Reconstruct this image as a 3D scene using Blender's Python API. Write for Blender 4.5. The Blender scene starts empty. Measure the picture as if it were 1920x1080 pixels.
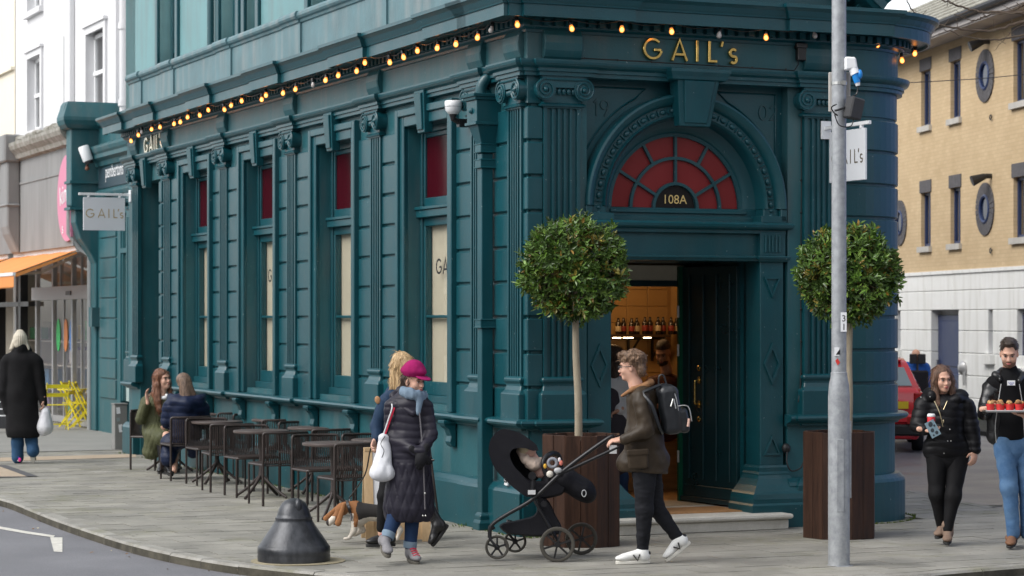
import bpy, bmesh, math, random
import numpy as np
from mathutils import Vector, Matrix, noise
R = math.radians
rnd = random.Random(7)
sc = bpy.context.scene
C = sc.collection
# ------------------------------------------------------------------ camera, world, sun, exposure
FPX, HX, HY, HC = 4400.0, 960.0, 597.0, 2.05
cam = bpy.data.objects.new('camera', bpy.data.cameras.new('camera'))
C.objects.link(cam)
sc.camera = cam
cam.location = (0, 0, HC)
cam.rotation_euler = (R(90), 0, 0)
cam.data.sensor_width = 36.0
cam.data.lens = 36.0 * FPX / 1920.0
cam.data.shift_y = (HY - 540.0) / 1920.0
cam.data.clip_end = 2000
cam.data.clip_start = 0.5
cam.data.dof.use_dof = True
cam.data.dof.focus_distance = 20.6
cam.data.dof.aperture_fstop = 4.0
SUN_EL, SUN_AZ = R(44), R(-114)      # azimuth from +Y (north), clockwise; the light comes over the left shoulder
world = bpy.data.worlds.new('World')
sc.world = world
world.use_nodes = True
wn = world.node_tree
wn.nodes.clear()
sky = wn.nodes.new('ShaderNodeTexSky')
sky.sky_type = 'NISHITA'
sky.sun_disc = False
sky.sun_elevation = SUN_EL
sky.sun_rotation = SUN_AZ
sky.air_density = 1.0
sky.dust_density = 1.5
sky.ozone_density = 1.0
hs = wn.nodes.new('ShaderNodeHueSaturation')
hs.inputs['Saturation'].default_value = 0.22
bg = wn.nodes.new('ShaderNodeBackground')
bg.inputs['Strength'].default_value = 0.15
wo = wn.nodes.new('ShaderNodeOutputWorld')
wn.links.new(sky.outputs[0], hs.inputs['Color'])
wn.links.new(hs.outputs[0], bg.inputs[0])
wn.links.new(bg.outputs[0], wo.inputs[0])
sun = bpy.data.objects.new('sun', bpy.data.lights.new('sun', 'SUN'))
C.objects.link(sun)
sun.data.energy = 1.35
sun.data.angle = R(45)
sun.data.color = (1.0, 0.965, 0.92)
sd = Vector((math.sin(SUN_AZ) * math.cos(SUN_EL), math.cos(SUN_AZ) * math.cos(SUN_EL), math.sin(SUN_EL)))
sun.rotation_euler = sd.to_track_quat('Z', 'Y').to_euler()
sc.view_settings.view_transform = 'Standard'
sc.view_settings.look = 'None'
sc.view_settings.exposure = 0.85
sc.view_settings.gamma = 1.0
# ------------------------------------------------------------------ place frames
TH = math.atan(1920 / FPX)
CS, SN = math.cos(TH), math.sin(TH)
KX, KY = 32 / FPX * 22.1, 22.1
def W(u, v, z=0.0):
 "corner-building frame -> world: u runs along the entrance front, v back along the long side"
 return Vector((KX + CS * u - SN * v, KY + SN * u + CS * v, z))
def L(X, Y):
 dx, dy = X - KX, Y - KY
 return (CS * dx + SN * dy, -SN * dx + CS * dy)
def P(px, py, Y):
 "point seen in direction px, py at distance Y"
 return Vector(((px - HX) * Y / FPX, Y, HC - (py - HY) * Y / FPX))
def G(px, py, z=0.0):
 Y = FPX * (HC - z) / (py - HY)
 return Vector(((px - HX) * Y / FPX, Y, z))
def VX(x, u=0.0):
 t = (x - HX) / FPX
 return (KX + CS * u - t * (KY + SN * u)) / (SN + CS * t)
def UX(x, v=0.0):
 t = (x - HX) / FPX
 return (t * (KY + CS * v) - KX + SN * v) / (CS - SN * t)
def ZY(y, u, v):
 return HC - (y - HY) * (KY + SN * u + CS * v) / FPX
# ------------------------------------------------------------------ materials
MATS = {}
def lin(c):
 return tuple((x / 12.92 if x <= .04045 else ((x + .055) / 1.055) ** 2.4) for x in (v / 255 for v in c))
def mat(name, col, rough=0.5, metal=0.0, var=0.12, vscale=3.0, bump=0.0, bscale=60.0, spec=0.5, stretch=None,
col2=None, emit=None, estr=1.0, coat=0.0, trans=0.0, alpha=1.0, rvar=0.1, sheen=0.0, attr=None, grime=0.0, bdist=0.004, chips=0.0, ramp=(.3, .7)):
 if name in MATS:
  return MATS[name]
 m = bpy.data.materials.new(name)
 m.use_nodes = True
 nt = m.node_tree
 N, K = nt.nodes, nt.links
 b = N['Principled BSDF']
 b.inputs['Roughness'].default_value = rough
 b.inputs['Metallic'].default_value = metal
 b.inputs['Specular IOR Level'].default_value = spec
 b.inputs['Coat Weight'].default_value = coat
 b.inputs['Transmission Weight'].default_value = trans
 b.inputs['Alpha'].default_value = alpha
 b.inputs['Sheen Weight'].default_value = sheen
 c1 = tuple(col) + (1,)
 tc = N.new('ShaderNodeNewGeometry')
 mp = N.new('ShaderNodeMapping')
 K.new(tc.outputs['Position'], mp.inputs[0])
 if stretch:
  mp.inputs['Scale'].default_value = stretch
 if var > 0 or col2:
  n = N.new('ShaderNodeTexNoise')
  n.inputs['Scale'].default_value = vscale
  n.inputs['Detail'].default_value = 6
  n.inputs['Roughness'].default_value = 0.65
  K.new(mp.outputs[0], n.inputs['Vector'])
  rmp = N.new('ShaderNodeValToRGB')
  rmp.color_ramp.elements[0].position = ramp[0]
  rmp.color_ramp.elements[1].position = ramp[1]
  if col2:
   rmp.color_ramp.elements[0].color = c1
   rmp.color_ramp.elements[1].color = tuple(col2) + (1,)
  else:
   rmp.color_ramp.elements[0].color = tuple(x * (1 - var) for x in col) + (1,)
   rmp.color_ramp.elements[1].color = tuple(min(1, x * (1 + var)) for x in col) + (1,)
  K.new(n.outputs[0], rmp.inputs[0])
  out = rmp.outputs[0]
  if chips > 0:
   cn = N.new('ShaderNodeTexNoise')
   cn.inputs['Scale'].default_value = 26
   cn.inputs['Detail'].default_value = 3
   K.new(tc.outputs['Position'], cn.inputs['Vector'])
   cr = N.new('ShaderNodeValToRGB')
   cr.color_ramp.elements[0].position = .735
   cr.color_ramp.elements[0].color = (0, 0, 0, 1)
   cr.color_ramp.elements[1].position = .75
   cr.color_ramp.elements[1].color = (chips, chips, chips, 1)
   K.new(cn.outputs[0], cr.inputs[0])
   mx = N.new('ShaderNodeMix')
   mx.data_type = 'RGBA'
   K.new(cr.outputs[0], mx.inputs[0])
   K.new(out, mx.inputs[6])
   mx.inputs[7].default_value = (.30, .36, .36, 1)
   out = mx.outputs[2]
  if attr:
   at = N.new('ShaderNodeAttribute')
   at.attribute_name = attr
   mx = N.new('ShaderNodeMix')
   mx.data_type = 'RGBA'
   mx.blend_type = 'MULTIPLY'
   mx.inputs[0].default_value = 1.0
   K.new(out, mx.inputs[6])
   K.new(at.outputs['Color'], mx.inputs[7])
   out = mx.outputs[2]
  if grime > 0:
   gn = N.new('ShaderNodeTexNoise')
   gn.inputs['Scale'].default_value = 1.0
   gn.inputs['Detail'].default_value = 8
   gm = N.new('ShaderNodeMapping')
   gm.inputs['Scale'].default_value = (5, 5, 0.7)
   K.new(tc.outputs['Position'], gm.inputs[0])
   K.new(gm.outputs[0], gn.inputs['Vector'])
   gr = N.new('ShaderNodeValToRGB')
   gr.color_ramp.elements[0].position = 0.48
   gr.color_ramp.elements[0].color = (0, 0, 0, 1)
   gr.color_ramp.elements[1].position = 0.72
   gr.color_ramp.elements[1].color = (grime, grime, grime, 1)
   K.new(gn.outputs[0], gr.inputs[0])
   mx = N.new('ShaderNodeMix')
   mx.data_type = 'RGBA'
   K.new(gr.outputs[0], mx.inputs[0])
   K.new(out, mx.inputs[6])
   g0 = sum(col) / 3
   mx.inputs[7].default_value = (g0 * 1.5 + .02, g0 * 1.55 + .02, g0 * 1.5 + .02, 1) if g0 < .2 else (g0 * .6, g0 * .58, g0 * .5, 1)
   out = mx.outputs[2]
  K.new(out, b.inputs['Base Color'])
  if rvar > 0:
   mr = N.new('ShaderNodeMapRange')
   mr.inputs[3].default_value = max(0, rough - rvar)
   mr.inputs[4].default_value = min(1, rough + rvar)
   K.new(n.outputs[0], mr.inputs[0])
   K.new(mr.outputs[0], b.inputs['Roughness'])
 else:
  b.inputs['Base Color'].default_value = c1
 if bump > 0:
  n2 = N.new('ShaderNodeTexNoise')
  n2.inputs['Scale'].default_value = bscale
  n2.inputs['Detail'].default_value = 5
  K.new(mp.outputs[0], n2.inputs['Vector'])
  bp = N.new('ShaderNodeBump')
  bp.inputs['Strength'].default_value = bump
  bp.inputs['Distance'].default_value = bdist
  K.new(n2.outputs[0], bp.inputs['Height'])
  K.new(bp.outputs[0], b.inputs['Normal'])
 if emit:
  b.inputs['Emission Color'].default_value = tuple(emit) + (1,)
  b.inputs['Emission Strength'].default_value = estr
 MATS[name] = m
 return m
def glassy(name, tint=(1, 1, 1), rough=0.02, refl=1.0):
 "window glass: clear with Fresnel reflection"
 m = bpy.data.materials.new(name)
 m.use_nodes = True
 nt = m.node_tree
 nt.nodes.clear()
 o = nt.nodes.new('ShaderNodeOutputMaterial')
 t = nt.nodes.new('ShaderNodeBsdfTransparent')
 t.inputs[0].default_value = tuple(tint) + (1,)
 g = nt.nodes.new('ShaderNodeBsdfGlossy')
 g.inputs['Roughness'].default_value = rough
 f = nt.nodes.new('ShaderNodeFresnel')
 f.inputs[0].default_value = 1.5
 mu = nt.nodes.new('ShaderNodeMath')
 mu.operation = 'MULTIPLY'
 mu.inputs[1].default_value = refl
 x = nt.nodes.new('ShaderNodeMixShader')
 ge = nt.nodes.new('ShaderNodeNewGeometry')
 inv = nt.nodes.new('ShaderNodeMath')
 inv.operation = 'SUBTRACT'
 inv.inputs[0].default_value = 1
 nt.links.new(ge.outputs['Backfacing'], inv.inputs[1])
 m3 = nt.nodes.new('ShaderNodeMath')
 m3.operation = 'MULTIPLY'
 nt.links.new(f.outputs[0], mu.inputs[0])
 nt.links.new(mu.outputs[0], m3.inputs[0])
 nt.links.new(inv.outputs[0], m3.inputs[1])
 nt.links.new(m3.outputs[0], x.inputs[0])
 nt.links.new(t.outputs[0], x.inputs[1])
 nt.links.new(g.outputs[0], x.inputs[2])
 nt.links.new(x.outputs[0], o.inputs[0])
 MATS[name] = m
 return m
TEAL = (.004, .062, .078)
teal = mat('teal_paint', TEAL, rough=.34, var=.12, vscale=2.2, bump=.35, bscale=55, grime=.12, rvar=.14, chips=.7)
teal_wall = mat('teal_render', (.012, .088, .104), rough=.48, var=.14, vscale=1.5, bump=.45, bscale=38, grime=.35, rvar=.14, chips=.6)
teal_pale = mat('faded_teal_render', (.125, .265, .28), rough=.5, var=.12, vscale=1.2, bump=.4, bscale=38, grime=.3, chips=.3)  # paler teal for the upper wall and corner drums
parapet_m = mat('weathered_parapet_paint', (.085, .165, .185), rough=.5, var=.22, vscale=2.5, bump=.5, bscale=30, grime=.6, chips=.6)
teal_door = mat('teal_door_paint', (.006, .032, .038), rough=.3, var=.08, bump=.12, bscale=30)
green_edge = mat('green_edge_paint', (.004, .075, .04), rough=.3, var=.1)
red_film = mat('red_film', (.042, .001, .005), rough=.2, var=.05, spec=.12)
red_fan = mat('red_fan_film', (.22, .022, .025), rough=.16, var=.06, spec=.5)
blind = mat('cream_blind', (.43, .39, .29), rough=.8, var=.05, bump=.1, bscale=120)
glass = glassy('window_glass')
brass = mat('brass', (.75, .52, .17), rough=.22, metal=1.0, var=.15, vscale=25)
gold_flat = mat('gold_print', (.45, .33, .14), rough=.4, var=0)
white_paint = mat('white_paint', (.78, .79, .80), rough=.4, var=.04)
black_iron = mat('black_iron', (.012, .012, .013), rough=.5, var=.2, bump=.2, bscale=70)
black_plastic = mat('black_plastic', (.015, .015, .016), rough=.35, var=.1)
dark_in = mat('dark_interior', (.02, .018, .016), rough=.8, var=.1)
# ------------------------------------------------------------------ mesh helpers
def tag(o, label=None, cat=None, group=None, kind=None):
 if label: o['label'] = label
 if cat: o['category'] = cat
 if group: o['group'] = group
 if kind: o['kind'] = kind
 return o
def empty(name, loc=(0, 0, 0), rz=0.0, **k):
 o = bpy.data.objects.new(name, None)
 C.objects.link(o)
 o.location = loc
 o.rotation_euler = (0, 0, rz)
 o.empty_display_size = .1
 return tag(o, **k)
def inst(me, name, parent=None, loc=(0, 0, 0), rot=(0, 0, 0), scale=(1, 1, 1), bevel=0, **k):
 o = bpy.data.objects.new(name, me)
 C.objects.link(o)
 if parent is not None: o.parent = parent
 o.location = loc
 o.rotation_euler = rot
 o.scale = scale
 if bevel: bev(o, bevel)
 return tag(o, **k)
def bev(o, w, seg=1):
 md = o.modifiers.new('bevel', 'BEVEL')
 md.width = w
 md.segments = seg
 md.limit_method = 'ANGLE'
 md.angle_limit = R(40)
 md.use_clamp_overlap = True
class MB:
 def __init__(s):
  s.v, s.f, s.m, s.cur = [], [], [], 0
 def add(s, vs, fs):
  n = len(s.v)
  s.v += [tuple(q) for q in vs]
  s.f += [tuple(i + n for i in f) for f in fs]
  s.m += [s.cur] * len(fs)
  return s
 def box(s, x0, y0, z0, x1, y1, z1):
  x0, x1 = sorted((x0, x1)); y0, y1 = sorted((y0, y1)); z0, z1 = sorted((z0, z1))
  return s.add([(x0, y0, z0), (x1, y0, z0), (x1, y1, z0), (x0, y1, z0), (x0, y0, z1), (x1, y0, z1), (x1, y1, z1), (x0, y1, z1)],
  [(0, 3, 2, 1), (4, 5, 6, 7), (0, 1, 5, 4), (1, 2, 6, 5), (2, 3, 7, 6), (3, 0, 4, 7)])
 def bar(s, a, b, w, d, up=(0, 0, 1)):
  "rectangular bar from a to b, w across, d deep"
  a, b = Vector(a), Vector(b)
  t = (b - a).normalized()
  up = Vector(up)
  if abs(t.dot(up)) > .98: up = Vector((1, 0, 0))
  x = t.cross(up).normalized()
  y = x.cross(t)
  vs = []
  for q in (a, b):
   for i, j in ((-1, -1), (1, -1), (1, 1), (-1, 1)):
    vs.append(q + x * (w / 2 * i) + y * (d / 2 * j))
  return s.add(vs, [(0, 1, 2, 3), (7, 6, 5, 4), (0, 4, 5, 1), (1, 5, 6, 2), (2, 6, 7, 3), (3, 7, 4, 0)])
 def prism(s, poly, axis, a, b):
  "2D polygon extruded along axis 0/1/2 from a to b; poly in the other two axes in order"
  n = len(poly)
  def mk(p, q):
   r = [p[0], p[1]]
   r.insert(axis, q)
   return r
  vs = [mk(p, a) for p in poly] + [mk(p, b) for p in poly]
  fs = [tuple(range(n - 1, -1, -1)), tuple(range(n, 2 * n))]
  for i in range(n):
   j = (i + 1) % n
   fs.append((i, j, j + n, i + n))
  return s.add(vs, fs)
 def sweep(s, path, prof, cap=True):
  "open moulding profile (p outward, z) along a plan path; outward is to the right of travel seen from below"
  n = len(path)
  k = len(prof)
  vs = []
  for i, p in enumerate(path):
   p = Vector(p)
   d0 = (p - Vector(path[i - 1])).normalized() if i else None
   d1 = (Vector(path[i + 1]) - p).normalized() if i < n - 1 else None
   if d0 is None: d0 = d1
   if d1 is None: d1 = d0
   n0, n1 = Vector((d0.y, -d0.x)), Vector((d1.y, -d1.x))
   m = (n0 + n1)
   m = m / max(.3, (1 + n0.dot(n1))) if m.length > 1e-4 else n0
   for q, z in prof:
    vs.append((p.x + m.x * q, p.y + m.y * q, z))
  fs = []
  for i in range(n - 1):
   for j in range(k - 1):
    a = i * k + j
    fs.append((a, a + k, a + k + 1, a + 1))
  if cap:
   fs.append(tuple(range(k - 1, -1, -1)))
   fs.append(tuple((n - 1) * k + j for j in range(k)))
  return s.add(vs, fs)
 def tube(s, pts, r, n=8, cap=True, closed=False):
  pts = [Vector(p) for p in pts]
  m = len(pts)
  rs = r if isinstance(r, (list, tuple)) else [r] * m
  vs = []
  prev = None
  for i, p in enumerate(pts):
   if closed:
    t = pts[(i + 1) % m] - pts[i - 1]
   else:
    t = pts[min(i + 1, m - 1)] - pts[max(i - 1, 0)]
   t.normalize()
   if prev is None:
    a = Vector((0, 0, 1)) if abs(t.z) < .9 else Vector((1, 0, 0))
    x = t.cross(a).normalized()
   else:
    x = (prev - t * prev.dot(t))
    x = x.normalized() if x.length > 1e-6 else t.orthogonal().normalized()
   prev = x
   y = t.cross(x)
   for k in range(n):
    a = 2 * math.pi * k / n
    vs.append(p + (x * math.cos(a) + y * math.sin(a)) * rs[i])
  fs = []
  for i in range(m if closed else m - 1):
   j = (i + 1) % m
   for k in range(n):
    l = (k + 1) % n
    fs.append((i * n + k, i * n + l, j * n + l, j * n + k))
  if cap and not closed:
   fs.append(tuple(range(n - 1, -1, -1)))
   fs.append(tuple((m - 1) * n + k for k in range(n)))
  return s.add(vs, fs)
 def lathe(s, prof, c=(0, 0, 0), n=24, M=None):
  vs, fs = [], []
  k = len(prof)
  c = Vector(c)
  for i in range(n):
   a = 2 * math.pi * i / n
   for r, z in prof:
    q = Vector((r * math.cos(a), r * math.sin(a), z))
    if M is not None: q = M @ q
    vs.append(c + q)
  for i in range(n):
   j = (i + 1) % n
   for q in range(k - 1):
    fs.append((i * k + q, j * k + q, j * k + q + 1, i * k + q + 1))
  if prof[0] == prof[-1]: return s.add(vs, fs)
  if prof[0][0] > 1e-4: fs.append(tuple(i * k for i in range(n - 1, -1, -1)))
  if prof[-1][0] > 1e-4: fs.append(tuple(i * k + k - 1 for i in range(n)))
  return s.add(vs, fs)
 def ball(s, c, r, n=10, m=7, M=None):
  rr = r if isinstance(r, (list, tuple)) else (r, r, r)
  c = Vector(c)
  vs, fs = [], []
  for j in range(m + 1):
   b = math.pi * j / m
   for i in range(n):
    a = 2 * math.pi * i / n
    q = Vector((rr[0] * math.sin(b) * math.cos(a), rr[1] * math.sin(b) * math.sin(a), -rr[2] * math.cos(b)))
    if M is not None: q = M @ q
    vs.append(c + q)
  for j in range(m):
   for i in range(n):
    k = (i + 1) % n
    fs.append((j * n + i, j * n + k, (j + 1) * n + k, (j + 1) * n + i))
  return s.add(vs, fs)
 def build(s, name, m, parent=None, loc=None, smooth=False, bevel=0, rot=None, **k):
  me = s.mesh(name, m, smooth)
  return inst(me, name, parent, loc or (0, 0, 0), rot or (0, 0, 0), (1, 1, 1), bevel, **k)
 def mesh(s, name, m, smooth=False):
  me = bpy.data.meshes.new(name)
  me.from_pydata(s.v, [], s.f)
  for q in (m if isinstance(m, (list, tuple)) else [m]):
   me.materials.append(q)
  if isinstance(m, (list, tuple)) and len(m) > 1:
   me.polygons.foreach_set('material_index', s.m)
  if smooth:
   me.polygons.foreach_set('use_smooth', [True] * len(me.polygons))
  bm = bmesh.new()
  bm.from_mesh(me)
  bmesh.ops.remove_doubles(bm, verts=bm.verts, dist=1e-5)
  bmesh.ops.recalc_face_normals(bm, faces=bm.faces)
  bm.to_mesh(me)
  bm.free()
  if smooth:
   try:
    me.set_sharp_from_angle(angle=R(48))
   except Exception:
    pass
  me.update()
  return me
def arc(cx, cy, r, a0, a1, n):
 return [(cx + r * math.cos(R(a0 + (a1 - a0) * i / n)), cy + r * math.sin(R(a0 + (a1 - a0) * i / n))) for i in range(n + 1)]
def smooth_path(pts, n=6):
 "Catmull-Rom through 3D points"
 pts = [Vector(p) for p in pts]
 out = []
 for i in range(len(pts) - 1):
  p0, p1, p2, p3 = pts[max(i - 1, 0)], pts[i], pts[i + 1], pts[min(i + 2, len(pts) - 1)]
  for k in range(n):
   t = k / n
   out.append(.5 * ((2 * p1) + (p2 - p0) * t + (2 * p0 - 5 * p1 + 4 * p2 - p3) * t * t + (3 * p1 - p0 - 3 * p2 + p3) * t ** 3))
 out.append(pts[-1])
 return out
def stroke(pts, w):
 pts = [Vector((p[0], p[1])) for p in pts]
 Lf, Rt = [], []
 for i, p in enumerate(pts):
  d0 = (p - pts[i - 1]).normalized() if i else (pts[1] - p).normalized()
  d1 = (pts[i + 1] - p).normalized() if i < len(pts) - 1 else d0
  n0, n1 = Vector((-d0.y, d0.x)), Vector((-d1.y, d1.x))
  m = (n0 + n1) / max(.4, 1 + n0.dot(n1))
  Lf.append(p + m * w / 2)
  Rt.append(p - m * w / 2)
 return Lf, Rt
def glyph(ch, w=.115):
 "list of centre-line strokes and the advance of a geometric sans letter"
 c = w / 2
 if ch == 'G': return [arc(.5, .5, .5 - c, 42, 352, 26), [(.99 - c, .46), (.56, .46)]], 1.17
 if ch == 'A': return [[(c * .6, 0), (.42, 1 - c * .2), (.84 - c * .6, 0)], [(.17, .3), (.67, .3)]], .99
 if ch == 'I': return [[(c, 0), (c, 1)]], .36
 if ch == 'L': return [[(c, 1), (c, c), (.46, c)]], .56
 if ch == "'": return [[(.12, 1.03), (.05, .76)]], .17
 if ch == 's': return [arc(.2, .44, .15, 35, 250, 10) + arc(.2, .17, .15, 70, -145, 10)[1:]], .5
 if ch == '1': return [[(.12, .82), (.3, 1), (.3, 0)]], .55
 if ch == '9': return [arc(.3, .7, .26, 0, 360, 18), [(.55, .66), (.5, .35), (.3, 0)]], .78
 if ch == '0': return [[(.32 + .27 * math.cos(R(a)), .5 + .45 * math.sin(R(a))) for a in range(0, 361, 20)]], .78
 if ch == '2': return [arc(.3, .7, .25, 160, -35, 10) + [(.06, .06), (.6, .06)]], .78
 if ch == '8': return [arc(.3, .74, .21, 0, 360, 14), arc(.3, .27, .25, 0, 360, 14)], .74
 if ch == '3': return [arc(.26, .73, .22, 150, -80, 10) + arc(.26, .27, .24, 80, -150, 10)[1:]], .7
 return [], .4
def lettering(mb, text, x, z, h, w=.115, depth=.02, y0=0.0, M=None, gap=0.0):
 "raised letters in the x/z plane facing -y (through M if given)"
 for ch in text:
  st, adv = glyph(ch, w)
  for pts in st:
   a, b = stroke(pts, w)
   poly = a + b[::-1]
   n = len(a)
   vs = []
   for yy in (y0, y0 - depth):
    for q in a + b:
     p = Vector((x + q.x * h, yy, z + q.y * h))
     vs.append(M @ p if M is not None else p)
   fs = []
   for i in range(n - 1):
    fs.append((i, i + 1, n + i + 1, n + i))
    o = 2 * n
    fs.append((o + i, o + n + i, o + n + i + 1, o + i + 1))
    fs.append((i, o + i, o + i + 1, i + 1))
    fs.append((n + i, n + i + 1, o + n + i + 1, o + n + i))
   fs.append((0, n, 3 * n, 2 * n))
   fs.append((n - 1, 3 * n - 1, 4 * n - 1, 2 * n - 1))
   mb.add(vs, fs)
  x += adv * h + gap
 return x
def text_obj(txt, name, m, parent, M, size, xs=1.0, extrude=.001, align='LEFT'):
 cu = bpy.data.curves.new(name, 'FONT')
 cu.body = txt
 cu.size = size
 cu.extrude = extrude
 cu.align_x = align
 cu.resolution_u = 3
 o = bpy.data.objects.new(name, cu)
 C.objects.link(o)
 dg = bpy.context.evaluated_depsgraph_get()
 me = bpy.data.meshes.new_from_object(o.evaluated_get(dg))
 bpy.data.objects.remove(o)
 me.transform(Matrix.Diagonal((xs, 1, 1, 1)))
 me.transform(M)
 me.materials.clear()
 me.materials.append(m)
 return inst(me, name, parent)
def attr_tint(me, vals):
 a = me.color_attributes.new('tint', 'FLOAT_COLOR', 'CORNER')
 out = []
 for p, t in zip(me.polygons, vals):
  out += list(t) * p.loop_total
 a.data.foreach_set('color', out)
# ------------------------------------------------------------------ ground, road, kerb, pavement
def gmat(name, col, col2, rough, vscale, bump, bscale, attr=None, rvar=.15, spec=.4, speck=0.0, moss=0.0):
 m = mat(name, col, rough=rough, col2=col2, vscale=vscale, bump=bump, bscale=bscale, attr=attr, rvar=rvar, spec=spec, bdist=.006)
 nt = m.node_tree
 b = nt.nodes['Principled BSDF']
 src = b.inputs['Base Color'].links[0].from_socket
 if speck:
  n = nt.nodes.new('ShaderNodeTexNoise')
  n.inputs['Scale'].default_value = 220
  n.inputs['Detail'].default_value = 2
  tc = nt.nodes.new('ShaderNodeNewGeometry')
  nt.links.new(tc.outputs['Position'], n.inputs['Vector'])
  r = nt.nodes.new('ShaderNodeValToRGB')
  r.color_ramp.elements[0].position = .35
  r.color_ramp.elements[0].color = (1 - speck,) * 3 + (1,)
  r.color_ramp.elements[1].position = .7
  r.color_ramp.elements[1].color = (1 + speck * 1.6,) * 3 + (1,)
  nt.links.new(n.outputs[0], r.inputs[0])
  x = nt.nodes.new('ShaderNodeMix')
  x.data_type = 'RGBA'
  x.blend_type = 'MULTIPLY'
  x.inputs[0].default_value = 1
  nt.links.new(src, x.inputs[6])
  nt.links.new(r.outputs[0], x.inputs[7])
  src = x.outputs[2]
  nt.links.new(src, b.inputs['Base Color'])
 if moss:
  n = nt.nodes.new('ShaderNodeTexNoise')
  n.inputs['Scale'].default_value = .9
  n.inputs['Detail'].default_value = 10
  n.inputs['Roughness'].default_value = .75
  tc = nt.nodes.new('ShaderNodeNewGeometry')
  nt.links.new(tc.outputs['Position'], n.inputs['Vector'])
  r = nt.nodes.new('ShaderNodeValToRGB')
  r.color_ramp.elements[0].position = .53
  r.color_ramp.elements[0].color = (0, 0, 0, 1)
  r.color_ramp.elements[1].position = .66
  r.color_ramp.elements[1].color = (moss,) * 3 + (1,)
  nt.links.new(n.outputs[0], r.inputs[0])
  x = nt.nodes.new('ShaderNodeMix')
  x.data_type = 'RGBA'
  nt.links.new(r.outputs[0], x.inputs[0])
  nt.links.new(src, x.inputs[6])
  x.inputs[7].default_value = (.15, .15, .06, 1)
  nt.links.new(x.outputs[2], b.inputs['Base Color'])
 return m
m_asphalt = gmat('asphalt', (.13, .13, .142), (.20, .20, .215), .6, .8, .8, 90, speck=.3, spec=.4, rvar=.2)
m_asphalt_wet = gmat('wet_asphalt', (.075, .075, .085), (.15, .15, .16), .38, .7, .5, 70, speck=.3, rvar=.3)
m_slab = gmat('paving_slab', (.185, .180, .158), (.315, .302, .265), .75, 1.3, .5, 60, attr='tint', speck=.16, moss=.4)
m_slab_o = gmat('paving_slab_single', (.185, .180, .158), (.315, .302, .265), .75, 1.3, .5, 60, speck=.16, moss=.4)
m_joint = gmat('joint_sand', (.12, .115, .09), (.20, .19, .14), .9, 5, .6, 80)
m_kerb = gmat('kerb_granite', (.20, .19, .165), (.34, .33, .30), .75, 4, .6, 50, speck=.25, moss=.6)
m_kerbf = gmat('kerb_dirty_face', (.035, .032, .022), (.11, .10, .075), .9, 5, .6, 50, speck=.25)
m_tactile = gmat('buff_paving', (.36, .28, .20), (.44, .36, .27), .8, 2, .4, 50, speck=.1)
m_line = mat('road_paint', (.62, .60, .54), rough=.6, var=.25, vscale=14, bump=.3, bscale=80)
def vary_by_object(m, amt=.12):
 nt = m.node_tree
 b = nt.nodes['Principled BSDF']
 src = b.inputs['Base Color'].links[0].from_socket
 oi = nt.nodes.new('ShaderNodeObjectInfo')
 mr = nt.nodes.new('ShaderNodeMapRange')
 mr.inputs[3].default_value = 1 - amt
 mr.inputs[4].default_value = 1 + amt
 nt.links.new(oi.outputs['Random'], mr.inputs[0])
 x = nt.nodes.new('ShaderNodeVectorMath')
 x.operation = 'SCALE'
 nt.links.new(src, x.inputs[0])
 nt.links.new(mr.outputs[0], x.inputs['Scale'])
 nt.links.new(x.outputs[0], b.inputs['Base Color'])
vary_by_object(m_slab_o, .11)
vary_by_object(m_kerb, .1)
ROADZ = -.085
mb = MB()
mb.add([(-300, -60, ROADZ), (300, -60, ROADZ), (300, 500, ROADZ), (-300, 500, ROADZ)], [(0, 1, 2, 3)])
mb.build('road', m_asphalt, kind='structure')
kp = [(-260, 870), (-130, 900), (0, 935), (31, 945), (107, 975), (205, 1007.5), (271, 1026), (340, 1041), (436, 1057), (560, 1071), (700, 1081), (850, 1087), (1000, 1089), (1200, 1090),
(1450, 1087), (1695, 1079), (1785, 1071), (1920, 1060), (2050, 1048)]
kerb_pts = [G(x, y) for x, y in kp]
k0 = kerb_pts[0]
far = [W(-3.75, 60), W(-3.75, 30)]
kerb_line = [Vector((p.x, p.y)) for p in far] + [Vector((p.x, p.y)) for p in kerb_pts] + [Vector((9, 23.2)), Vector((16, 27.5))]
kl = [Vector((p.x, p.y)) for p in smooth_path([(p.x, p.y, 0) for p in kerb_line], 5)]
inner = []
KW = .15
for i, p in enumerate(kl):
 d = (kl[min(i + 1, len(kl) - 1)] - kl[max(i - 1, 0)]).normalized()
 inner.append(p + Vector((-d.y, d.x)) * KW)      # towards the building
right_edge = [Vector((18, 31)), Vector((9.5, 27.6)), Vector((G(1920, 957).x, G(1920, 957).y)), Vector((G(1850, 953).x, G(1850, 953).y)), Vector((G(1770, 938).x, G(1770, 938).y)),
Vector((G(1702, 921).x, G(1702, 921).y)), Vector(W(5.9, 3.5).xy), Vector(W(6.2, 12).xy), Vector(W(6.2, 40).xy)]
pave_poly = [Vector(q) for q in inner] + right_edge + [Vector(W(2.0, 60).xy)]
mb = MB()
mb.add([(p.x, p.y, -.012) for p in pave_poly], [tuple(range(len(pave_poly)))])
pv = mb.build('pavement', m_joint, kind='structure')
def clip(poly, q):
 "clip polygon by convex polygon q"
 out = poly
 n = len(q)
 for i in range(n):
  a, b = q[i], q[(i + 1) % n]
  e = b - a
  res = []
  m = len(out)
  for j in range(m):
   p, r = out[j], out[(j + 1) % m]
   sp, sr = e.x * (p.y - a.y) - e.y * (p.x - a.x), e.x * (r.y - a.y) - e.y * (r.x - a.x)
   if sp >= 0: res.append(p)
   if (sp >= 0) != (sr >= 0): res.append(p + (r - p) * (sp / (sp - sr)))
  out = res
  if len(out) < 3: return []
 return out
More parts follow.
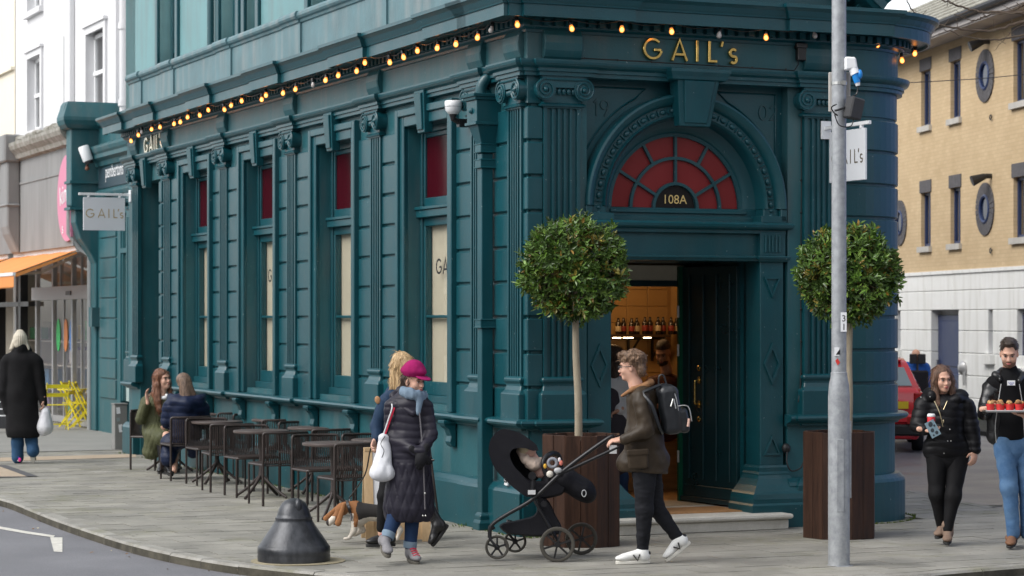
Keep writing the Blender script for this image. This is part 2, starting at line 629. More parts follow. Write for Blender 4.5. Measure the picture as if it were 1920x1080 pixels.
def shrink(poly, g):
 n = len(poly)
 out = []
 for i in range(n):
  p = poly[i]
  d0, d1 = (p - poly[i - 1]), (poly[(i + 1) % n] - p)
  if d0.length < 1e-4 or d1.length < 1e-4:
   out.append(p)
   continue
  d0.normalize(); d1.normalize()
  n0, n1 = Vector((-d0.y, d0.x)), Vector((-d1.y, d1.x))
  out.append(p + (n0 + n1) / max(.5, 1 + n0.dot(n1)) * g)
 return out
def local_part(poly, q):
 "the stretch of the big polygon near q, as a small polygon: good enough for the concave outline"
 return clip(poly, q)
def area(p):
 return sum(p[i - 1].x * p[i].y - p[i].x * p[i - 1].y for i in range(len(p))) / 2
if area(pave_poly) < 0: pave_poly.reverse()
singles, rest = [], MB()
rest_t = []
SW, SD = .45, .30
cells = []
for j in range(-17, 72):
 v0 = -5.0 + j * SD
 for i in range(-16, 42):
  u0 = -5.2 + i * SW + (SW / 2 if j % 2 else 0)
  uc, vc = u0 + SW / 2, v0 + SD / 2
  if vc < 15.4 and vc > -.02 and uc > .02 and uc < 4.3: continue
  if uc > .4 and vc > 5 : continue
  if vc > 15.8: continue
  cw = W(uc, vc)
  if cw.y < 17: continue
  xx = HX + FPX * cw.x / cw.y
  if xx < -250 or xx > 2150: continue
  q = [Vector(W(a, b).xy) for a, b in ((u0, v0), (u0 + SW, v0), (u0 + SW, v0 + SD), (u0, v0 + SD))]
  cl = clip(pave_poly, q)
  if len(cl) < 3: continue
  cells.append((cw.y, xx, cl))
order = sorted([c for c in cells if -20 < c[1] < 1940 and c[0] > 18.3 and abs(area(c[2])) > .08], key=lambda c: c[0])[:290]
near_ids = {id(c) for c in order}
for c in cells:
 cl = []
 for q in shrink(c[2], .0035):
  if not cl or (q - cl[-1]).length > .004: cl.append(q)
 if len(cl) < 3 or abs(area(cl)) < .002: continue
 n = len(cl)
 h = rnd.uniform(-.002, .002)
 tz = [h + rnd.uniform(-.0012, .0012) for _ in cl]
 cen = sum(cl, Vector((0, 0))) / n
 if id(c) in near_ids:
  b = MB()
  b.add([(p.x - cen.x, p.y - cen.y, z) for p, z in zip(cl, tz)] + [(p.x - cen.x, p.y - cen.y, -.03) for p in cl],
  [tuple(range(n))] + [(i, i + n, (i + 1) % n + n, (i + 1) % n) for i in range(n)])
  b.build('paving_slab', m_slab_o, pv, (cen.x, cen.y, 0))
 else:
  rest.add([(p.x, p.y, z) for p, z in zip(cl, tz)] + [(p.x, p.y, -.03) for p in cl],
  [tuple(range(n))] + [(i, i + n, (i + 1) % n + n, (i + 1) % n) for i in range(n)])
  t = rnd.uniform(.88, 1.1)
  rest_t += [(t, t, t * rnd.uniform(.97, 1.02), 1)] * (n + 1)
me = bpy.data.meshes.new('paving_slabs')
me.from_pydata(rest.v, [], rest.f)
me.materials.append(m_slab)
attr_tint(me, rest_t)
inst(me, 'paving_slabs', pv, kind='stuff')
mb = MB()
q = [W(-3.6, 15.8), W(1.2, 15.8), W(1.2, 60), W(-3.6, 60)]
mb.add([(p.x, p.y, .002) for p in q], [(0, 1, 2, 3)])
mb.build('far_pavement', gmat('far_paving', (.21, .21, .195), (.27, .265, .245), .75, 1.5, .5, 40, speck=.12), kind='structure')
mb = MB()
for a, b in (((0, 856), (560, 838)), ((560, 838), (560, 845)), ):
 pass
for poly in ([(0, 858), (255, 851), (255, 857), (0, 865)], [(-200, 878), (0, 873), (50, 893), (-200, 896)]):
 mb.add([(G(x, y, .006).x, G(x, y, .006).y, .006) for x, y in poly], [(0, 1, 2, 3)])
mb.build('buff_paving_band', m_tactile, kind='structure')
mb = MB()
mb.add([(G(x, y, .007).x, G(x, y, .007).y, .007) for x, y in [(-10, 871), (12, 872), (72, 893), (52, 893.5)]], [(0, 1, 2, 3)])
mb.add([(G(x, y, .007).x, G(x, y, .007).y, .007) for x, y in [(-10, 895), (-10, 893.5), (52, 893), (72, 893)]], [(0, 1, 2, 3)])
mb.build('dark_paving_edge', mat('dark_paving', (.08, .08, .085), rough=.7), kind='structure')
kb = empty('kerb', kind='structure')
seg_len, acc, start = 0.0, 0.0, 0
targets = []
i0 = 0
cum = [0.0]
for i in range(1, len(kl)):
 cum.append(cum[-1] + (kl[i] - kl[i - 1]).length)
def at_len(pts, s):
 for i in range(1, len(pts)):
  if cum[i] >= s:
   f = (s - cum[i - 1]) / max(1e-6, cum[i] - cum[i - 1])
   return pts[i - 1].lerp(pts[i], f)
 return pts[-1]
s = 0.0
while s < cum[-1] - .1:
 ln = rnd.choice((.92, .92, .92, .6))
 if at_len(kl, s).y > 60: s += ln; continue
 e = min(s + ln - .008, cum[-1])
 h = rnd.uniform(-.003, .004)
 b = MB()
 o = at_len(kl, s)
 for k in range(3):
  a0, a1 = s + (e - s) * k / 3, s + (e - s) * (k + 1) / 3
  A, B, A2, B2 = at_len(kl, a0) - o, at_len(kl, a1) - o, at_len(inner, a0) - o, at_len(inner, a1) - o
  ins = .018
  vs = []
  for p, p2 in ((A, A2), (B, B2)):
   d = (p2 - p).normalized()
   vs += [(p.x, p.y, -.15), (p.x, p.y, h - .02), (p.x + d.x * ins, p.y + d.y * ins, h), (p2.x, p2.y, h), (p2.x, p2.y, -.05)]
  b.cur = 1
  b.add(vs, [(0, 1, 6, 5)])
  b.cur = 0
  fs = [(j, j + 1, j + 6, j + 5) for j in range(1, 4)]
  if k == 0: fs.append((4, 3, 2, 1, 0))
  if k == 2: fs.append((5, 6, 7, 8, 9))
  b.add(vs, fs)
 b.build('kerb_stone', [m_kerb, m_kerbf], kb, (o.x, o.y, 0))
 s += ln
mb = MB()
ss = [(p.x, p.y) for p in right_edge]
ss = [(40, 33)] + ss[:-2] + [W(6.0, 60).xy, (60, 90)]
mb.add([(x, y, -.018) for x, y in ss], [tuple(range(len(ss)))])
mb.build('side_street', m_asphalt_wet, kind='structure')
mb = MB()
pts = [G(x, y) for x, y in [(1700, 921), (1770, 938), (1850, 953), (1920, 957)]]
for a, b in zip(pts, pts[1:]):
 d = (b - a).normalized()
 n = Vector((-d.y, d.x, 0)) * .14
 for k in range(2):
  p, q2 = a.lerp(b, k / 2) + d * .006, a.lerp(b, (k + 1) / 2) - d * .006
  b2 = MB()
  b2.add([p - q2 * 0 - p, q2 - p, q2 - p + n, n] + [Vector((0, 0, -.1)), q2 - p + Vector((0, 0, -.1)), q2 - p + n + Vector((0, 0, -.1)), n + Vector((0, 0, -.1))],
  [(0, 1, 2, 3), (0, 4, 5, 1), (1, 5, 6, 2), (2, 6, 7, 3), (3, 7, 4, 0)])
  b2.build('kerb_stone', m_kerb, kb, (p.x, p.y, .003))
mb = MB()
Z1 = ROADZ + .004
def road_quad(mb, pts, z=Z1):
 mb.add([tuple(G(x, y, z)) for x, y in pts], [tuple(range(len(pts)))])
mb2 = MB()
road_quad(mb2, [(-80, 973), (-80, 978), (50, 1000.5), (100, 1007.5), (103, 1004), (50, 996), (0, 987)])
mb2.build('road_marking', m_line, kind='structure')
mb2 = MB()
road_quad(mb2, [(94, 1007.5), (117, 1007.5), (117, 1035), (101, 1034)])
mb2.build('road_marking', m_line, kind='structure')
dm = [mat('dead_leaf', (.22, .12, .05), rough=.8), mat('pale_leaf', (.5, .45, .32), rough=.8)]
mb = MB()
for k in range(150):
 s = rnd.uniform(0, cum[-1])
 p = at_len(kl, s)
 q = at_len(inner, s)
 d = (p - q).normalized()
 o = p + d * abs(rnd.gauss(0, .22))
 if not 15 < o.y < 40: continue
 a, r = rnd.uniform(0, 6.3), rnd.uniform(.008, .022)
 mb.cur = rnd.choice((0, 0, 1))
 mb.add([(o.x + r * math.cos(a + t) * f, o.y + r * math.sin(a + t) * f, ROADZ + .006 + .008 * (t > 3)) for t, f in ((0, 1.4), (1.5, .6), (3.1, 1.4), (4.7, .6))], [(0, 1, 2, 3)])
for k in range(90):
 u = rnd.uniform(-4.5, 5)
 o = W(u, -3.9 + rnd.uniform(0, 3.5))
 a, r = rnd.uniform(0, 6.3), rnd.uniform(.004, .012)
 mb.add([(o.x + r * math.cos(a + t) * f, o.y + r * math.sin(a + t) * f, .005) for t, f in ((0, 1.4), (1.5, .6), (3.1, 1.4), (4.7, .6))], [(0, 1, 2, 3)])
mb.build('fallen_leaf_litter', dm, label='scattered dead leaves and grit along the gutter', kind='stuff')
moss_m = mat('moss', (.09, .13, .02), rough=.95, var=.4, vscale=20)
mb = MB()
for k in range(1500):
 t = rnd.random()
 if t < .6:
  v = rnd.uniform(0, 15); o = W(-.13 - abs(rnd.gauss(0, .05)), v)
 elif t < .8:
  o = W(rnd.uniform(-.1, .9), -.13 - abs(rnd.gauss(0, .05)))
 else:
  a = rnd.uniform(-90, 20); o = W(3.55 + 1.08 * math.cos(R(a)), .85 + 1.08 * math.sin(R(a)))
 if noise.noise(o * 1.3) < -.05: continue
 h = rnd.uniform(.006, .03) * (1 + 1.5 * max(0, noise.noise(o * 2)))
 a = rnd.uniform(0, 6.3)
 w = rnd.uniform(.003, .01)
 mb.add([(o.x - w * math.cos(a), o.y - w * math.sin(a), 0), (o.x + w * math.cos(a), o.y + w * math.sin(a), 0), (o.x + rnd.uniform(-.02, .02), o.y + rnd.uniform(-.02, .02), h)], [(0, 1, 2)])
mb.build('wall_foot_weeds', moss_m, label='moss and tiny weeds along the foot of the teal wall', kind='stuff')
gum = MB()
for k in range(170):
 o = W(rnd.uniform(-3.6, 5.0), rnd.uniform(-4.0, 12))
 lo = L(o.x, o.y)
 if lo[0] > -.2 and lo[1] > -.25: continue
 r = rnd.uniform(.008, .02)
 gum.cur = rnd.choice((0, 0, 1))
 gum.add([(o.x + r * math.cos(t * .9), o.y + r * math.sin(t * .9) * rnd.uniform(.8, 1.1), .0045) for t in range(7)], [tuple(range(7))])
gum.build('gum_spots', [mat('old_gum', (.07, .07, .065), rough=.9, var=0), mat('pale_gum', (.36, .36, .34), rough=.9, var=0)], label='flattened chewing-gum spots on the paving', kind='stuff')
# ------------------------------------------------------------------ the teal corner building
BLD = empty('corner_building', (KX, KY, 0), TH, label='dark teal classical corner shop building with arched entrance and tall windows', cat='building')
H90 = -math.pi / 2
U0, RD = 3.58, .86          # start and radius of the rounded corner
UR = U0 + RD
PIL = [1.155, 4.05, 7.00, 9.88, 12.70, 14.50]
WIN = [2.55, 5.45, 8.34, 11.23]
WHW = .615
VEND = 15.05
def plan(off=0.0, breaks=None, vend=VEND, bd=.045, bw=.21):
 pts = [(0.0, vend)]
 if breaks:
  for c in sorted(breaks, reverse=True):
   pts += [(0, c + bw), (-bd, c + bw), (-bd, c - bw), (0, c - bw)]
 pts += [(0, 0)]
 if breaks:
  pts += [(.13, 0), (.13, -bd), (.56, -bd), (.56, 0), (2.95, 0), (2.95, -bd), (3.42, -bd), (3.42, 0)]
 pts += [(U0, 0)] + [(U0 + RD * math.sin(R(a)), RD - RD * math.cos(R(a))) for a in range(6, 91, 6)]
 pts += [(UR, 8.0)]
 return pts
LW = BLD
mb = MB()
T = .34
edges = [.0]
ops = [(c - WHW, c + WHW) for c in WIN] + [(13.22, 14.36)]
prev = 0.02
for a, b in ops:
 mb.box(0, prev, 0, T, a, 4.9)
 mb.box(0, a, 4.085, T, b, 4.9)
 if b < 13: mb.box(0, a, 0, T, b, 1.16)
 prev = b
mb.box(0, prev, 0, T, VEND, 4.9)
mb.box(.001, VEND - .3, 0, 3.5, VEND, 5.2)
mb.box(.02, .0, 0, .60, T, 4.9)
mb.box(2.80, .0, 0, U0, T, 4.9)
mb.box(.60, .12, 4.35, 2.80, T, 4.9)
pts = [(U0, 0)] + [(U0 + RD * math.sin(R(a)), RD - RD * math.cos(R(a))) for a in range(0, 91, 6)] + [(UR, 8), (UR - .3, 8), (UR - .3, RD), (U0, .3)]
mb.prism(pts, 2, 0, 4.9)
mb.box(0, .3, 4.9, UR - .02, VEND - .01, 5.15)
mb.build('wall', teal_wall, BLD)
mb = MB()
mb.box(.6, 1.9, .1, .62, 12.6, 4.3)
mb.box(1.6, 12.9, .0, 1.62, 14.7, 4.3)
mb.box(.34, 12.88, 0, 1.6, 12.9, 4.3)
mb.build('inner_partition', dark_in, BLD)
def window_frame_mesh():
 mb = MB()
 d = .135
 w = WHW
 for s in (-1, 1):
  mb.box(s * w, d, 1.16, s * (w - .05), d + .10, 4.08)
  mb.box(s * (w - .05), d + .02, 1.22, s * (w - .095), d + .10, 3.12)
  mb.box(s * (w - .05), d + .02, 3.26, s * (w - .09), d + .10, 4.02)
 mb.box(-w, d, 4.02, w, d + .1, 4.08)
 mb.box(-w + .07, d + .03, 3.97, w - .07, d + .1, 4.02)
 mb.box(-w, d - .05, 3.12, w, d + .1, 3.20)
 mb.box(-w, d - .07, 3.20, w, d + .1, 3.235)
 mb.box(-w + .07, d + .02, 3.235, w - .07, d + .1, 3.33)
 mb.box(-w + .07, d + .02, 3.03, w - .07, d + .1, 3.12)
 mb.box(-w + .07, d + .03, 2.055, w - .07, d + .08, 2.085)
 mb.box(-w, d - .03, 1.16, w, d + .1, 1.24)
 mb.box(-w + .07, d + .02, 1.24, w - .07, d + .1, 1.38)
 return mb.mesh('window_frame', teal)
def architrave_mesh():
 mb = MB()
 w = WHW
 for a, b, p in ((w + .11, w + .19, .085), (w, w + .112, .055)):
  for s in (-1, 1):
   mb.box(s * a, -p, 1.10, s * b, .01, 4.085 + (a - w) + (.08 if a > w else .112))
  mb.box(-a, -p + .001, 4.085 + (a - w), a, .01, 4.085 + (b - w))
 return mb.mesh('architrave', teal)
def keystone_mesh(wt, wb, z0, z1, p0, p1):
 mb = MB()
 vs = [(-wb / 2, 0, z0), (wb / 2, 0, z0), (wt / 2, 0, z1), (-wt / 2, 0, z1), (-wb / 2, -p0, z0), (wb / 2, -p0, z0), (wt / 2, -p1, z1), (-wt / 2, -p1, z1)]
 mb.add(vs, [(0, 1, 2, 3), (4, 7, 6, 5), (0, 4, 5, 1), (1, 5, 6, 2), (2, 6, 7, 3), (3, 7, 4, 0)])
 k = .045
 vs = []
 for e, y in ((k, 0), (k, .0)):
  pass
 f0, f1 = .72, .72
 a = [(-wb / 2 * f0, -p0 - .02, z0 + .03), (wb / 2 * f0, -p0 - .02, z0 + .03), (wt / 2 * f1, -p1 - .02, z1 - .03), (-wt / 2 * f1, -p1 - .02, z1 - .03)]
 b = [(x, y + .03, z) for x, y, z in a]
 mb.add(a + b, [(0, 3, 2, 1), (0, 1, 5, 4), (1, 2, 6, 5), (2, 3, 7, 6), (3, 0, 4, 7)])
 return mb.mesh('keystone', teal)
wf_me, ar_me = window_frame_mesh(), architrave_mesh()
ks_me = keystone_mesh(.28, .19, 3.98, 4.42, .095, .125)
mb = MB(); mb.box(-WHW + .09, .180, 1.36, WHW - .09, .186, 3.05); gl_me = mb.mesh('pane', glass)
mb = MB(); mb.box(-WHW + .085, .180, 3.32, WHW - .085, .188, 3.98); rd_me = mb.mesh('red_pane', red_film)
mb = MB(); mb.box(-WHW + .02, .240, 1.20, WHW - .16, .248, 3.1)
mb.box(-WHW + .02, .236, 1.26, WHW - .16, .252, 1.30)
bl_me = mb.mesh('blind', blind)
def brk_mesh():
 mb = MB()
 pr = [(0, .74), (-.05, .76), (-.07, .80), (-.055, .86), (-.085, .93), (-.13, .965), (-.135, .99), (0, .99)]
 mb.prism(pr, 0, -.065, .065)
 mb.box(-.08, -.145, .985, .08, 0, 1.02)
 return mb.mesh('bracket', teal)
br_me = brk_mesh()
lettered = {0: 818, 2: 503}
for i, c in enumerate(WIN):
 w = empty('window')
 w.parent = BLD
 w.location = (0, c, 0)
 w.rotation_euler = (0, 0, H90)
 inst(wf_me, 'window_frame', w, bevel=.006)
 inst(gl_me, 'pane', w)
 inst(rd_me, 'red_pane', w)
 inst(bl_me, 'blind', w)
 if i in lettered:
  x0 = c - VX(lettered[i], .18)
  m2 = MB()
  lettering(m2, "GAIL's", x0, 2.515, .165, w=.13, depth=.002, y0=.1785)
  m2.build('window_lettering', black_plastic, w)
 inst(ar_me, 'architrave', BLD, (0, c, 0), (0, 0, H90), bevel=.008)
 inst(ks_me, 'keystone', BLD, (0, c, 0), (0, 0, H90), bevel=.006)
 for s in (-1, 1):
  inst(br_me, 'bracket', BLD, (-.012, c + s * .70, 0), (0, 0, H90), bevel=.006)
inst(ks_me, 'keystone', BLD, (0, 13.79, 0), (0, 0, H90), bevel=.006)
mb = MB()
mb.box(1.0, 13.22, 0, 1.05, 14.36, 4.08)
mb.box(.34, 14.36, 0, 1.1, 14.4, 4.2)
mb.box(.34, 13.18, 0, 1.1, 13.22, 4.2)
for z0, z1 in ((.3, 1.3), (1.5, 2.6)):
 mb.box(.985, 13.36, z0, 1.0, 13.72, z1)
 mb.box(.985, 13.86, z0, 1.0, 14.22, z1)
mb.build('side_door', teal_door, BLD)
def pil_mesh(w, p=.05):
 mb = MB()
 h0, h1 = 1.46, 4.035
 mb.box(-w / 2, -p + .022, h0 - .03, w / 2, .01, h1 + .05)
 n = 5
 edge = .035
 pit = (w - 2 * edge) / n
 fw = pit * .42
 x = -w / 2
 mb.box(-w / 2, -p, h0 - .03, -w / 2 + edge, -p + .024, h1 + .05)
 mb.box(w / 2 - edge, -p, h0 - .03, w / 2, -p + .024, h1 + .05)
 for k in range(1, n):
  xc = -w / 2 + edge + pit * k
  mb.box(xc - fw / 2, -p, h0, xc + fw / 2, -p + .024, h1)
 mb.box(-w / 2 + edge, -p, h1, w / 2 - edge, -p + .024, h1 + .05)
 mb.box(-w / 2 + edge, -p, h0 - .03, w / 2 - edge, -p + .024, h0)
 for k in range(n):
  a, b = -w / 2 + edge + pit * k + (fw / 2 if k else 0), -w / 2 + edge + pit * (k + 1) - (fw / 2 if k < n - 1 else 0)
  c, r = (a + b) / 2, (b - a) / 2
  for z, sg in ((h1, 1), (h0, -1)):
   ap = [(a, z), (b, z)] + [(c + r * math.cos(R(t)), z - sg * (r - r * math.sin(R(t)))) for t in range(0, 181, 30)]
   for s in (-1, 1):
    poly = [(c + s * r, z), (c + s * r, z - sg * r)] + [(c + s * r * math.cos(R(t)), z - sg * (r - r * math.sin(R(t)))) for t in (30, 60, 90)]
    mb.prism(poly, 1, -p + .003, -p + .024)
 return mb.mesh('pilaster', teal)
def cap_mesh(w, wb=None):
 mb = MB()
 r = .105
 x0 = w / 2 + .01
 zc = 4.205
 yb, yf = .02, -.115
 for s in (-1, 1):
  pts = [(s * x0, yb, zc), (s * x0, -.03, zc), (s * x0, -.06, zc), (s * x0, yf, zc)]
  mb.tube(pts, [r * .93, r * .86, r * .9, r], n=18)
  sp = []
  for k in range(0, 27):
   a = k / 26 * 2.2 * 2 * math.pi
   rr = r * (1 - .80 * k / 26)
   ang = math.pi / 2 + s * -a * -1
   sp.append((s * x0 + rr * math.cos(math.pi / 2 - s * a), yf - .004, zc + rr * math.sin(math.pi / 2 - s * a)))
  mb.tube(sp, .011, n=5)
  mb.ball((s * x0, yf - .003, zc), .026, 8, 6)
 mb.prism([(-x0, zc + .02), (x0, zc + .02), (x0, zc + r), (-x0, zc + r)], 1, yb, yf + .006)
 mb.tube([(-x0, yf, zc + r - .009), (x0, yf, zc + r - .009)], .012, n=6)
 mb.box(-w / 2 + .04, -.075, zc - .045, w / 2 - .04, yb, zc + .03)
 n = 5
 for k in range(n):
  x = (-w / 2 + .09) + (w - .18) * k / (n - 1)
  mb.ball((x, -.082, zc - .015), (.022, .022, .032), 8, 6)
 mb.box(-w / 2 - .04, -.10, zc + r + .002, w / 2 + .04, .01, zc + r + .03)
 mb.box(-w / 2 - .012, -.062, zc - .17, w / 2 + .012, .01, zc - .045)
 mb.sweep([(-w / 2 - .012, 0.0), (-w / 2 - .012, -.05), (w / 2 + .012, -.05), (w / 2 + .012, 0.0)],
 [(0, 4.045), (.03, 4.05), (.035, 4.065), (.012, 4.085), (0, 4.09)])
 return mb.mesh('capital', teal, smooth=True)
def base_mesh(w, lo=1.09):
 mb = MB()
 pth = [(-w / 2, 0.02), (-w / 2, -.05), (w / 2, -.05), (w / 2, 0.02)]
 mb.sweep(pth, [(0, 1.50), (.022, 1.485), (.03, 1.465), (.02, 1.445), (.008, 1.435), (.008, 1.41), (.02, 1.37), (.045, 1.34), (.05, 1.33), (.05, lo), (0, lo)], cap=False)
 mb.box(-w / 2 - .045, -.095, lo, w / 2 + .045, .01, 1.33)
 return mb.mesh('pilaster_base', teal, smooth=False)
PW = .33
pm, cm, bm_ = pil_mesh(PW), cap_mesh(PW), base_mesh(PW)
for v in PIL + [.235]:
 inst(pm, 'pilaster', BLD, (-.002, v, 0), (0, 0, H90), bevel=.004)
 inst(cm, 'capital', BLD, (-.002, v, 0), (0, 0, H90))
 inst(bm_, 'pilaster_base', BLD, (-.002, v, 0), (0, 0, H90), bevel=.008)
FW = .38
pm2, cm2, bm2 = pil_mesh(FW), cap_mesh(FW), base_mesh(FW)
for u in (.32, 3.155):
 inst(pm2, 'pilaster', BLD, (u, -.002, 0), bevel=.004)
 inst(cm2, 'capital', BLD, (u, -.002, 0))
 inst(bm2, 'pilaster_base', BLD, (u, -.002, 0), bevel=.008)
inst(pm, 'pilaster', BLD, (UR + .002, 1.25, 0), (0, 0, -H90), bevel=.004)
inst(cm, 'capital', BLD, (UR + .002, 1.25, 0), (0, 0, -H90))
inst(bm_, 'pilaster_base', BLD, (UR + .002, 1.25, 0), (0, 0, -H90), bevel=.008)
GZ = [4.06 - .333 * k for k in range(10)]
blk = {}
def block(v0, v1, z0, z1, side):
 w, h = abs(v1 - v0), z1 - z0 - .028
 key = (round(w, 2), round(h, 2))
 if key not in blk:
  b = MB(); b.box(-w / 2, -.032, -h / 2, w / 2, .01, h / 2)
  blk[key] = b.mesh('block', teal)
 c = (v0 + v1) / 2
 if side == 'L':
  inst(blk[key], 'block', BLD, (0, c, (z0 + z1) / 2), (0, 0, H90), bevel=.009)
 else:
  inst(blk[key], 'block', BLD, (c, 0, (z0 + z1) / 2), bevel=.009)
strips = []
for c in WIN:
 pass
allp = PIL
for i, c in enumerate(WIN):
 strips += [(PIL[i] + PW / 2 + .004, c - WHW - .195), (c + WHW + .195, PIL[i + 1] - PW / 2 - .004)]
strips += [(.235 + PW / 2 + .004, PIL[0] - PW / 2 - .004), (12.88 + PW / 2 + .004, 13.2), (14.38, 14.66 - PW / 2 - .004)]
for a, b in strips:
 if b - a < .04: continue
 for k in range(9):
  block(a, b, GZ[k + 1], GZ[k], 'L')
b = MB()
b.prism([(-.034, .0 - .034), (.13, -.034), (.13, .02), (.02, .02), (.02, .065), (-.034, .065)], 2, -.1525, .1525)
cb = b.mesh('block', teal)
for k in range(9):
 inst(cb, 'block', BLD, (0, 0, (GZ[k] + GZ[k + 1]) / 2), bevel=.009)
b = MB()
b.prism([(-.034, .0 - .034), (.13, -.034), (.13, .02), (.02, .02), (.02, .065), (-.034, .065)], 2, 4.075, 4.40)
b.build('corner_pier', teal, BLD, bevel=.006)
def ring_piece(r0, r1, a0, a1, z0, z1, cx=U0, cy=RD, n=10, ext=0.0):
 mb = MB()
 A = [(cx + r0 * math.sin(R(t)), cy - r0 * math.cos(R(t))) for t in [a0 + (a1 - a0) * k / n for k in range(n + 1)]]
 B = [(cx + r1 * math.sin(R(t)), cy - r1 * math.cos(R(t))) for t in [a0 + (a1 - a0) * k / n for k in range(n + 1)]]
 if ext:
  A = [(A[0][0] - ext, A[0][1])] + A
  B = [(B[0][0] - ext, B[0][1])] + B
 mb.prism(A + B[::-1], 2, z0, z1)
 return mb
for k in range(9):
 ring_piece(RD - .05, RD + .032, 0, 96, GZ[k + 1] + .014, GZ[k] - .014, n=14, ext=.18).build('block', teal, BLD, bevel=.009)
ring_piece(RD - .05, RD + .02, 0, 96, 4.08, 4.40, n=14, ext=.18).build('plain_band', teal, BLD)
brk = PIL + [.235]
def run(name, prof, breaks=None, m=teal, **k):
 mb = MB()
 mb.sweep(plan(breaks=breaks, **k), prof)
 return mb.build(name, m, BLD)
run('entablature_moulding', [(0, 4.33), (.075, 4.335), (.075, 4.37), (.095, 4.375), (.095, 4.405), (.13, 4.425), (.145, 4.445), (.15, 4.465), (.15, 4.482), (.02, 4.497), (0, 4.50)], brk)
run('frieze', [(0, 4.48), (.03, 4.482), (.03, 4.80), (0, 4.81)], m=teal_wall)
run('bed_moulding', [(.0, 4.74), (.05, 4.745), (.055, 4.77), (.09, 4.79), (.10, 4.81), (.10, 4.88), (.0, 4.9)])
run('cornice', [(.0, 4.865), (.33, 4.872), (.335, 4.845), (.36, 4.845), (.36, 4.955), (.375, 4.96), (.38, 4.975), (.39, 4.99), (.41, 5.03), (.44, 5.055), (.45, 5.06), (.45, 5.095), (.1, 5.15), (0, 5.16)], brk)
def run_parts(name, prof, m=teal, bd=.045):
 full = plan(breaks=brk, bd=bd)
 segs = [[], [], []]
 left = [p for p in full if p[0] <= 0 and (p[1] > 0)]
 a = [(0, VEND), (0, 14.4)]
 b_ = [(0, 13.18)] + [p for p in full if p[0] <= .0 and 0 < p[1] < 13.1] + [(0, 0), (.13, 0), (.13, -bd), (.56, -bd), (.56, 0), (.61, 0)]
 c_ = [(2.765, 0), (2.95, 0), (2.95, -bd), (3.42, -bd), (3.42, 0)] + full[-17:]
 for seg in (a, b_, c_):
  mb = MB(); mb.sweep(seg, prof); mb.build(name, m, BLD)
run_parts('window_ledge', [(0, .985), (.035, .99), (.045, 1.01), (.075, 1.02), (.105, 1.03), (.13, 1.045), (.14, 1.065), (.13, 1.085), (.10, 1.095), (0, 1.102)])
run_parts('base_course', [(0, 0), (.105, 0), (.105, .40), (.09, .43), (.05, .47), (.03, .475), (0, .48)], bd=.03)
dm_ = MB(); dm_.box(-.03, -.16, 4.80, .03, -.09, 4.862)
dent = MB()
for v in np.arange(.05, 14.9, .115):
 dent.box(-.165, v - .03, 4.80, -.09, v + .03, 4.862)
for u in np.arange(.0, U0, .115):
 dent.box(u - .03, -.165, 4.80, u + .03, -.09, 4.862)
for a in np.arange(4, 92, 6.5):
 t = R(a)
 c = Vector((U0 + (RD + .12) * math.sin(t), RD - (RD + .12) * math.cos(t), 4.831))
 dd = Vector((math.sin(t), -math.cos(t), 0))
 dent.bar(c - dd * .04, c + dd * .045, .06, .062)
dent.build('dentils', teal, BLD, kind='stuff')
def console_mesh(w):
 mb = MB()
 pr = [(0, 4.485), (-.035, 4.487), (-.065, 4.52), (-.09, 4.58), (-.10, 4.65), (-.09, 4.72), (-.06, 4.775), (-.05, 4.80), (0, 4.80)]
 mb.prism(pr, 0, -w / 2, w / 2)
 return mb.mesh('frieze_console', teal_wall)
c1, c2 = console_mesh(.36), console_mesh(.40)
for v in brk: inst(c1, 'frieze_console', BLD, (0, v, 0), (0, 0, H90), bevel=.01)
for u in (.32, 3.155): inst(c2, 'frieze_console', BLD, (u, 0, 0), bevel=.01)
pp = [(.12, VEND - .12), (.12, .5)]
mb = MB()
mb.sweep([(-.02, 14.95), (-.02, .35)], [(-.2, 5.12), (.03, 5.12), (.03, 5.19), (0, 5.22), (0, 5.60), (.02, 5.61), (.03, 5.64), (.055, 5.655), (.07, 5.68), (.07, 5.71), (.05, 5.74), (-.2, 5.76)])
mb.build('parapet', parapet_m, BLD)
for v in PIL:
 mb = MB()
 mb.sweep([(-.045, v + .33), (-.045, v - .33)], [(-.1, 5.12), (.03, 5.12), (.03, 5.19), (0, 5.22), (0, 5.60), (.02, 5.61), (.03, 5.64), (.055, 5.655), (.07, 5.68), (.07, 5.71), (.05, 5.74), (-.1, 5.765)])
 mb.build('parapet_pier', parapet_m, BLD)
UP = .42
wo_ = [(VX(333, UP), VX(300, UP)), (VX(447, UP), VX(415, UP)), (VX(484, UP), VX(463, UP)), (VX(640, UP), VX(583, UP))]
mb = MB()
prev = 16.9
for a, b in wo_:
 mb.box(UP, b, 5.0, UP + .35, prev, 10.5)
 mb.box(UP, a, 9.0, UP + .35, b, 10.5)
 prev = a
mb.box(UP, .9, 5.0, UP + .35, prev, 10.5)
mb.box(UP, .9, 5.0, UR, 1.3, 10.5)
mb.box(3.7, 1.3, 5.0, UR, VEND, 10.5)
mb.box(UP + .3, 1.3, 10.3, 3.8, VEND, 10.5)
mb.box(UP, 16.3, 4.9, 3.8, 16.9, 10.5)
mb.build('upper_wall', teal_pale, BLD)
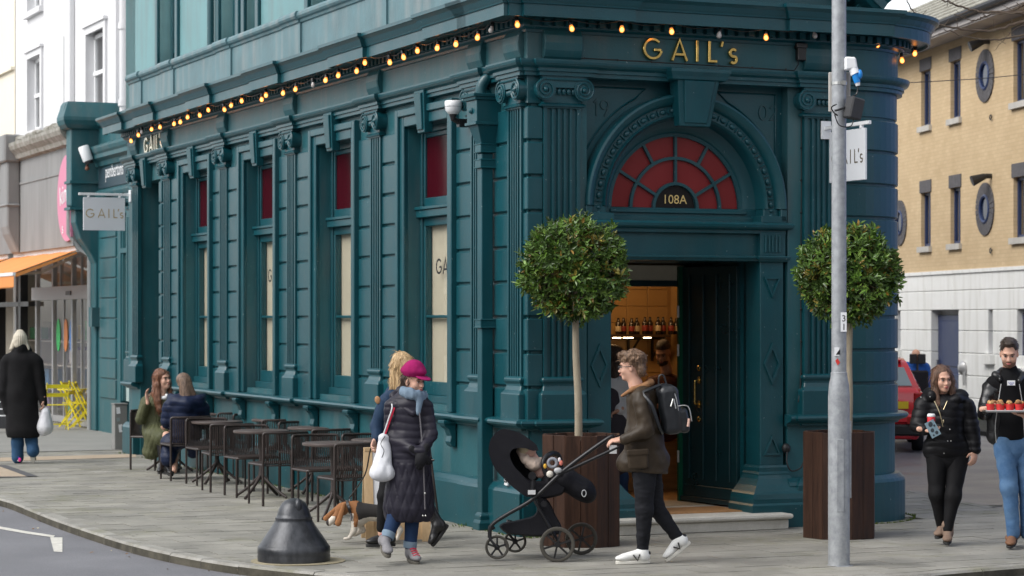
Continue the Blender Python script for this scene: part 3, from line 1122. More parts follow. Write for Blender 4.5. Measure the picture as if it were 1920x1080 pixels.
for i, (a, b) in enumerate(wo_):
 w = empty('upper_window')
 w.parent = BLD
 w.location = (UP, (a + b) / 2, 0)
 w.rotation_euler = (0, 0, H90)
 hw = (b - a) / 2
 mb = MB()
 mb.box(-hw, .17, 5.1, -hw + .07, .25, 9); mb.box(hw - .07, .17, 5.1, hw, .25, 9)
 mb.box(-hw, .17, 5.7, hw, .25, 5.78)
 mb.box(-hw + .05, .19, 6.1, hw - .05, .24, 6.16)
 mb.build('window_frame', teal, w, bevel=.005)
 mb = MB(); mb.box(-hw + .05, .215, 5.2, hw - .05, .222, 9); mb.build('pane', glass, w)
 mb = MB(); mb.box(-hw + .05, .3, 6.1, hw - .05, .31, 9); mb.build('blind', mat('pale_curtain', (.5, .49, .46), rough=.8, stretch=(9, 9, .3), var=.3), w)
 mb = MB()
 for s in (-1, 1): mb.box(s * hw, -.05, 5.1, s * (hw + .13), .0, 9)
 mb.build('architrave', teal, w, bevel=.008)
mb = MB()
vv = VX(396, UP - .06)
mb.tube([(UP - .07, vv, 5.75), (UP - .07, vv, 10.4)], .05, 12)
for z in (5.78, 5.84, 7.9): mb.tube([(UP - .07, vv, z), (UP - .07, vv, z + .05)], .062, 12)
mb.build('rainwater_pipe', teal, BLD, smooth=True)
UC = 1.68
mb = MB()
hw = 1.98
rise = 1.45
pz = 5.10
mb.prism([(UC - hw + .1, pz), (UC + hw - .25, pz), (UC, pz + rise)], 1, -.04, .3)
mb.build('tympanum', teal, BLD)
for s in (-1, 1):
 mb = MB()
 a = Vector((UC + s * (hw), 0, pz - .02)); b = Vector((UC, 0, pz + rise * 1.08))
 d = (b - a).normalized()
 nrm = Vector((-d.z, 0, d.x)) * (1 if s < 0 else -1)
 if nrm.z < 0: nrm = -nrm
 prof = [(-.30, 0), (-.33, .03), (-.36, .035), (-.36, .12), (-.39, .15), (-.43, .20), (-.45, .21), (-.45, .26), (.1, .28)]
 vs = []
 for p in (a, b):
  for y, h in prof: vs.append(p + nrm * h + Vector((0, y, 0)))
  vs.append(p + Vector((0, .1, 0)))
 n = len(prof) + 1
 mb.add(vs, [(i, i + 1, n + i + 1, n + i) for i in range(n - 1)] + [(n - 1, 0, n, 2 * n - 1), tuple(range(n)), tuple(range(2 * n - 1, n - 1, -1))])
 for k in range(14):
  c = a.lerp(b, (k + .9) / 15) + Vector((0, -.08, -.035))
  mb.bar(c - Vector((0, .07, 0)), c + Vector((0, .09, 0)), .07, .07, up=nrm)
 mb.build('raking_cornice', teal, BLD)
mb = MB()
rr = RD - .12
ring_piece(.2, rr, -20, 100, 5.0, 5.42, cx=U0 + .02, cy=RD + .02, n=16, ext=.9).build('corner_drum', teal_pale, BLD)
ring_piece(.2, rr - .06, -20, 100, 5.42, 10.4, cx=U0 + .02, cy=RD + .02, n=16, ext=.9).build('corner_drum', teal_pale, BLD)
# ---- entrance bay
ZS, AV = 3.13, .12        # springing height, plane of the bay wall
def arch_rev(prof, a0=0, a1=180, n=40, uc=UC, zc=ZS):
 "prof: closed list of (radius, v) revolved round the arch centre"
 mb = MB()
 k = len(prof)
 vs = []
 for i in range(n + 1):
  a = R(a0 + (a1 - a0) * i / n)
  for r, v in prof: vs.append((uc + r * math.cos(a), v, zc + r * math.sin(a)))
 fs = [(i * k + j, i * k + (j + 1) % k, (i + 1) * k + (j + 1) % k, (i + 1) * k + j) for i in range(n) for j in range(k)]
 fs += [tuple(range(k)), tuple(range((n + 1) * k - 1, n * k - 1, -1))]
 mb.add(vs, fs)
 return mb
mb = MB()
n = 36
A, B = [], []
x0, x1, z1 = .60, 2.80, 4.36
for i in range(n + 1):
 a = R(180 * i / n)
 r = .90
 A.append((UC + r * math.cos(a), ZS + r * math.sin(a)))
 cx, sx = math.cos(a), math.sin(a)
 t = min([(x1 - UC) / cx if cx > 1e-6 else 1e9, (x0 - UC) / cx if cx < -1e-6 else 1e9, (z1 - ZS) / sx if sx > 1e-6 else 1e9])
 B.append((UC + t * cx, ZS + t * sx))
for i in range(n):
 q = [A[i], B[i], B[i + 1], A[i + 1]]
 mb.add([(p[0], AV, p[1]) for p in q], [(0, 1, 2, 3)])
 mb.add([(A[i][0], AV, A[i][1]), (A[i + 1][0], AV, A[i + 1][1]), (A[i + 1][0], AV + .3, A[i + 1][1]), (A[i][0], AV + .3, A[i][1])], [(0, 1, 2, 3)])
for s, x in ((-1, x0), (1, x1)):
 ca = math.atan2(z1 - ZS, x - UC)
 i = int(math.degrees(ca) / (180 / n))
 mb.add([(B[i][0], AV, B[i][1]), (x, AV, z1), (B[i + 1][0], AV, B[i + 1][1])], [(0, 1, 2)])
mb.box(x0, AV, 3.0, UC - .9, AV + .3, ZS)
mb.box(UC + .9, AV, 3.0, x1, AV + .3, ZS)
mb.build('spandrel_wall', teal, BLD)
arch_rev([(.86, AV + .28), (.86, .02), (.89, -.01), (.90, .03), (.99, .03), (1.0, -.0), (1.03, -.03), (1.07, -.05), (1.09, -.04), (1.10, .0), (1.10, AV + .02), (.9, AV + .28)]).build('archivolt', teal, BLD, smooth=True)
bead = MB()
for k in range(52):
 a = R(2.5 + 175 * k / 51)
 p = Vector((UC + .945 * math.cos(a), .026, ZS + .945 * math.sin(a)))
 M = Matrix.Rotation(-a, 3, 'Y')
 if k % 2 == 0: bead.ball(p, (.026, .022, .034), 8, 6, M)
 else:
  M2 = M
  bead.ball(p, (.036, .018, .010), 6, 5, M2)
for s in (-1, 1):
 for k in range(4): bead.ball((UC + s * .945, .026, ZS - .02 - .05 * k), (.026, .022, .02), 8, 6)
bead.build('egg_moulding', teal, BLD, smooth=True, kind='stuff')
for s in (-1, 1):
 mb = MB()
 mb.box(UC + s * .86, .02, 3.0, UC + s * 1.03, AV + .28, ZS)
 mb.box(UC + s * 1.03, -.03, 3.0, UC + s * 1.10, AV, ZS)
 mb.build('archivolt_foot', teal, BLD, bevel=.008)
 mb = MB()
 f = lambda x, z: (UC + s * x, AV - .008, z)
 pa = [f(1.14 * math.cos(R(a)), ZS + 1.14 * math.sin(R(a))) for a in range(24, 71, 6)]
 pts = [f(1.045, pa[0][2])] + pa + [f(.42, 4.27), f(1.045, 4.27)]
 pts = [f(1.045, pa[0][2] + .05)] + [f(1.16 * math.cos(R(a)), ZS + 1.16 * math.sin(R(a))) for a in range(28, 68, 4)] + [f(.40, 4.27), f(1.045, 4.27)]
 mb.tube(pts, .009, 4, closed=True)
 mb.build('panel_outline', teal, BLD)
dk = mat('teal_numeral', (.010, .055, .066), rough=.45, var=0)
mb = MB(); lettering(mb, '19', UX(1110, AV), ZY(216, .6, AV), .155, w=.1, depth=.010, y0=AV); mb.build('date_numerals', dk, BLD)
mb = MB(); lettering(mb, '02', UX(1422, AV), ZY(226, 2.6, AV), .155, w=.1, depth=.010, y0=AV); mb.build('date_numerals', dk, BLD)
mb = MB()
kme = keystone_mesh(.46, .335, 3.905, 4.37, .12, .20)
ko = inst(kme, 'keystone', BLD, (UC + .035, .02, 0), bevel=.008)
mb = MB(); mb.sweep([(UC - .24, .1), (UC - .24, -.18), (UC + .31, -.18), (UC + .31, .1)], [(0, 4.34), (.02, 4.35), (.03, 4.38), (.05, 4.42), (.05, 4.45), (0, 4.46)]); mb.build('keystone_cap', teal, BLD)
mb = MB()
for x_ in (-1, 1):
 mb.box(UC + .035 + x_ * .105, -.1985, 4.02, UC + .035 + x_ * .12, -.19, 4.28)
FV = .27
fan = empty('fanlight'); fan.parent = BLD
arch_rev([(.70, FV + .06), (.70, FV - .03), (.735, FV - .035), (.75, FV - .06), (.80, FV - .07), (.865, FV - .09), (.865, FV + .06)]).build('fanlight_frame', teal, fan, smooth=True)
def ringbar(r0, r1, a0=0, a1=180, v0=FV - .035, v1=FV + .03):
 return arch_rev([(r0, v1), (r0, v0), (r1, v0), (r1, v1)], a0, a1, 30, zc=ZS)
ringbar(.475, .505).build('glazing_bar', teal, fan)
ringbar(.225, .255).build('glazing_bar', teal, fan)
for a, r0 in ((30, .24), (60, .49), (90, .24), (120, .49), (150, .24)):
 mb = MB()
 c, s_ = math.cos(R(a)), math.sin(R(a))
 mb.bar((UC + r0 * c, FV - .003, ZS + r0 * s_), (UC + .715 * c, FV - .003, ZS + .715 * s_), .028, .06, up=(0, 1, 0))
 mb.build('glazing_bar', teal, fan)
def fpane(r0, r1, a0, a1, m, name='red_pane'):
 arch_rev([(r0, FV + .012), (r0, FV), (r1, FV), (r1, FV + .012)], a0, a1, 14).build(name, m, fan)
g = .5
for k in range(6): fpane(.505, .70, 30 * k + g, 30 * k + 30 - g, red_fan)
for a0, a1 in ((0, 30), (30, 90), (90, 150), (150, 180)): fpane(.255, .475, a0 + g, a1 - g, red_fan)
fpane(.01, .225, 0, 180, mat('dark_number_glass', (.02, .018, .018), rough=.06, var=0), 'number_pane')
M = Matrix.Translation((UC - .135, FV - .006, ZS + .045)) @ Matrix.Rotation(R(90), 4, 'X')
text_obj('108A', 'door_number', mat('gold_leaf', (.72, .52, .2), rough=.35, var=0), fan, M, .125)
mb = MB()
mb.box(UC - .865, FV - .09, 2.99, UC + .865, FV + .06, ZS - .002)
mb.box(UC - .75, FV - .11, ZS - .055, UC + .75, FV - .085, ZS - .02)
mb.box(UC - .865, FV - .13, 2.99, UC + .865, FV - .085, ZS - .085)
mb.build('fanlight_sill', teal, fan, bevel=.006)
mb = MB()
zb = ZY(118, 2.0, -.06)
lettering(mb, "GAIL", UX(1205, -.05), zb, .21, w=.125, depth=.035, y0=-.032, gap=.060)
xs = UX(1349, -.05)
mb.build('sign_lettering', brass, BLD, bevel=.003)
mb = MB()
lettering(mb, "'", UX(1350, -.05), zb, .205, w=.13, depth=.035, y0=-.032)
lettering(mb, "s", UX(1366, -.05), zb, .235, w=.125, depth=.035, y0=-.032)
mb.build('sign_lettering', brass, BLD, bevel=.003)
mb = MB()
Ml = Matrix.Rotation(H90, 4, 'Z')
v0 = VX(271, -.05)
mbx = MB(); lettering(mbx, "GAIL's", 0, 0, .24, w=.15, depth=.03, y0=0, gap=.03)
mbx.build('sign_lettering', mat('pale_gold', (.75, .70, .55), rough=.25, metal=.6, var=0), BLD, loc=(-.034, v0, ZY(289, -.05, v0)), rot=(0, 0, H90))
mb = MB()
mb.sweep([(.60, AV + .1), (.60, -.0), (2.78, -.0), (2.78, AV + .1)], [(-.05, 2.88), (.0, 2.885), (.0, 2.915), (.045, 2.93), (.06, 2.945), (.065, 2.97), (.05, 2.985), (.02, 2.995), (-.05, 3.0)])
mb.build('transom_moulding', teal, BLD)
mb = MB()
mb.box(.60, .06, 2.66, 2.80, .34, 2.89)
mb.build('lintel', teal, BLD)
mb = MB()
mb.sweep([(.60, .1), (.60, .05), (2.78, .05), (2.78, .1)], [(-.05, 2.61), (.02, 2.615), (.03, 2.63), (.045, 2.645), (.045, 2.66), (-.05, 2.672)])
mb.build('door_head_moulding', teal, BLD)
JL, JR = (.615, .868), (2.50, 2.762)
for a, b in (JL, JR):
 c = (a + b) / 2
 mb = MB()
 mb.box(a, .015, .42, b, 1.0, 2.63)
 mb.build('door_pilaster', teal, BLD, bevel=.006)
 mb = MB()
 mb.box(a - .01, -.01, 2.665, b + .01, .3, 2.90)
 for k in range(5): mb.box(a + .035 + k * .04, -.024, 2.70, a + .055 + k * .04, 0, 2.87)
 mb.sweep([(a - .01, .1), (a - .01, -.01), (b + .01, -.01), (b + .01, .1)], [(-.02, 2.60), (.015, 2.61), (.04, 2.64), (.045, 2.66), (-.02, 2.67)])
 mb.box(a - .01, -.03, 2.99, b + .01, .2, 3.06)
 mb.build('pilaster_cap', teal, BLD, bevel=.004)
 mb = MB()
 mb.sweep([(a, .3), (a, .015), (b, .015), (b, .3)], [(-.02, .60), (.02, .60), (.03, .58), (.03, .54), (.045, .52), (.045, .505), (.06, .47), (.10, .41), (.15, .35), (.17, .33), (.18, .28), (.18, .24), (.2, .22), (.2, 0.001), (-.02, 0.001)], cap=False)
 mb.box(a - .19, -.18, 0, b + .19, .3, .22)
 mb.build('pilaster_base', teal, BLD)
 mb = MB()
 def loz(zc, hw_, hh, w=.02, half=0):
  pts = [(c - hw_, zc), (c, zc + hh), (c + hw_, zc), (c, zc - hh)]
  if half == 1: pts = [(c - hw_, zc), (c + hw_, zc), (c, zc - hh)]
  if half == -1: pts = [(c - hw_, zc), (c, zc + hh), (c + hw_, zc)]
  n_ = len(pts)
  cx = sum(p[0] for p in pts) / n_; cz = sum(p[1] for p in pts) / n_
  f = .70
  out = [(p[0], -.004, p[1]) for p in pts] + [(cx + (p[0] - cx) * f, -.004, cz + (p[1] - cz) * f) for p in pts] + \
  [(p[0], .016, p[1]) for p in pts] + [(cx + (p[0] - cx) * f, .016, cz + (p[1] - cz) * f) for p in pts]
  fs = []
  for i in range(n_):
   j = (i + 1) % n_
   fs += [(i, n_ + i, n_ + j, j), (i, j, 2 * n_ + j, 2 * n_ + i), (n_ + i, 3 * n_ + i, 3 * n_ + j, n_ + j)]
  mb.add(out, fs)
 for ar in ((1.60, .095, .21, .02, 0), (2.46, .095, .21, .02, 1), (.70, .095, .20, .02, -1)):
  mb = MB()
  loz(*ar)
  mb.build('lozenge_moulding', teal, BLD)
VD = 1.45
mb = MB()
mb.box(.3, .34, 2.62, 3.2, VD + .2, 2.75)                 # soffit
mb.box(.55, .25, 0, .868, VD, 2.7)
mb.box(2.55, .25, 0, 2.9, VD, 2.7)
for k in range(3):
 v = .30 + k * .11
 mb.box(2.50 + .02 * k, v, .15, 2.56, v + .05, 2.62)
mb.box(.55, VD, 2.38, UX(1305, VD), VD + .1, 2.44)
mb.box(UX(1283, VD), VD, .15, 2.9, VD + .1, 2.62)
mb.build('vestibule_lining', teal_door, BLD)
mb = MB(); mb.box(.60, VD + .01, 2.44, UX(1305, VD), VD + .06, 2.60); mb.build('cream_panel', mat('cream_board', (.50, .46, .36), rough=.7), BLD, bevel=.004)
stone = gmat('stone_step', (.50, .48, .42), (.62, .60, .54), .6, 4, .4, 40, speck=.12)
mb = MB()
mb.box(.75, -.33, 0, 2.62, .3, .095)
mb.build('step_riser', stone, BLD, bevel=.006)
mb = MB()
mb.sweep([(.74, .2), (.74, -.35), (2.63, -.35), (2.63, .2)], [(-.02, .10), (.0, .10), (.015, .11), (.02, .125), (.015, .145), (0, .152), (-.02, .153)], cap=True)
mb.box(.76, -.34, .098, 2.61, .9, .1525)
mb.build('step_tread', stone, BLD)
mb = MB(); mb.box(.9, .02, .153, 2.35, .62, .163); mb.build('doormat', mat('coir', (.42, .22, .09), rough=.95, var=.2, vscale=60, bump=.8, bscale=200), BLD)
mb = MB(); mb.box(.868, .9, .10, 2.5, VD + .1, .156); mb.build('threshold', mat('threshold_stone', (.42, .34, .24), rough=.7), BLD)
mb = MB(); mb.box(UX(1385, .1), .03, .153, UX(1420, .02), .10, .165); mb.build('drain_grille', black_iron, BLD)
door = empty('door'); door.parent = BLD
hx, hy = UX(1284, VD - .03), VD - .03
door.location = (hx, hy, 0)
ex, ey = UX(1386, .42), .42
dv = Vector((ex - hx, ey - hy))
DL = dv.length
door.rotation_euler = (0, 0, math.atan2(dv.y, dv.x))
mb = MB()
mb.box(0, -.03, .17, DL, .03, 2.58)
mb.build('door_leaf', teal_door, door, bevel=.004)
mb = MB()
for a, b in ((.22, .24), (.5, .52), (.75, .77)):
 pass
for a in (.12, DL * .38, DL * .62, DL - .14):
 mb.box(a, -.048, .40, a + .035, -.03, 2.50)
mb.box(.06, -.05, .22, DL - .02, -.03, .34)
mb.box(.0, -.06, .17, DL, -.03, .22)
mb.build('door_moulding', teal_door, door, bevel=.006)
mb = MB(); mb.box(-.03, -.075, .16, .005, .035, 2.585); mb.build('door_edge', green_edge, door)
steel = mat('steel', (.55, .55, .53), rough=.35, metal=1, var=.1)
for z in (.62, 1.72, 2.12):
 mb = MB(); mb.box(-.012, -.092, z - .06, -.0, -.05, z + .06); mb.box(-.03, -.08, z - .06, .02, -.0755, z + .06); mb.tube([(.0, -.085, z - .062), (.0, -.085, z + .062)], .009, 8); mb.build('hinge', steel, door)
hxp = DL * .35
mb = MB()
z0, z1 = 1.17, 1.42
mb.tube(smooth_path([(hxp, -.045, z1), (hxp, -.10, z1 - .01), (hxp, -.105, z1 - .05), (hxp, -.105, z0 + .05), (hxp, -.10, z0 + .01), (hxp, -.045, z0)], 5), .011, 8)
for z in (z0, z1): mb.box(hxp - .02, -.055, z - .035, hxp + .02, -.045, z + .035)
mb.build('door_handle', brass, door, smooth=True)
for z in (1.54, 1.02):
 mb = MB(); mb.lathe([(.0, -.0), (.028, 0), (.03, .008), (.022, .016), (.012, .02), (0, .02)], (hxp, -.05, z), 14, Matrix.Rotation(R(90), 3, 'X')); mb.build('lock_escutcheon', brass, door, smooth=True)
warm_wall = mat('warm_tile', (.34, .21, .085), rough=.35, var=.12, vscale=2)
wood = mat('oak_board', (.34, .18, .07), rough=.45, var=.3, vscale=2.5, stretch=(1, 1, 9), bump=.1)
wood_floor = mat('oak_floor', (.42, .24, .10), rough=.4, var=.25, vscale=2, stretch=(8, 1, 1), bump=.1)
room = BLD
mb = MB()
mb.box(.60, VD + .1, .10, 4.0, 5.2, .15)
mb.build('shop_floor', wood_floor, BLD)
mb = MB()
mb.box(-.3 + .7, 5.0, .1, 4.3, 5.2, 3.6)
mb.box(4.1, 1.6, .1, 4.2, 5.2, 3.6)
mb.box(.62, 1.6, 3.5, 4.2, 5.2, 3.6)
mb.box(.62, VD + .12, 2.45, 4.2, VD + .2, 3.6)
mb.build('shop_wall', warm_wall, BLD)
mb = MB()
tz = []
for i in range(12):
 for j in range(17):
  mb.box(.7 + .28 * i, 4.985, .2 + .2 * j, .7 + .28 * i + .272, 5.0, .2 + .2 * j + .192)
mb.build('wall_tiles', warm_wall, BLD, bevel=.003, kind='stuff')
mb = MB()
for i in range(9): mb.box(1.02 + .1 * 0 + .18 * i, 2.9, .155, 1.02 + .18 * i + .176, 2.93, 1.12)
mb.box(1.0, 2.92, .15, 3.4, 3.5, 1.10)
mb.build('counter_front', wood, BLD)
mb = MB(); mb.box(.97, 2.84, 1.12, 3.45, 3.55, 1.16); mb.build('counter_top', mat('counter_stone', (.10, .09, .08), rough=.3), BLD)
mb = MB()
zs = ZY(628, 1.8, 4.7)
mb.box(1.2, 4.62, zs - .03, UX(1252, 4.7), 4.98, zs)
mb.build('wall_shelf', mat('dark_wood', (.05, .028, .015), rough=.5), BLD)
mb = MB()
xb = UX(1197, 4.7)
for xb in (UX(1197, 4.7), UX(1242, 4.7)):
 mb.box(xb - .012, 4.64, zs - .06, xb + .012, 4.98, zs - .03)
 mb.box(xb - .012, 4.95, zs - .32, xb + .012, 4.98, zs - .03)
 mb.bar((xb, 4.68, zs - .05), (xb, 4.96, zs - .28), .02, .02)
mb.build('shelf_bracket', black_iron, BLD)
led = mat('warm_strip_light', (1, .8, .5), emit=(1, .72, .4), estr=9, var=0)
mb = MB()
for a, b in ((1150, 1165), (1170, 1188), (1208, 1222)): mb.box(UX(a, 4.62), 4.63, zs - .042, UX(b, 4.62), 4.645, zs - .032)
mb.build('shelf_light', led, BLD)
bott = mat('bottle_glass', (.02, .012, .008), rough=.12)
redb = mat('red_label', (.22, .03, .02), rough=.5)
for k in range(12):
 b = MB()
 x = UX(1148, 4.8) + .055 + k * .088
 h = rnd.uniform(.19, .21)
 b.lathe([(.0, 0), (.033, 0), (.035, .01), (.035, h * .66), (.02, h * .8), (.014, h * .85), (.014, h), (0, h)], (0, 0, 0), 10)
 b.cur = 1
 b.lathe([(.0355, h * .2), (.0362, h * .21), (.0362, h * .5), (.0355, h * .51)], (0, 0, 0), 10)
 b.build('bottle', [bott, redb if k % 3 else mat('cream_label', (.5, .4, .25), rough=.6)], BLD, (x, 4.75 + .04 * (k % 2), zs), smooth=True)
pend = mat('pendant_glow', (1, .8, .5), emit=(1, .62, .28), estr=16, var=0)  # pendants are added to brighten the shop interior
for k, (u, v) in enumerate(((1.9, 3.3), (2.9, 3.6), (2.2, 4.4))):
 b = MB()
 b.lathe([(.02, .22), (.04, .2), (.16, .05), (.17, .0), (.155, .0), (.03, .18)], (0, 0, 0), 18)
 b.tube([(0, 0, .2), (0, 0, 3.5 - 2.85)], .006, 6)
 b.cur = 1
 b.ball((0, 0, .05), .075, 12, 8)
 b.build('pendant_lamp', [black_iron, pend], None, tuple(W(u, v, 2.88)), smooth=True, label=['black pendant lamp hanging nearest the open shop doorway', 'black pendant lamp over the counter end inside the shop', 'black pendant lamp hanging by the tiled back wall of the shop'][k], cat='lamp', group='pendant lamps in the shop')
 li = bpy.data.objects.new('pendant_light', bpy.data.lights.new('pendant_light', 'POINT'))  # added point light that warms the room behind the door
 li.data.energy = 11
 li.data.color = (1, .62, .30)
 li.data.shadow_soft_size = .12
 C.objects.link(li)
 li.location = W(u, v, 2.80)
# ---- downpipe with hopper head
dp = empty('downpipe', tuple(W(-.0, .80)), TH, label='square teal downpipe with ornate hopper head between two fluted pilasters', cat='downpipe')
mb = MB()
mb.box(-.17, -.055, .1, -.05, .055, 3.65)
mb.sweep([(-.17, .055), (-.17, -.055), (-.05, -.055), (-.05, .055)], [(0, 0.0), (.05, 0), (.05, .07), (.03, .1), (.03, .14), (0, .17)], cap=False)
mb.build('pipe', teal, dp, bevel=.006)
for z in (2.0, 3.55, 3.7):
 mb = MB()
 mb.box(-.19, -.075, z - .035, -.0, .075, z + .035); mb.box(-.195, -.082, z - .045, -.0, .082, z - .03); mb.box(-.195, -.082, z + .03, -.0, .082, z + .045)
 mb.build('pipe_collar', teal, dp, bevel=.005)
mb = MB()
mb.prism([(-.11, 3.98), (.11, 3.98), (.06, 3.70), (-.06, 3.70)], 1, -.0, .0001)
mb.v, mb.f, mb.m = [], [], []
def frus(z0, z1, a0, a1, y0, y1):
 mb.add([(-.0, -a0, z0), (-.0, a0, z0), (-y0, a0, z0), (-y0, -a0, z0), (-.0, -a1, z1), (-.0, a1, z1), (-y1, a1, z1), (-y1, -a1, z1)],
 [(0, 1, 2, 3), (7, 6, 5, 4), (0, 4, 5, 1), (1, 5, 6, 2), (2, 6, 7, 3), (3, 7, 4, 0)])
frus(3.72, 3.92, .06, .12, .17, .24)
frus(3.92, 3.95, .14, .14, .27, .27)
frus(3.95, 4.16, .125, .13, .25, .255)
frus(4.16, 4.19, .145, .15, .275, .28)
frus(4.19, 4.22, .16, .165, .295, .30)
mb.ball((-.255, 0, 4.06), .03, 10, 8)
mb.build('hopper_head', teal, dp, bevel=.004)
mb = MB(); mb.tube(smooth_path([(-.15, 0, 4.2), (-.15, -.0, 4.3), (-.1, -.02, 4.38), (.0, -.03, 4.42)], 5), .055, 12); mb.build('swan_neck', teal, dp, smooth=True)
mb = MB(); mb.box(-.001, 0, -.115, .075, .012, .115)
nt_ = mb.build('wall_plate', white_paint, None, tuple(W(.03 - .0, -.125, 0) * 0 + W(-.125, .30, .58)), rot=(0, 0, TH + H90), label='small white notice plate with black figures low on the teal wall', cat='sign')
mb = MB()
for z in (.085, .03, -.03, -.09): mb.box(.008, -.003, z, .066, 0, z + .012)
mb.box(.012, -.003, -.09, .02, 0, .09); mb.box(.052, -.003, -.09, .06, 0, .09)
lettering(mb, '6', .02, -.07, .04, depth=.003)
mb.build('plate_print', black_plastic, nt_)
M = Matrix.Translation((.025, -.001, -.075)) @ Matrix.Rotation(R(90), 4, 'X')
text_obj('6', 'plate_print', black_plastic, nt_, M, .045)
mb = MB()
mb.ball((0, 0, 0), (.045, .04, .05), 12, 8)
mb.tube(smooth_path([(0, -.02, -.03), (-.02, -.05, -.14), (.02, -.07, -.22), (.12, -.06, -.2), (.17, -.05, -.14)], 5), .008, 6)
mb.build('wall_outlet', black_iron, None, tuple(W(UX(1473, -.02), -.03, ZY(840, 2.8, 0))), rot=(0, 0, TH), smooth=True, label='black bell-shaped wall outlet with dangling cable right of the entrance', cat='outlet')
mb = MB()
uc = UX(1487, AV) + .02
mb.tube([(uc, -.0, 4.30), (uc + .005, -.0, 3.4), (uc - .005, -.0, 2.4), (uc, 0, 1.6), (uc - .02, -.02, 1.35), (uc - .05, -.03, 1.22)], .006, 5)
for z in np.arange(1.5, 4.3, .32): mb.ball((uc, -.004, z), .013, 6, 5)
cbl = mb.build('cable_run', black_iron, BLD)
mb = MB()
mb.tube([(UX(1090, -.16), -.16, 4.505), (1.2, -.165, 4.50), (UX(1390, -.16), -.16, 4.492), (UX(1488, -.12), -.13, 4.488), (UX(1494, -.06), -.09, 4.56), (UX(1494, -.05), -.06, 4.62)], .006, 5)
for k in range(7): mb.ball((UX(1095 + k * 63, -.16), -.165, 4.505 - .002 * k), .011, 6, 5)
mb.build('cable_run', black_iron, BLD)
mb = MB(); mb.box(UX(1491, -.03), -.09, 4.60, UX(1507, -.03), -.03, 4.74); mb.box(UX(1488, -.03), -.1, 4.72, UX(1508, -.03), -.03, 4.77); mb.build('junction_box', black_plastic, BLD, bevel=.006)
# ------------------------------------------------------------------ hanging signs
sgm = mat('sign_white', (.70, .72, .75), rough=.45, var=.02)
goldp = mat('sign_gold', (.42, .30, .12), rough=.4, var=0)
def hanging_sign(loc, rz, label, w=.64, h=.50, gap=.02):
 "arm along local +x from the wall plate at x=0; plate faces -y"
 t = empty('hanging_sign', loc, rz, label=label, cat='sign', group='hanging shop signs')
 mb = MB()
 mb.box(0, -.055, -.09, .018, .055, .09)
 mb.box(.0, -.018, .0, w + .16, .018, .036)
 mb.build('bracket_arm', white_paint, t, bevel=.003)
 for x in (.17, w + .01):
  mb = MB(); mb.tube([(x, 0, -.03), (x, 0, .0)], .022, 8); mb.build('hanger', white_paint, t)
 mb = MB(); mb.box(.09, -.012, -.03 - h, .09 + w, .012, -.03); mb.build('sign_panel', sgm, t, bevel=.003)
 return t
t = hanging_sign(tuple(W(-.005, 14.93, 3.915)), TH + math.pi, 'square white hanging sign with gold letters at the far end of the side wall')
mb = MB()
lettering(mb, "GAIL", -.055 - .64, -.34, .135, w=.1, depth=.0015, y0=-.013, gap=.028)
lettering(mb, "'s", -.205, -.34, .135, w=.1, depth=.0015, y0=-.013, gap=.012)
o = mb.build('sign_lettering', goldp, t, rot=(0, 0, math.pi))
o.location = (0, 0, 0)
t = hanging_sign(tuple(W(3.20, -.055, 3.92)), TH - math.pi / 2, 'white hanging shop sign half hidden behind the grey lamp post', w=.66)
mb = MB()
lettering(mb, "GAIL", .135, -.36, .135, w=.1, depth=.0015, y0=-.013, gap=.028)
lettering(mb, "'s", .625, -.36, .135, w=.1, depth=.0015, y0=-.013, gap=.012)
mb.build('sign_lettering', mat('dark_gold_print', (.10, .08, .05), rough=.5, var=0), t)
c = empty('security_camera', tuple(W(-.02, 1.62, 4.33)), TH + H90, label='white dome security camera above the window nearest the downpipe', cat='camera', group='security cameras')
mb = MB(); mb.box(-.035, -.10, -.20, .035, 0, -.12); mb.tube([(0, -.08, -.16), (0, -.15, -.12), (0, -.15, -.07)], [.025, .03, .045], 10); mb.build('mounting_arm', black_plastic, c)
mb = MB(); mb.lathe([(.0, -.08), (.045, -.076), (.078, -.04), (.084, -.004)], (0, -.15, 0), 20); mb.lathe([(.084, .0), (.086, .004), (.086, .05), (.078, .058), (0, .058)], (0, -.15, 0), 20)
mb.build('camera_dome', white_paint, c, smooth=True)
vd = VX(850, -.21)
c.location = tuple(W(-.06, vd, ZY(200, -.21, vd)))
cp = W(.98, 21.80, ZY(288, .98, 21.8))
c = empty('security_camera', tuple(cp), 0, label='white bullet security camera tilted down on the teal console pier', cat='camera', group='security cameras')
mb = MB(); M3 = Matrix.Rotation(R(-18), 3, 'Y') @ Matrix.Rotation(R(0), 3, 'X')
mb.lathe([(0, -.02), (.09, -.02), (.095, 0), (.1, .24), (.09, .26), (0, .262)], (0, -.08, -.12), 16, Matrix.Rotation(R(-20), 3, 'Y')); mb.build('camera_body', white_paint, c, smooth=True)
mb = MB(); mb.lathe([(0, -.06), (.075, -.055), (.08, 0), (.08, .02)], (.01, -.08, -.14), 14, Matrix.Rotation(R(-20), 3, 'Y')); mb.build('camera_lens', black_plastic, c)
mb = MB(); mb.tube([(-.03, .02, -.25), (-.02, -.06, -.16)], .025, 8); mb.ball((-.03, -.0, -.27), .04); mb.build('mounting_arm', mat('rusty_metal', (.18, .08, .05), rough=.8), c)
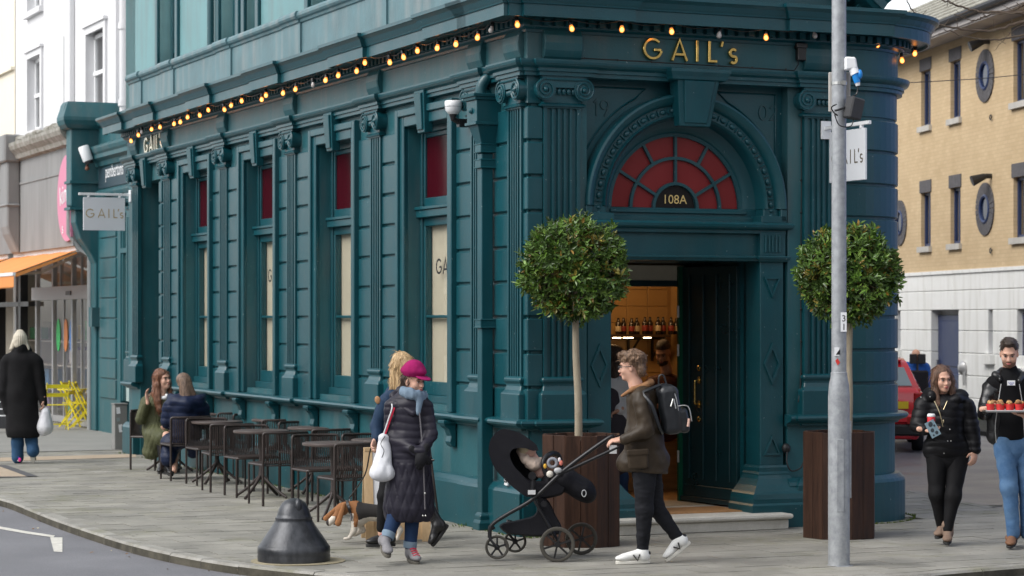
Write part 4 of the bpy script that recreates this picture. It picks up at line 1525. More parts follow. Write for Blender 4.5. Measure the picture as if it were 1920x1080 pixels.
# ------------------------------------------------------------------ festoon lights
warm = mat('lit_filament', (1, .7, .35), emit=(1.0, .50, .17), estr=2.8, var=0)
bulbg = glassy('lit_bulb_glass', tint=(1, .72, .42), refl=.8)
nt = bulbg.node_tree
em = nt.nodes.new('ShaderNodeEmission'); em.inputs[0].default_value = (1, .33, .07, 1); em.inputs[1].default_value = .45
ads = nt.nodes.new('ShaderNodeAddShader'); om = [n for n in nt.nodes if n.type == 'OUTPUT_MATERIAL'][0]
nt.links.new(om.inputs[0].links[0].from_socket, ads.inputs[0]); nt.links.new(em.outputs[0], ads.inputs[1]); nt.links.new(ads.outputs[0], om.inputs[0])
dead = mat('unlit_bulb_glass', (.45, .42, .40), rough=.1, var=0)
mb = MB()
mb.lathe([(.0, -.055), (.013, -.052), (.022, -.041), (.0255, -.028), (.023, -.013), (.016, .003), (.013, .014)], (0, 0, 0), 12)
bulb_me = mb.mesh('bulb', bulbg, True)
bulbd_me = mb.mesh('unlit_bulb', dead, True)
mb = MB(); mb.ball((0, 0, -.026), (.017, .017, .022), 8, 6); fil_me = mb.mesh('filament', warm, True)
mb = MB(); mb.lathe([(.0, .06), (.012, .058), (.019, .045), (.019, .012), (.0, .010)], (0, 0, 0), 10); sock_me = mb.mesh('socket', black_plastic, True)
LB = [(245, 265.5, 1), (259, 254.5, 1), (266, 249, 0), (284.5, 243.5, 1), (300, 239.5, 1), (327, 233.5, 1), (338.5, 230, 1), (352, 221, 1), (374, 217.5, 1), (390, 207.5, 1), (420, 207, 1), (434, 199, 1), (453, 190.5, 1), (491, 188, 1), (498.5, 180, 1), (531, 176, 1), (554.5, 169, 1), (587, 161, 0), (611, 152, 1), (634.5, 143, 1), (669, 135, 1), (684, 119, 1), (730.5, 118.5, 1), (756, 109, 1), (782.5, 97, 1), (820.5, 91.5, 1), (855, 84.5, 1), (896, 72, 1), (922, 58, 0)]
FB = [(977.5, 48, 1), (1071, 55.5, 1), (1166, 57, 1), (1259, 61, 1), (1349, 68, 0), (1436, 72, 1), (1527, 68, 0), (1646, 86, 1), (1692, 93, 1), (1716, 102, 1), (1691, 115, 1)]
fl = empty('string_lights', tuple(W(-.3, 15, 4.8)), 0, label='string of round warm bulbs hung under the teal cornice', cat='string lights')
fl0 = Vector(fl.location)
wire = MB()
prevp = None
for i, (x, y, on) in enumerate(LB + FB):
 if i < len(LB):
  uu = -.30
  v = VX(x, uu); p = W(uu, v, ZY(y, uu, v))
 elif i == len(LB):
  p = W(-.22, -.22, ZY(y, -.22, -.22))
 elif x < 1600:
  u = UX(x, -.30); p = W(u, -.30, ZY(y, u, -.30))
 else:
  a = {1646: 28, 1692: 62, 1716: 70, 1691: 52}[x]
  rr_ = {1646: RD + .3, 1692: RD + .22, 1716: RD + .34, 1691: RD + .25}[x]
  u, v = U0 + rr_ * math.sin(R(a)), RD - rr_ * math.cos(R(a))
  Yd = W(u, v).y
  p = Vector(((x - HX) * Yd / FPX, Yd, HC - (y - HY) * Yd / FPX))
 q = p + Vector((0, 0, .032)) - fl0
 r = (R(rnd.uniform(-14, 14)), R(rnd.uniform(-14, 14)), 0)
 s_ = inst(sock_me, 'socket', fl, q, r)
 inst(bulb_me if on else bulbd_me, 'bulb', s_)
 if on: inst(fil_me, 'filament', s_)
 top = q + Vector((0, 0, .06))
 if prevp is not None:
  md = (prevp + top) / 2 - Vector((0, 0, .035))
  md.z = min(md.z, 99)
  wire.tube(smooth_path([prevp, md, top], 4), .0065, 5)
  wire.tube(smooth_path([prevp + Vector((0, 0, .02)), md + Vector((0, 0, .07)), top + Vector((0, 0, .02))], 3), .004, 4)
 prevp = top
wire.build('cable', black_plastic, fl, kind='stuff')
# ------------------------------------------------------------------ neighbours on the left
PB = empty('teal_neighbour_shop', (KX, KY, 0), TH, label='light teal neighbouring shopfront with white lettered fascia set back beyond the corner shop', cat='building')
PU = 1.2
mb = MB()
mb.box(PU, 15.06, 3.9, PU + .3, 22, 5.62)
mb.box(PU, 20.35, 0, PU + .3, 22, 3.9)
mb.box(PU, 15.06, 0, PU + .3, 19.7, .6)
mb.box(PU + .3, 15.06, 0, PU + .5, 22, 5.6)
mb.build('wall', teal_wall, PB)
mb = MB()
mb.sweep([(PU, 22), (PU, 15.1)], [(0, 4.78), (.05, 4.8), (.07, 4.88), (.15, 4.93), (.15, 5.0), (.18, 5.04), (.20, 5.10), (.20, 5.14), (0, 5.22)])
mb.build('cornice', teal_wall, PB)
mb = MB(); mb.sweep([(PU, 22), (PU, 15.1)], [(0, 4.22), (.06, 4.24), (.08, 4.30), (.08, 4.34), (0, 4.38)]); mb.build('moulding', teal_wall, PB)
mb = MB(); mb.sweep([(PU, 22), (PU, 15.1)], [(0, 5.52), (.05, 5.54), (.08, 5.60), (.08, 5.66), (-.1, 5.68)]); mb.build('coping', teal_wall, PB)
mb = MB(); mb.box(PU - .02, 15.1, 4.40, PU, 21.9, 4.76); mb.build('fascia_board', mat('slate_teal', (.02, .045, .06), rough=.5), PB)
vv = VX(198, PU - .02)
M = Matrix.Translation((PU - .024, vv, ZY(334, PU, vv))) @ Matrix.Rotation(H90, 4, 'Z') @ Matrix.Rotation(R(90), 4, 'X')
text_obj('pembertons', 'sign_lettering', white_paint, PB, M, .34, .78)
mb = MB(); mb.box(-.55, -.03, -.17, .55, .01, .17); bme = mb.mesh('block', teal_wall)
for k in range(11):
 z = .62 + .36 * k
 if z < 3.9: inst(bme, 'block', PB, (PU, 21.2, z + .17), (0, 0, H90), (1.05, 1, 1), bevel=.012)
mb = MB(); mb.box(-.26, -.06, 1.1, .26, .02, 4.0); pme = mb.mesh('pilaster', teal_wall)
inst(pme, 'pilaster', PB, (PU, 19.45, 0), (0, 0, H90))
for k in range(4):
 mb = MB(); mb.box(PU - .075, 19.24 + .12 * k, 1.4, PU - .06, 19.30 + .12 * k, 3.8); mb.build('fillet', teal_wall, PB)
inst(base_mesh(.5, .95), 'pilaster_base', PB, (PU, 19.45, 0), (0, 0, H90))
inst(cap_mesh(.42), 'capital', PB, (PU, 19.45, -.12), (0, 0, H90))
pg = mat('pale_frosted_glass', (.42, .52, .50), rough=.25, var=.06)
mb = MB(); mb.box(PU + .08, 19.7, .6, PU + .09, 20.35, 3.9); mb.build('shop_pane', pg, PB)
mb = MB()
mb.box(PU, 19.7, 3.2, PU + .1, 20.35, 3.28); mb.box(PU + .02, 20.28, .6, PU + .12, 20.35, 3.9); mb.box(PU + .02, 19.7, .6, PU + .12, 19.77, 3.9)
mb.build('window_frame', teal_wall, PB)
mb = MB()
for z, n_ in ((2.45, 3), (2.15, 4), (1.95, 4)):
 for k in range(n_): mb.box(PU + .074, 20.2 - .1 * k, z, PU + .08, 20.13 - .1 * k, z + .09)
mb.build('window_print', mat('print_grey', (.25, .3, .3), rough=.6, var=0), PB)
con = [(PU, 0), (PU - .05, 0), (PU - .05, 3.05), (PU - .12, 3.2), (PU - .32, 3.5), (PU - .42, 3.8), (PU - .42, 4.05), (PU - .50, 4.1), (PU - .50, 5.5), (PU - .62, 5.56), (PU - .66, 5.7), (PU - .6, 5.95), (PU + .3, 5.98), (PU + .3, 0)]
mb = MB(); mb.prism(con, 1, 22.0, 22.38); mb.build('console_pier', teal_wall, PB, bevel=.015)
mb = MB()
mb.sweep([(PU + 1.2, 21.98), (PU - .52, 21.98), (PU - .52, 22.4)][::-1], [(0, 5.48), (.06, 5.5), (.12, 5.56), (.15, 5.64), (.15, 5.7), (.05, 5.98), (-.3, 6.0)])
mb.build('pier_cap', teal_wall, PB)
for q_ in (4.02, 4.5):
 mb = MB(); mb.box(PU - .53, 21.94, q_, PU + .1, 22.42, q_ + .05); mb.build('pier_band', teal_wall, PB)
mb = MB(); mb.box(PU - .15, 21.85, 1.9, PU + .0, 22.1, 2.25); mb.build('meter_box', teal_wall, PB)
GS = empty('grey_shop', (KX, KY, 0), TH, label='grey rendered shop with pink round sign and glass sliding doors under orange awning', cat='building')
GU = .84
grey = mat('grey_render', (.17, .17, .17), rough=.85, col2=(.25, .25, .248), vscale=1.2, bump=.4, bscale=30, stretch=(1, 1, .25), grime=.5)
stone_g = mat('weathered_stone', (.16, .15, .12), rough=.9, col2=(.38, .37, .34), vscale=5, bump=1, bscale=20, bdist=.02)
alu = mat('aluminium_frame', (.50, .50, .50), rough=.4, metal=.6, var=.05)
mb = MB(); mb.box(GU, 22.42, 3.38, GU + .35, 45, 5.3); mb.build('fascia', grey, GS)
mb = MB(); mb.box(GU - .02, 22.42, 4.74, GU, 45, 4.78); mb.build('fascia_rail', grey, GS)
mb = MB(); mb.sweep([(GU, 45), (GU, 22.42)], [(0, 5.22), (.1, 5.25), (.13, 5.33), (.22, 5.42), (.25, 5.5), (.25, 5.56), (-.2, 5.68)]); mb.build('cornice', stone_g, GS)
for k in range(26):
 v = 22.5 + k * .55 + rnd.uniform(-.05, .05)
 mb = MB(); mb.ball((GU + .02, v + .2, 5.64), (.17, .24, rnd.uniform(.05, .11)), 8, 5); mb.build('coping_stone', stone_g, GS)
for v in (27.1, 35.5):
 mb = MB()
 mb.prism([(GU, 3.35), (GU - .05, 3.4), (GU - .22, 3.75), (GU - .26, 3.9), (GU - .26, 5.3), (GU, 5.3)], 1, v, v + .7)
 mb.box(GU - .33, v - .08, 5.2, GU, v + .78, 5.75)
 mb.box(GU - .29, v - .04, 4.3, GU, v + .74, 4.36)
 mb.build('console', grey, GS, bevel=.03)
mb = MB(); mb.tube([(GU - .06, 22.5, 5.2), (GU - .06, 22.5, 3.6), (GU + .1, 22.44, 3.35), (GU + .3, 22.4, 3.2), (GU + .3, 22.4, 0)], .05, 10); mb.build('drainpipe', mat('grey_pipe', (.3, .31, .31), rough=.6), GS, smooth=True)
pink = mat('pink_sign', (.58, .20, .31), rough=.5, var=.05)
mb = MB(); mb.prism([(max(q_[0], 22.42), q_[1]) for q_ in arc(22.72, 4.27, .80, 0, 360, 40)[:-1]], 0, GU - .05, GU - .004); pk = mb.build('round_sign', pink, GS)
for txt, vv_, zz, sz in (('kim', 23.28, 4.14, .50), ("s", 23.1, 3.62, .3)):
 M = Matrix.Translation((GU - .056, vv_, zz)) @ Matrix.Rotation(H90, 4, 'Z') @ Matrix.Rotation(R(90), 4, 'X') @ Matrix.Rotation(R(8), 4, 'Z')
 text_obj(txt, 'sign_lettering', white_paint, GS, M, sz)
SU = 1.42
mb = MB()
for v in (22.75, 24.9, 26.6, 28.15, 30.2):
 mb.box(SU - .04, v - .06, 0, SU + .06, v + .06, 3.4)
mb.box(SU - .12, 22.5, 2.42, SU + .06, 28.2, 2.68)
mb.box(SU - .04, 22.5, 3.25, SU + .06, 45, 3.4)
mb.box(SU - .04, 22.5, 0, SU + .06, 45, .12)
for v in (23.5, 24.2, 25.7): mb.box(SU - .02, v - .025, .1, SU + .05, v + .025, 2.45)
for v in (24.2, 26.0): mb.box(SU - .02, v - .025, 2.68, SU + .05, v + .025, 3.3)
mb.build('door_frame', alu, GS)
mb = MB(); mb.box(SU - .14, 24.6, 2.5, SU - .12, 25.0, 2.58); mb.build('door_sensor', black_plastic, GS)
mb = MB()
for v in (29.2, 31.5, 33): mb.box(SU - .16, v - .1, 0, SU + .0, v + .1, 3.3)
mb.box(SU - .16, 28.3, 2.3, SU, 45, 2.4)
mb.build('window_frame', black_plastic, GS)
for a, b in ((22.8, 24.85), (24.95, 26.55), (26.65, 28.1), (28.25, 30.1), (30.3, 40)):
 mb = MB(); mb.box(SU, a, .1, SU + .01, b, 3.3); mb.build('pane', glass, GS)
shop_in = mat('shop_inside', (.10, .09, .08), rough=.9, col2=(.30, .24, .18), vscale=2)
mb = MB(); mb.box(SU + 2.4, 22.5, 0, SU + 2.5, 45, 3.4); mb.box(SU + .1, 22.42, 0, SU + 2.5, 22.5, 3.4); mb.box(SU + .1, 22.5, 3.3, SU + 2.5, 45, 3.38); mb.build('inner_wall', shop_in, GS)
cols = [(.5, .1, .08), (.08, .25, .45), (.6, .45, .1), (.1, .35, .15), (.55, .5, .45), (.2, .1, .3)]
for k in range(26):
 c_ = rnd.choice(cols)
 m_ = mat('goods_%s' % 'abcdef'[cols.index(c_)], c_, rough=.6, var=.2, vscale=8)
 v = rnd.uniform(23, 33); z = rnd.choice((.1, .6, 1.1, 1.6))
 mb = MB(); mb.box(-.15, -.25, 0, .15, .25, rnd.uniform(.25, .42)); mb.build('display_goods', m_, GS, (SU + rnd.uniform(.7, 1.6), v, z))
mb = MB()
for z in (.58, 1.08, 1.58): mb.box(SU + .5, 23, z - .03, SU + 1.8, 33, z)
mb.build('shop_shelf', mat('pale_shelf', (.4, .35, .28), rough=.6), GS)
for v, cc in ((26.2, (.02, .55, .12)), (25.55, (.8, .25, .05)), (25.05, (.05, .25, .7)), (23.2, (.03, .5, .12))):
 mb = MB(); mb.prism(arc(v, 1.72, .17, 0, 360, 20)[:-1], 0, SU - .012, SU - .006); mb.v = [(a, b_, 1.72 + (c_ - 1.72) * 1.9) for a, b_, c_ in mb.v]
 mb.build('door_sticker', mat('sticker_%d' % int(v * 10), cc, rough=.5, var=0), GS)
orange = mat('orange_canvas', (.72, .27, .07), rough=.75, var=.08, vscale=2, bump=.1)
whitebar = white_paint
def awning(v0, v1, label):
 t = empty('awning', tuple(W(.95, v0, 3.3)), TH, label=label, cat='awning', group='orange awnings')
 mb = MB()
 n = 8
 A = [(0, (v1 - v0) * k / n, .0 - .012 * (k % 2)) for k in range(n + 1)]
 B = [(-1.14, (v1 - v0) * k / n, -.42 - .012 * (k % 2)) for k in range(n + 1)]
 vs = A + B + [(x, y, z + .012) for x, y, z in A + B]
 m_ = n + 1
 mb.add(vs, [(i, i + 1, m_ + i + 1, m_ + i) for i in range(n)] + [(2 * m_ + i, 3 * m_ + i, 3 * m_ + i + 1, 2 * m_ + i + 1) for i in range(n)] + [(0, m_, 3 * m_, 2 * m_), (n, 2 * m_ + n, 3 * m_ + n, m_ + n), ] + [(i + m_, i + m_ + 1, i + 1 + 3 * m_, i + 3 * m_) for i in range(n)])
 mb.build('canopy', orange, t)
 mb = MB()
 ln = v1 - v0
 k = 0
 step = .13
 pts = []
 y = 0
 while y < ln - .01:
  pts += [(y, -.66), (y + step * .5, -.70), (y + step, -.66)]
  y += step
 poly = [(0, -.46)] + pts + [(ln, -.46)]
 mb.prism(poly, 0, -1.165, -1.158)
 mb.build('valance', orange, t)
 mb = MB(); mb.box(-1.18, 0, -.47, -1.12, ln, -.41); mb.box(-.02, -.02, -.02, .12, ln + .02, .1); mb.build('awning_bar', whitebar, t)
 mb = MB(); mb.bar((.0, .35, -.12), (-.55, .5, -.40), .05, .05); mb.bar((-.55, .5, -.40), (-1.12, .25, -.45), .04, .04); mb.build('folding_arm', mat('cream_metal', (.55, .45, .36), rough=.5), t)
 mb = MB()
 mb.add([(0, -.002, -.02), (-1.13, -.002, -.43), (-1.13, -.002, -.50), (0, -.002, -.06)], [(0, 1, 2, 3)])
 mb.build('side_hem', orange, t)
 return t
awning(22.6, 28.2, 'long orange shop awning with scalloped edge over the glass doors')
awning(28.75, 34, 'second orange awning cut by the left edge of the picture')
stucco = mat('white_stucco', (.64, .64, .65), rough=.7, var=.03, vscale=1, bump=.2, bscale=20)
cream = mat('cream_stucco', (.74, .68, .56), rough=.7, var=.03, bump=.2, bscale=20)
WB = empty('white_building', (KX, KY, 0), TH, label='white stucco terrace building with sash windows rising behind the teal and grey shops', cat='building')
WU = 1.7
wins = [(23.5, 24.9, 6.05, 7.55), (29.05, 30.3, 6.05, 7.62), (29.05, 30.3, 8.62, 10), (23.5, 24.9, 8.7, 10)]
mb = MB()
mb.box(WU, 17, 3, WU + .3, 31.7, 6.05)
mb.box(WU, 17, 7.62, WU + .3, 31.7, 8.62)
mb.box(WU, 17, 6.05, WU + .3, 23.5, 7.62); mb.box(WU, 24.9, 6.05, WU + .3, 29.05, 7.62); mb.box(WU, 30.3, 6.05, WU + .3, 31.7, 7.62)
mb.box(WU, 17, 8.62, WU + .3, 23.5, 12); mb.box(WU, 24.9, 8.62, WU + .3, 29.05, 12); mb.box(WU, 30.3, 8.62, WU + .3, 31.7, 12)
mb.box(WU - .15, 22.1, 5.5, WU, 22.25, 12)
mb.box(WU - .0, 16.95, 3, 5, 17.2, 12); mb.box(WU, 17, 11.9, 5, 31, 12.1)
mb.build('wall', stucco, WB)
mb = MB(); mb.box(WU - .12, 26.0, 5, WU, 28.3, 12); mb.build('wall_pier', stucco, WB, bevel=.02)
mb = MB(); mb.box(WU - .125, 26.4, 5, WU - .121, 26.5, 7.7); mb.build('panel_groove', mat('groove_grey', (.4, .4, .41), rough=.8), WB)
for a, b, z0, z1 in wins:
 w = empty('window'); w.parent = WB
 mb = MB()
 mb.box(WU + .12, a, z0, WU + .18, a + .09, z1); mb.box(WU + .12, b - .09, z0, WU + .18, b, z1); mb.box(WU + .12, a, z1 - .08, WU + .18, b, z1)
 mb.box(WU + .1, a, z0 + (z1 - z0) * .47, WU + .18, b, z0 + (z1 - z0) * .52); mb.box(WU + .12, a, z0, WU + .18, b, z0 + .1)
 mb.build('window_frame', white_paint, w)
 mb = MB(); mb.box(WU + .15, a + .05, z0, WU + .16, b - .05, z1); mb.build('pane', glass, w)
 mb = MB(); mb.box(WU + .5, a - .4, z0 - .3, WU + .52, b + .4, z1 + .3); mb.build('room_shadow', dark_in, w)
 mb = MB()
 mb.box(WU - .05, a - .16, z0, WU, a - .001, z1 + .14); mb.box(WU - .05, b + .001, z0, WU, b + .16, z1 + .14); mb.box(WU - .05, a - .001, z1 + .002, WU, b + .001, z1 + .14)
 mb.box(WU - .09, a - .2, z1 + .14, WU, b + .2, z1 + .2); mb.box(WU - .1, a - .18, z0 - .12, WU + .1, b + .18, z0 - .001)
 mb.build('window_surround', stucco, w)
mb = MB()
vpp = VX(231, WU - .12)
mb.tube([(WU - .12, vpp, 5.3), (WU - .12, vpp, 12)], .07, 12)
for z in (5.9, 7.3, 9): mb.tube([(WU - .12, vpp, z), (WU - .12, vpp, z + .12)], .095, 12)
mb.build('drainpipe', stucco, WB, smooth=True)
CB = empty('cream_building', (KX, KY, 0), TH, label='cream painted building at the far left beyond the white one', cat='building')
mb = MB(); mb.box(WU - .02, 31.72, 0, 5, 50, 12); mb.build('wall', cream, CB)
mb = MB(); mb.box(WU - .1, 31.75, 7.55, WU - .02, 50, 7.62); mb.build('string_course', cream, CB)
tb = mat('terrace_stucco', (.80, .79, .76), rough=.8, var=.1)
mb = MB(); mb.box(-22, -12, 0, -17.5, 70, 6.5)  # unseen row, added and kept pale for its reflection in the side wall
for k in range(1): pass
op = mb.build('terrace_row', tb, None, (KX, KY, 0), rot=(0, 0, TH), label='pale terrace of houses across the road outside the picture', cat='building')
for k in range(18):
 for z in (.9, 3.8):
  mb = MB(); mb.box(-17.5, 0, z, -17.45, 1.3, z + 1.9); mb.build('window', mat('dark_pane', (.03, .035, .04), rough=.08, var=0), op, (0, -10 + k * 4.3, 0))
tb2 = mat('terrace_brick', (.22, .19, .16), rough=.85, var=.15)
mb = MB(); mb.box(-45, -44, 0, 45, -33, 10.5)  # unseen block added to shut low sky light off the entrance front
op2 = mb.build('terrace_row', tb2, None, (KX, KY, 0), rot=(0, 0, TH), label='brown terrace on the near side of the street behind the photographer', cat='building')
for k in range(20):
 for z in (1.0, 4.2, 7.2):
  mb = MB(); mb.box(0, -33, z, 1.3, -32.95, z + 1.9); mb.build('window', MATS['dark_pane'], op2, (-43 + k * 4.4, 0, 0))
# ------------------------------------------------------------------ right-hand brick building
QX, QY = 8.8, 50.0
AX = math.atan2(-.99, .138)
BR = empty('brick_building', (QX, QY, 0), AX, label='buff brick block over white rusticated base with blue windows and round windows', cat='building')
def SX(x, dep=0.0):
 "distance along the brick wall of picture column x"
 t = (x - HX) / FPX
 return (50 * t - 8.8 + dep * (.138 * t - .99) * 1.0) / (.138 + .99 * t)
def SZ(y, s): return HC - (y - HY) * (QY - .99 * s) / FPX
brick = mat('buff_brick', (.54, .40, .235), rough=.85, col2=(.64, .49, .30), vscale=1.3, bump=.3, bscale=60)
nt = brick.node_tree
b_ = nt.nodes['Principled BSDF']
src = b_.inputs['Base Color'].links[0].from_socket
bt = nt.nodes.new('ShaderNodeTexBrick')
bt.inputs['Scale'].default_value = 1.0
bt.inputs['Brick Width'].default_value = .225
bt.inputs['Row Height'].default_value = .075
bt.inputs['Mortar Size'].default_value = .006
bt.inputs['Color1'].default_value = (1, 1, 1, 1)
bt.inputs['Color2'].default_value = (.92, .90, .87, 1)
bt.inputs['Mortar'].default_value = (.84, .83, .82, 1)
tc = nt.nodes.new('ShaderNodeTexCoord')
sp = nt.nodes.new('ShaderNodeSeparateXYZ')
cb = nt.nodes.new('ShaderNodeCombineXYZ')
nt.links.new(tc.outputs['Object'], sp.inputs[0])
nt.links.new(sp.outputs['X'], cb.inputs[0])
nt.links.new(sp.outputs['Z'], cb.inputs[1])
nt.links.new(cb.outputs[0], bt.inputs['Vector'])
x_ = nt.nodes.new('ShaderNodeMix'); x_.data_type = 'RGBA'; x_.blend_type = 'MULTIPLY'; x_.inputs[0].default_value = 1
nt.links.new(src, x_.inputs[6]); nt.links.new(bt.outputs['Color'], x_.inputs[7]); nt.links.new(x_.outputs[2], b_.inputs['Base Color'])
rust = mat('white_base_render', (.78, .78, .75), rough=.75, col2=(.84, .84, .82), vscale=1.5, bump=.25, bscale=25, grime=.3)
blue = mat('blue_frame', (.020, .038, .11), rough=.4, var=.1)
bluedoor = mat('navy_door', (.008, .022, .085), rough=.4, var=.1)
dkbrick = mat('dark_brick', (.10, .095, .10), rough=.85, var=.25, vscale=12, bump=.5)
sillm = mat('stone_sill', (.48, .46, .42), rough=.8)
S0, S1 = -9.0, 9.5
WNS = []
for xa, xb_, zz in ((1727, 1745, ((135, 238), (363, 463))), (1782, 1801, ((113, 222), (352, 458))), (1900, 1926, ((70, 188), (328, 443)))):
 a, b = SX(xa), SX(xb_)
 for (ya, yb) in zz:
  WNS.append((a, b, SZ(yb, (a + b) / 2), SZ(ya, (a + b) / 2)))
zmap = {}
zl0 = sum(w[2] for w in WNS[1::2]) / 3; zl1 = sum(w[3] for w in WNS[1::2]) / 3
zu0 = sum(w[2] for w in WNS[0::2]) / 3; zu1 = sum(w[3] for w in WNS[0::2]) / 3
BZ = 3.04
cols_ = [(w[0], w[1]) for w in WNS[0::2]]
mb = MB()
prev = S0
for a, b in cols_:
 mb.box(prev, 0, BZ, a, .35, 7.75)
 mb.box(a, 0, BZ, b, .35, zl0); mb.box(a, 0, zl1, b, .35, zu0); mb.box(a, 0, zu1, b, .35, 7.75)
 prev = b
mb.box(prev, 0, BZ, S1, .35, 7.75)
mb.box(S0, .36, 0, S1, 8, 7.7)
mb.build('wall', brick, BR)
for a, b in cols_:
 for z0, z1 in ((zl0, zl1), (zu0, zu1)):
  w = empty('window'); w.parent = BR
  mb = MB()
  mb.box(a, .08, z0, b, .14, z0 + .06); mb.box(a, .08, z1 - .06, b, .14, z1)
  for q in (a, (a + b) / 2 - .03, b - .06): mb.box(q, .08, z0, q + .06, .14, z1)
  mb.build('window_frame', blue, w)
  mb = MB(); mb.box(a, .11, z0, b, .12, z1); mb.build('pane', glass, w)
  mb = MB(); mb.box(a, .2, z0, b, .21, z1); mb.build('blind', mat('net_curtain', (.32, .33, .30), rough=.8, var=.5, vscale=6), w)
  mb = MB(); mb.box(a - .06, -.02, z1 + .001, b + .06, .02, z1 + .26); mb.build('lintel', dkbrick, w)
  mb = MB(); mb.box(a - .09, -.07, z0 - .12, b + .08, .02, z0 - .001); mb.build('sill', sillm, w)
for xc, yc, rv in ((1848, 142, .52), (1848, 392, .52), (1688, 418, .50)):
 s_ = SX(xc)
 z = SZ(yc, s_)
 w = empty('round_window'); w.parent = BR; w.location = (s_, 0, z)
 n = 26
 bm2_ = MB()
 poly = arc(0, 0, rv, 360 / n * .06, 360 / n * .94, 2) + arc(0, 0, rv * .56, 360 / n * .92, 360 / n * .08, 2)
 bm2_.prism(poly, 1, -.03, .01)
 rme = bm2_.mesh('brick', dkbrick)
 for k in range(n): inst(rme, 'brick', w, (0, 0, 0), (0, R(360 / n * k), 0))
 mb = MB(); mb.prism(arc(0, 0, rv * .57, 0, 360, 24)[:-1], 1, -.008, -.004); mb.build('pane', mat('blue_black_pane', (.012, .02, .05), rough=.08, var=0), w)
 mb = MB(); mb.tube([(rv * .5 * math.cos(R(t)), -.02, rv * .5 * math.sin(R(t))) for t in range(0, 360, 15)], .035, 6, closed=True); mb.build('window_frame', blue, w)
dx0, dx1 = SX(1745), SX(1797)
sw = [(SX(1852), SX(1861), SZ(665, SX(1856)), 2.15), (SX(1906), SX(1950), SZ(690, SX(1915)), 2.15), (SX(1678), SX(1688), SZ(655, SX(1684)), 2.12)]
hz = [0, .45, .9, 1.35, 1.8, 2.22, 2.62, 3.0]
mb = MB(); mb.box(S0, .022, 0, SX(1678) - .2, .36, BZ); mb.box(S0, .25, 0, S1, .36, BZ); mb.build('base_wall', rust, BR)
for i in range(len(hz) - 1):
 a = S0
 stops = sorted([S0, dx0, dx1, S1] + [q for w in sw for q in w[:2]])
 segs = []
 k = 0
 cur = S0
 holes = []
 if hz[i] < 2.1: holes.append((dx0, dx1))
 for w in sw:
  if hz[i] + .1 > w[2] and hz[i] < w[3] - .05: holes.append((w[0], w[1]))
 holes.sort()
 for h in holes + [(S1, S1)]:
  if h[0] > cur:
   e = cur
   while e < h[0] - .01:
    f = min(e + 1.8, h[0])
    mb = MB(); mb.box(e + .001, 0, hz[i] + .004, f - .001, .3, hz[i + 1] - .004); mb.build('render_block', rust, BR, bevel=.012)
    e = f
  cur = h[1]
mb = MB(); mb.box(S0, -.03, BZ - .07, S1, .3, BZ); mb.build('string_course', rust, BR)
mb = MB(); mb.box(dx0, .16, 0, dx1, .22, 2.12); mb.box(dx0 + .12, .14, .15, dx1 - .12, .16, .9); mb.box(dx0 + .12, .14, 1.05, dx1 - .12, .16, 2.0); mb.build('door', bluedoor, BR, bevel=.01)
mb = MB(); mb.box(dx0 + .1, .08, 1.0, dx0 + .16, .14, 1.18); mb.build('door_handle', steel, BR)
for w in sw:
 mb = MB(); mb.box(w[0], .12, w[2], w[1], .2, w[3]); mb.build('window', blue, BR)
 mb = MB(); mb.box(w[0] + .1, .10, w[2] + .1, w[1] - .1, .12, w[3] - .1); mb.build('pane', MATS['dark_pane'], BR)
 mb = MB(); mb.box(w[0] - .15, -.1, w[2] - .18, w[1] + .12, .2, w[2]); mb.build('sill', rust, BR)
mb = MB(); mb.box(S0, -.55, 7.75, S1, .4, 7.80); mb.box(S0, -.58, 7.78, S1, -.54, 7.98); mb.build('soffit', mat('soffit_grey', (.45, .42, .40), rough=.8), BR)
mb = MB(); mb.tube([(S0, -.64, 7.96), (S1, -.64, 7.96)], .07, 8); mb.build('gutter', black_iron, BR)
slate = mat('mossy_slate', (.20, .19, .15), rough=.9, col2=(.42, .41, .36), vscale=3, bump=.5, bscale=30)
mb = MB()
for j in range(9):
 for i in range(0, 46):
  s_ = S0 + i * .4 + (.2 if j % 2 else 0)
  y = -.62 + j * .26; z = 7.98 + j * .17
  mb.add([(s_, y, z + .025), (s_ + .385, y, z + .025), (s_ + .385, y + .34, z + .2), (s_, y + .34, z + .2), (s_, y, z), (s_ + .385, y, z)], [(0, 1, 2, 3), (4, 5, 1, 0)])
mb.build('roof_slates', slate, BR, kind='stuff')
mb = MB(); mb.prism([(-.6, 7.95), (1.8, 9.52), (4.2, 7.95)], 0, S0, S1); mb.build('roof', slate, BR)
bl = mat('blue_cladding', (.16, .22, .46), rough=.5, var=.1)
PHU = empty('blue_penthouse', (QX, QY, 0), AX, label='blue clad upper storey with white framed windows behind the slate roof', cat='building')
mb = MB(); mb.box(-6, 4.2, 0, 30, 9, 14.5); mb.build('wall', bl, PHU)
for k in range(9):
 mb = MB(); s_ = -5.6 + k * 1.8
 mb.box(s_, 4.08, 9.0, s_ + 1.2, 4.2, 13); mb.build('window_frame', white_paint if k % 2 else blue, PHU)
 mb = MB(); mb.box(s_ + .12, 4.05, 9.1, s_ + 1.08, 4.08, 12.8); mb.build('pane', mat('pale_sky_pane', (.45, .50, .48), rough=.15, var=.1), PHU)
for xs_, ys_ in ((1859, 330), (1855, 78)):
 s_ = SX(xs_)
 mb = MB(); mb.tube([(0, 0, 0), (0, -.12, 0)], .05, 8); mb.tube([(-.02, -.12, .0), (-.05, -.38, -.10)], [.06, .11], 10)
 mb.build('wall_lamp', black_plastic, BR, (s_, 0, SZ(ys_, s_)))
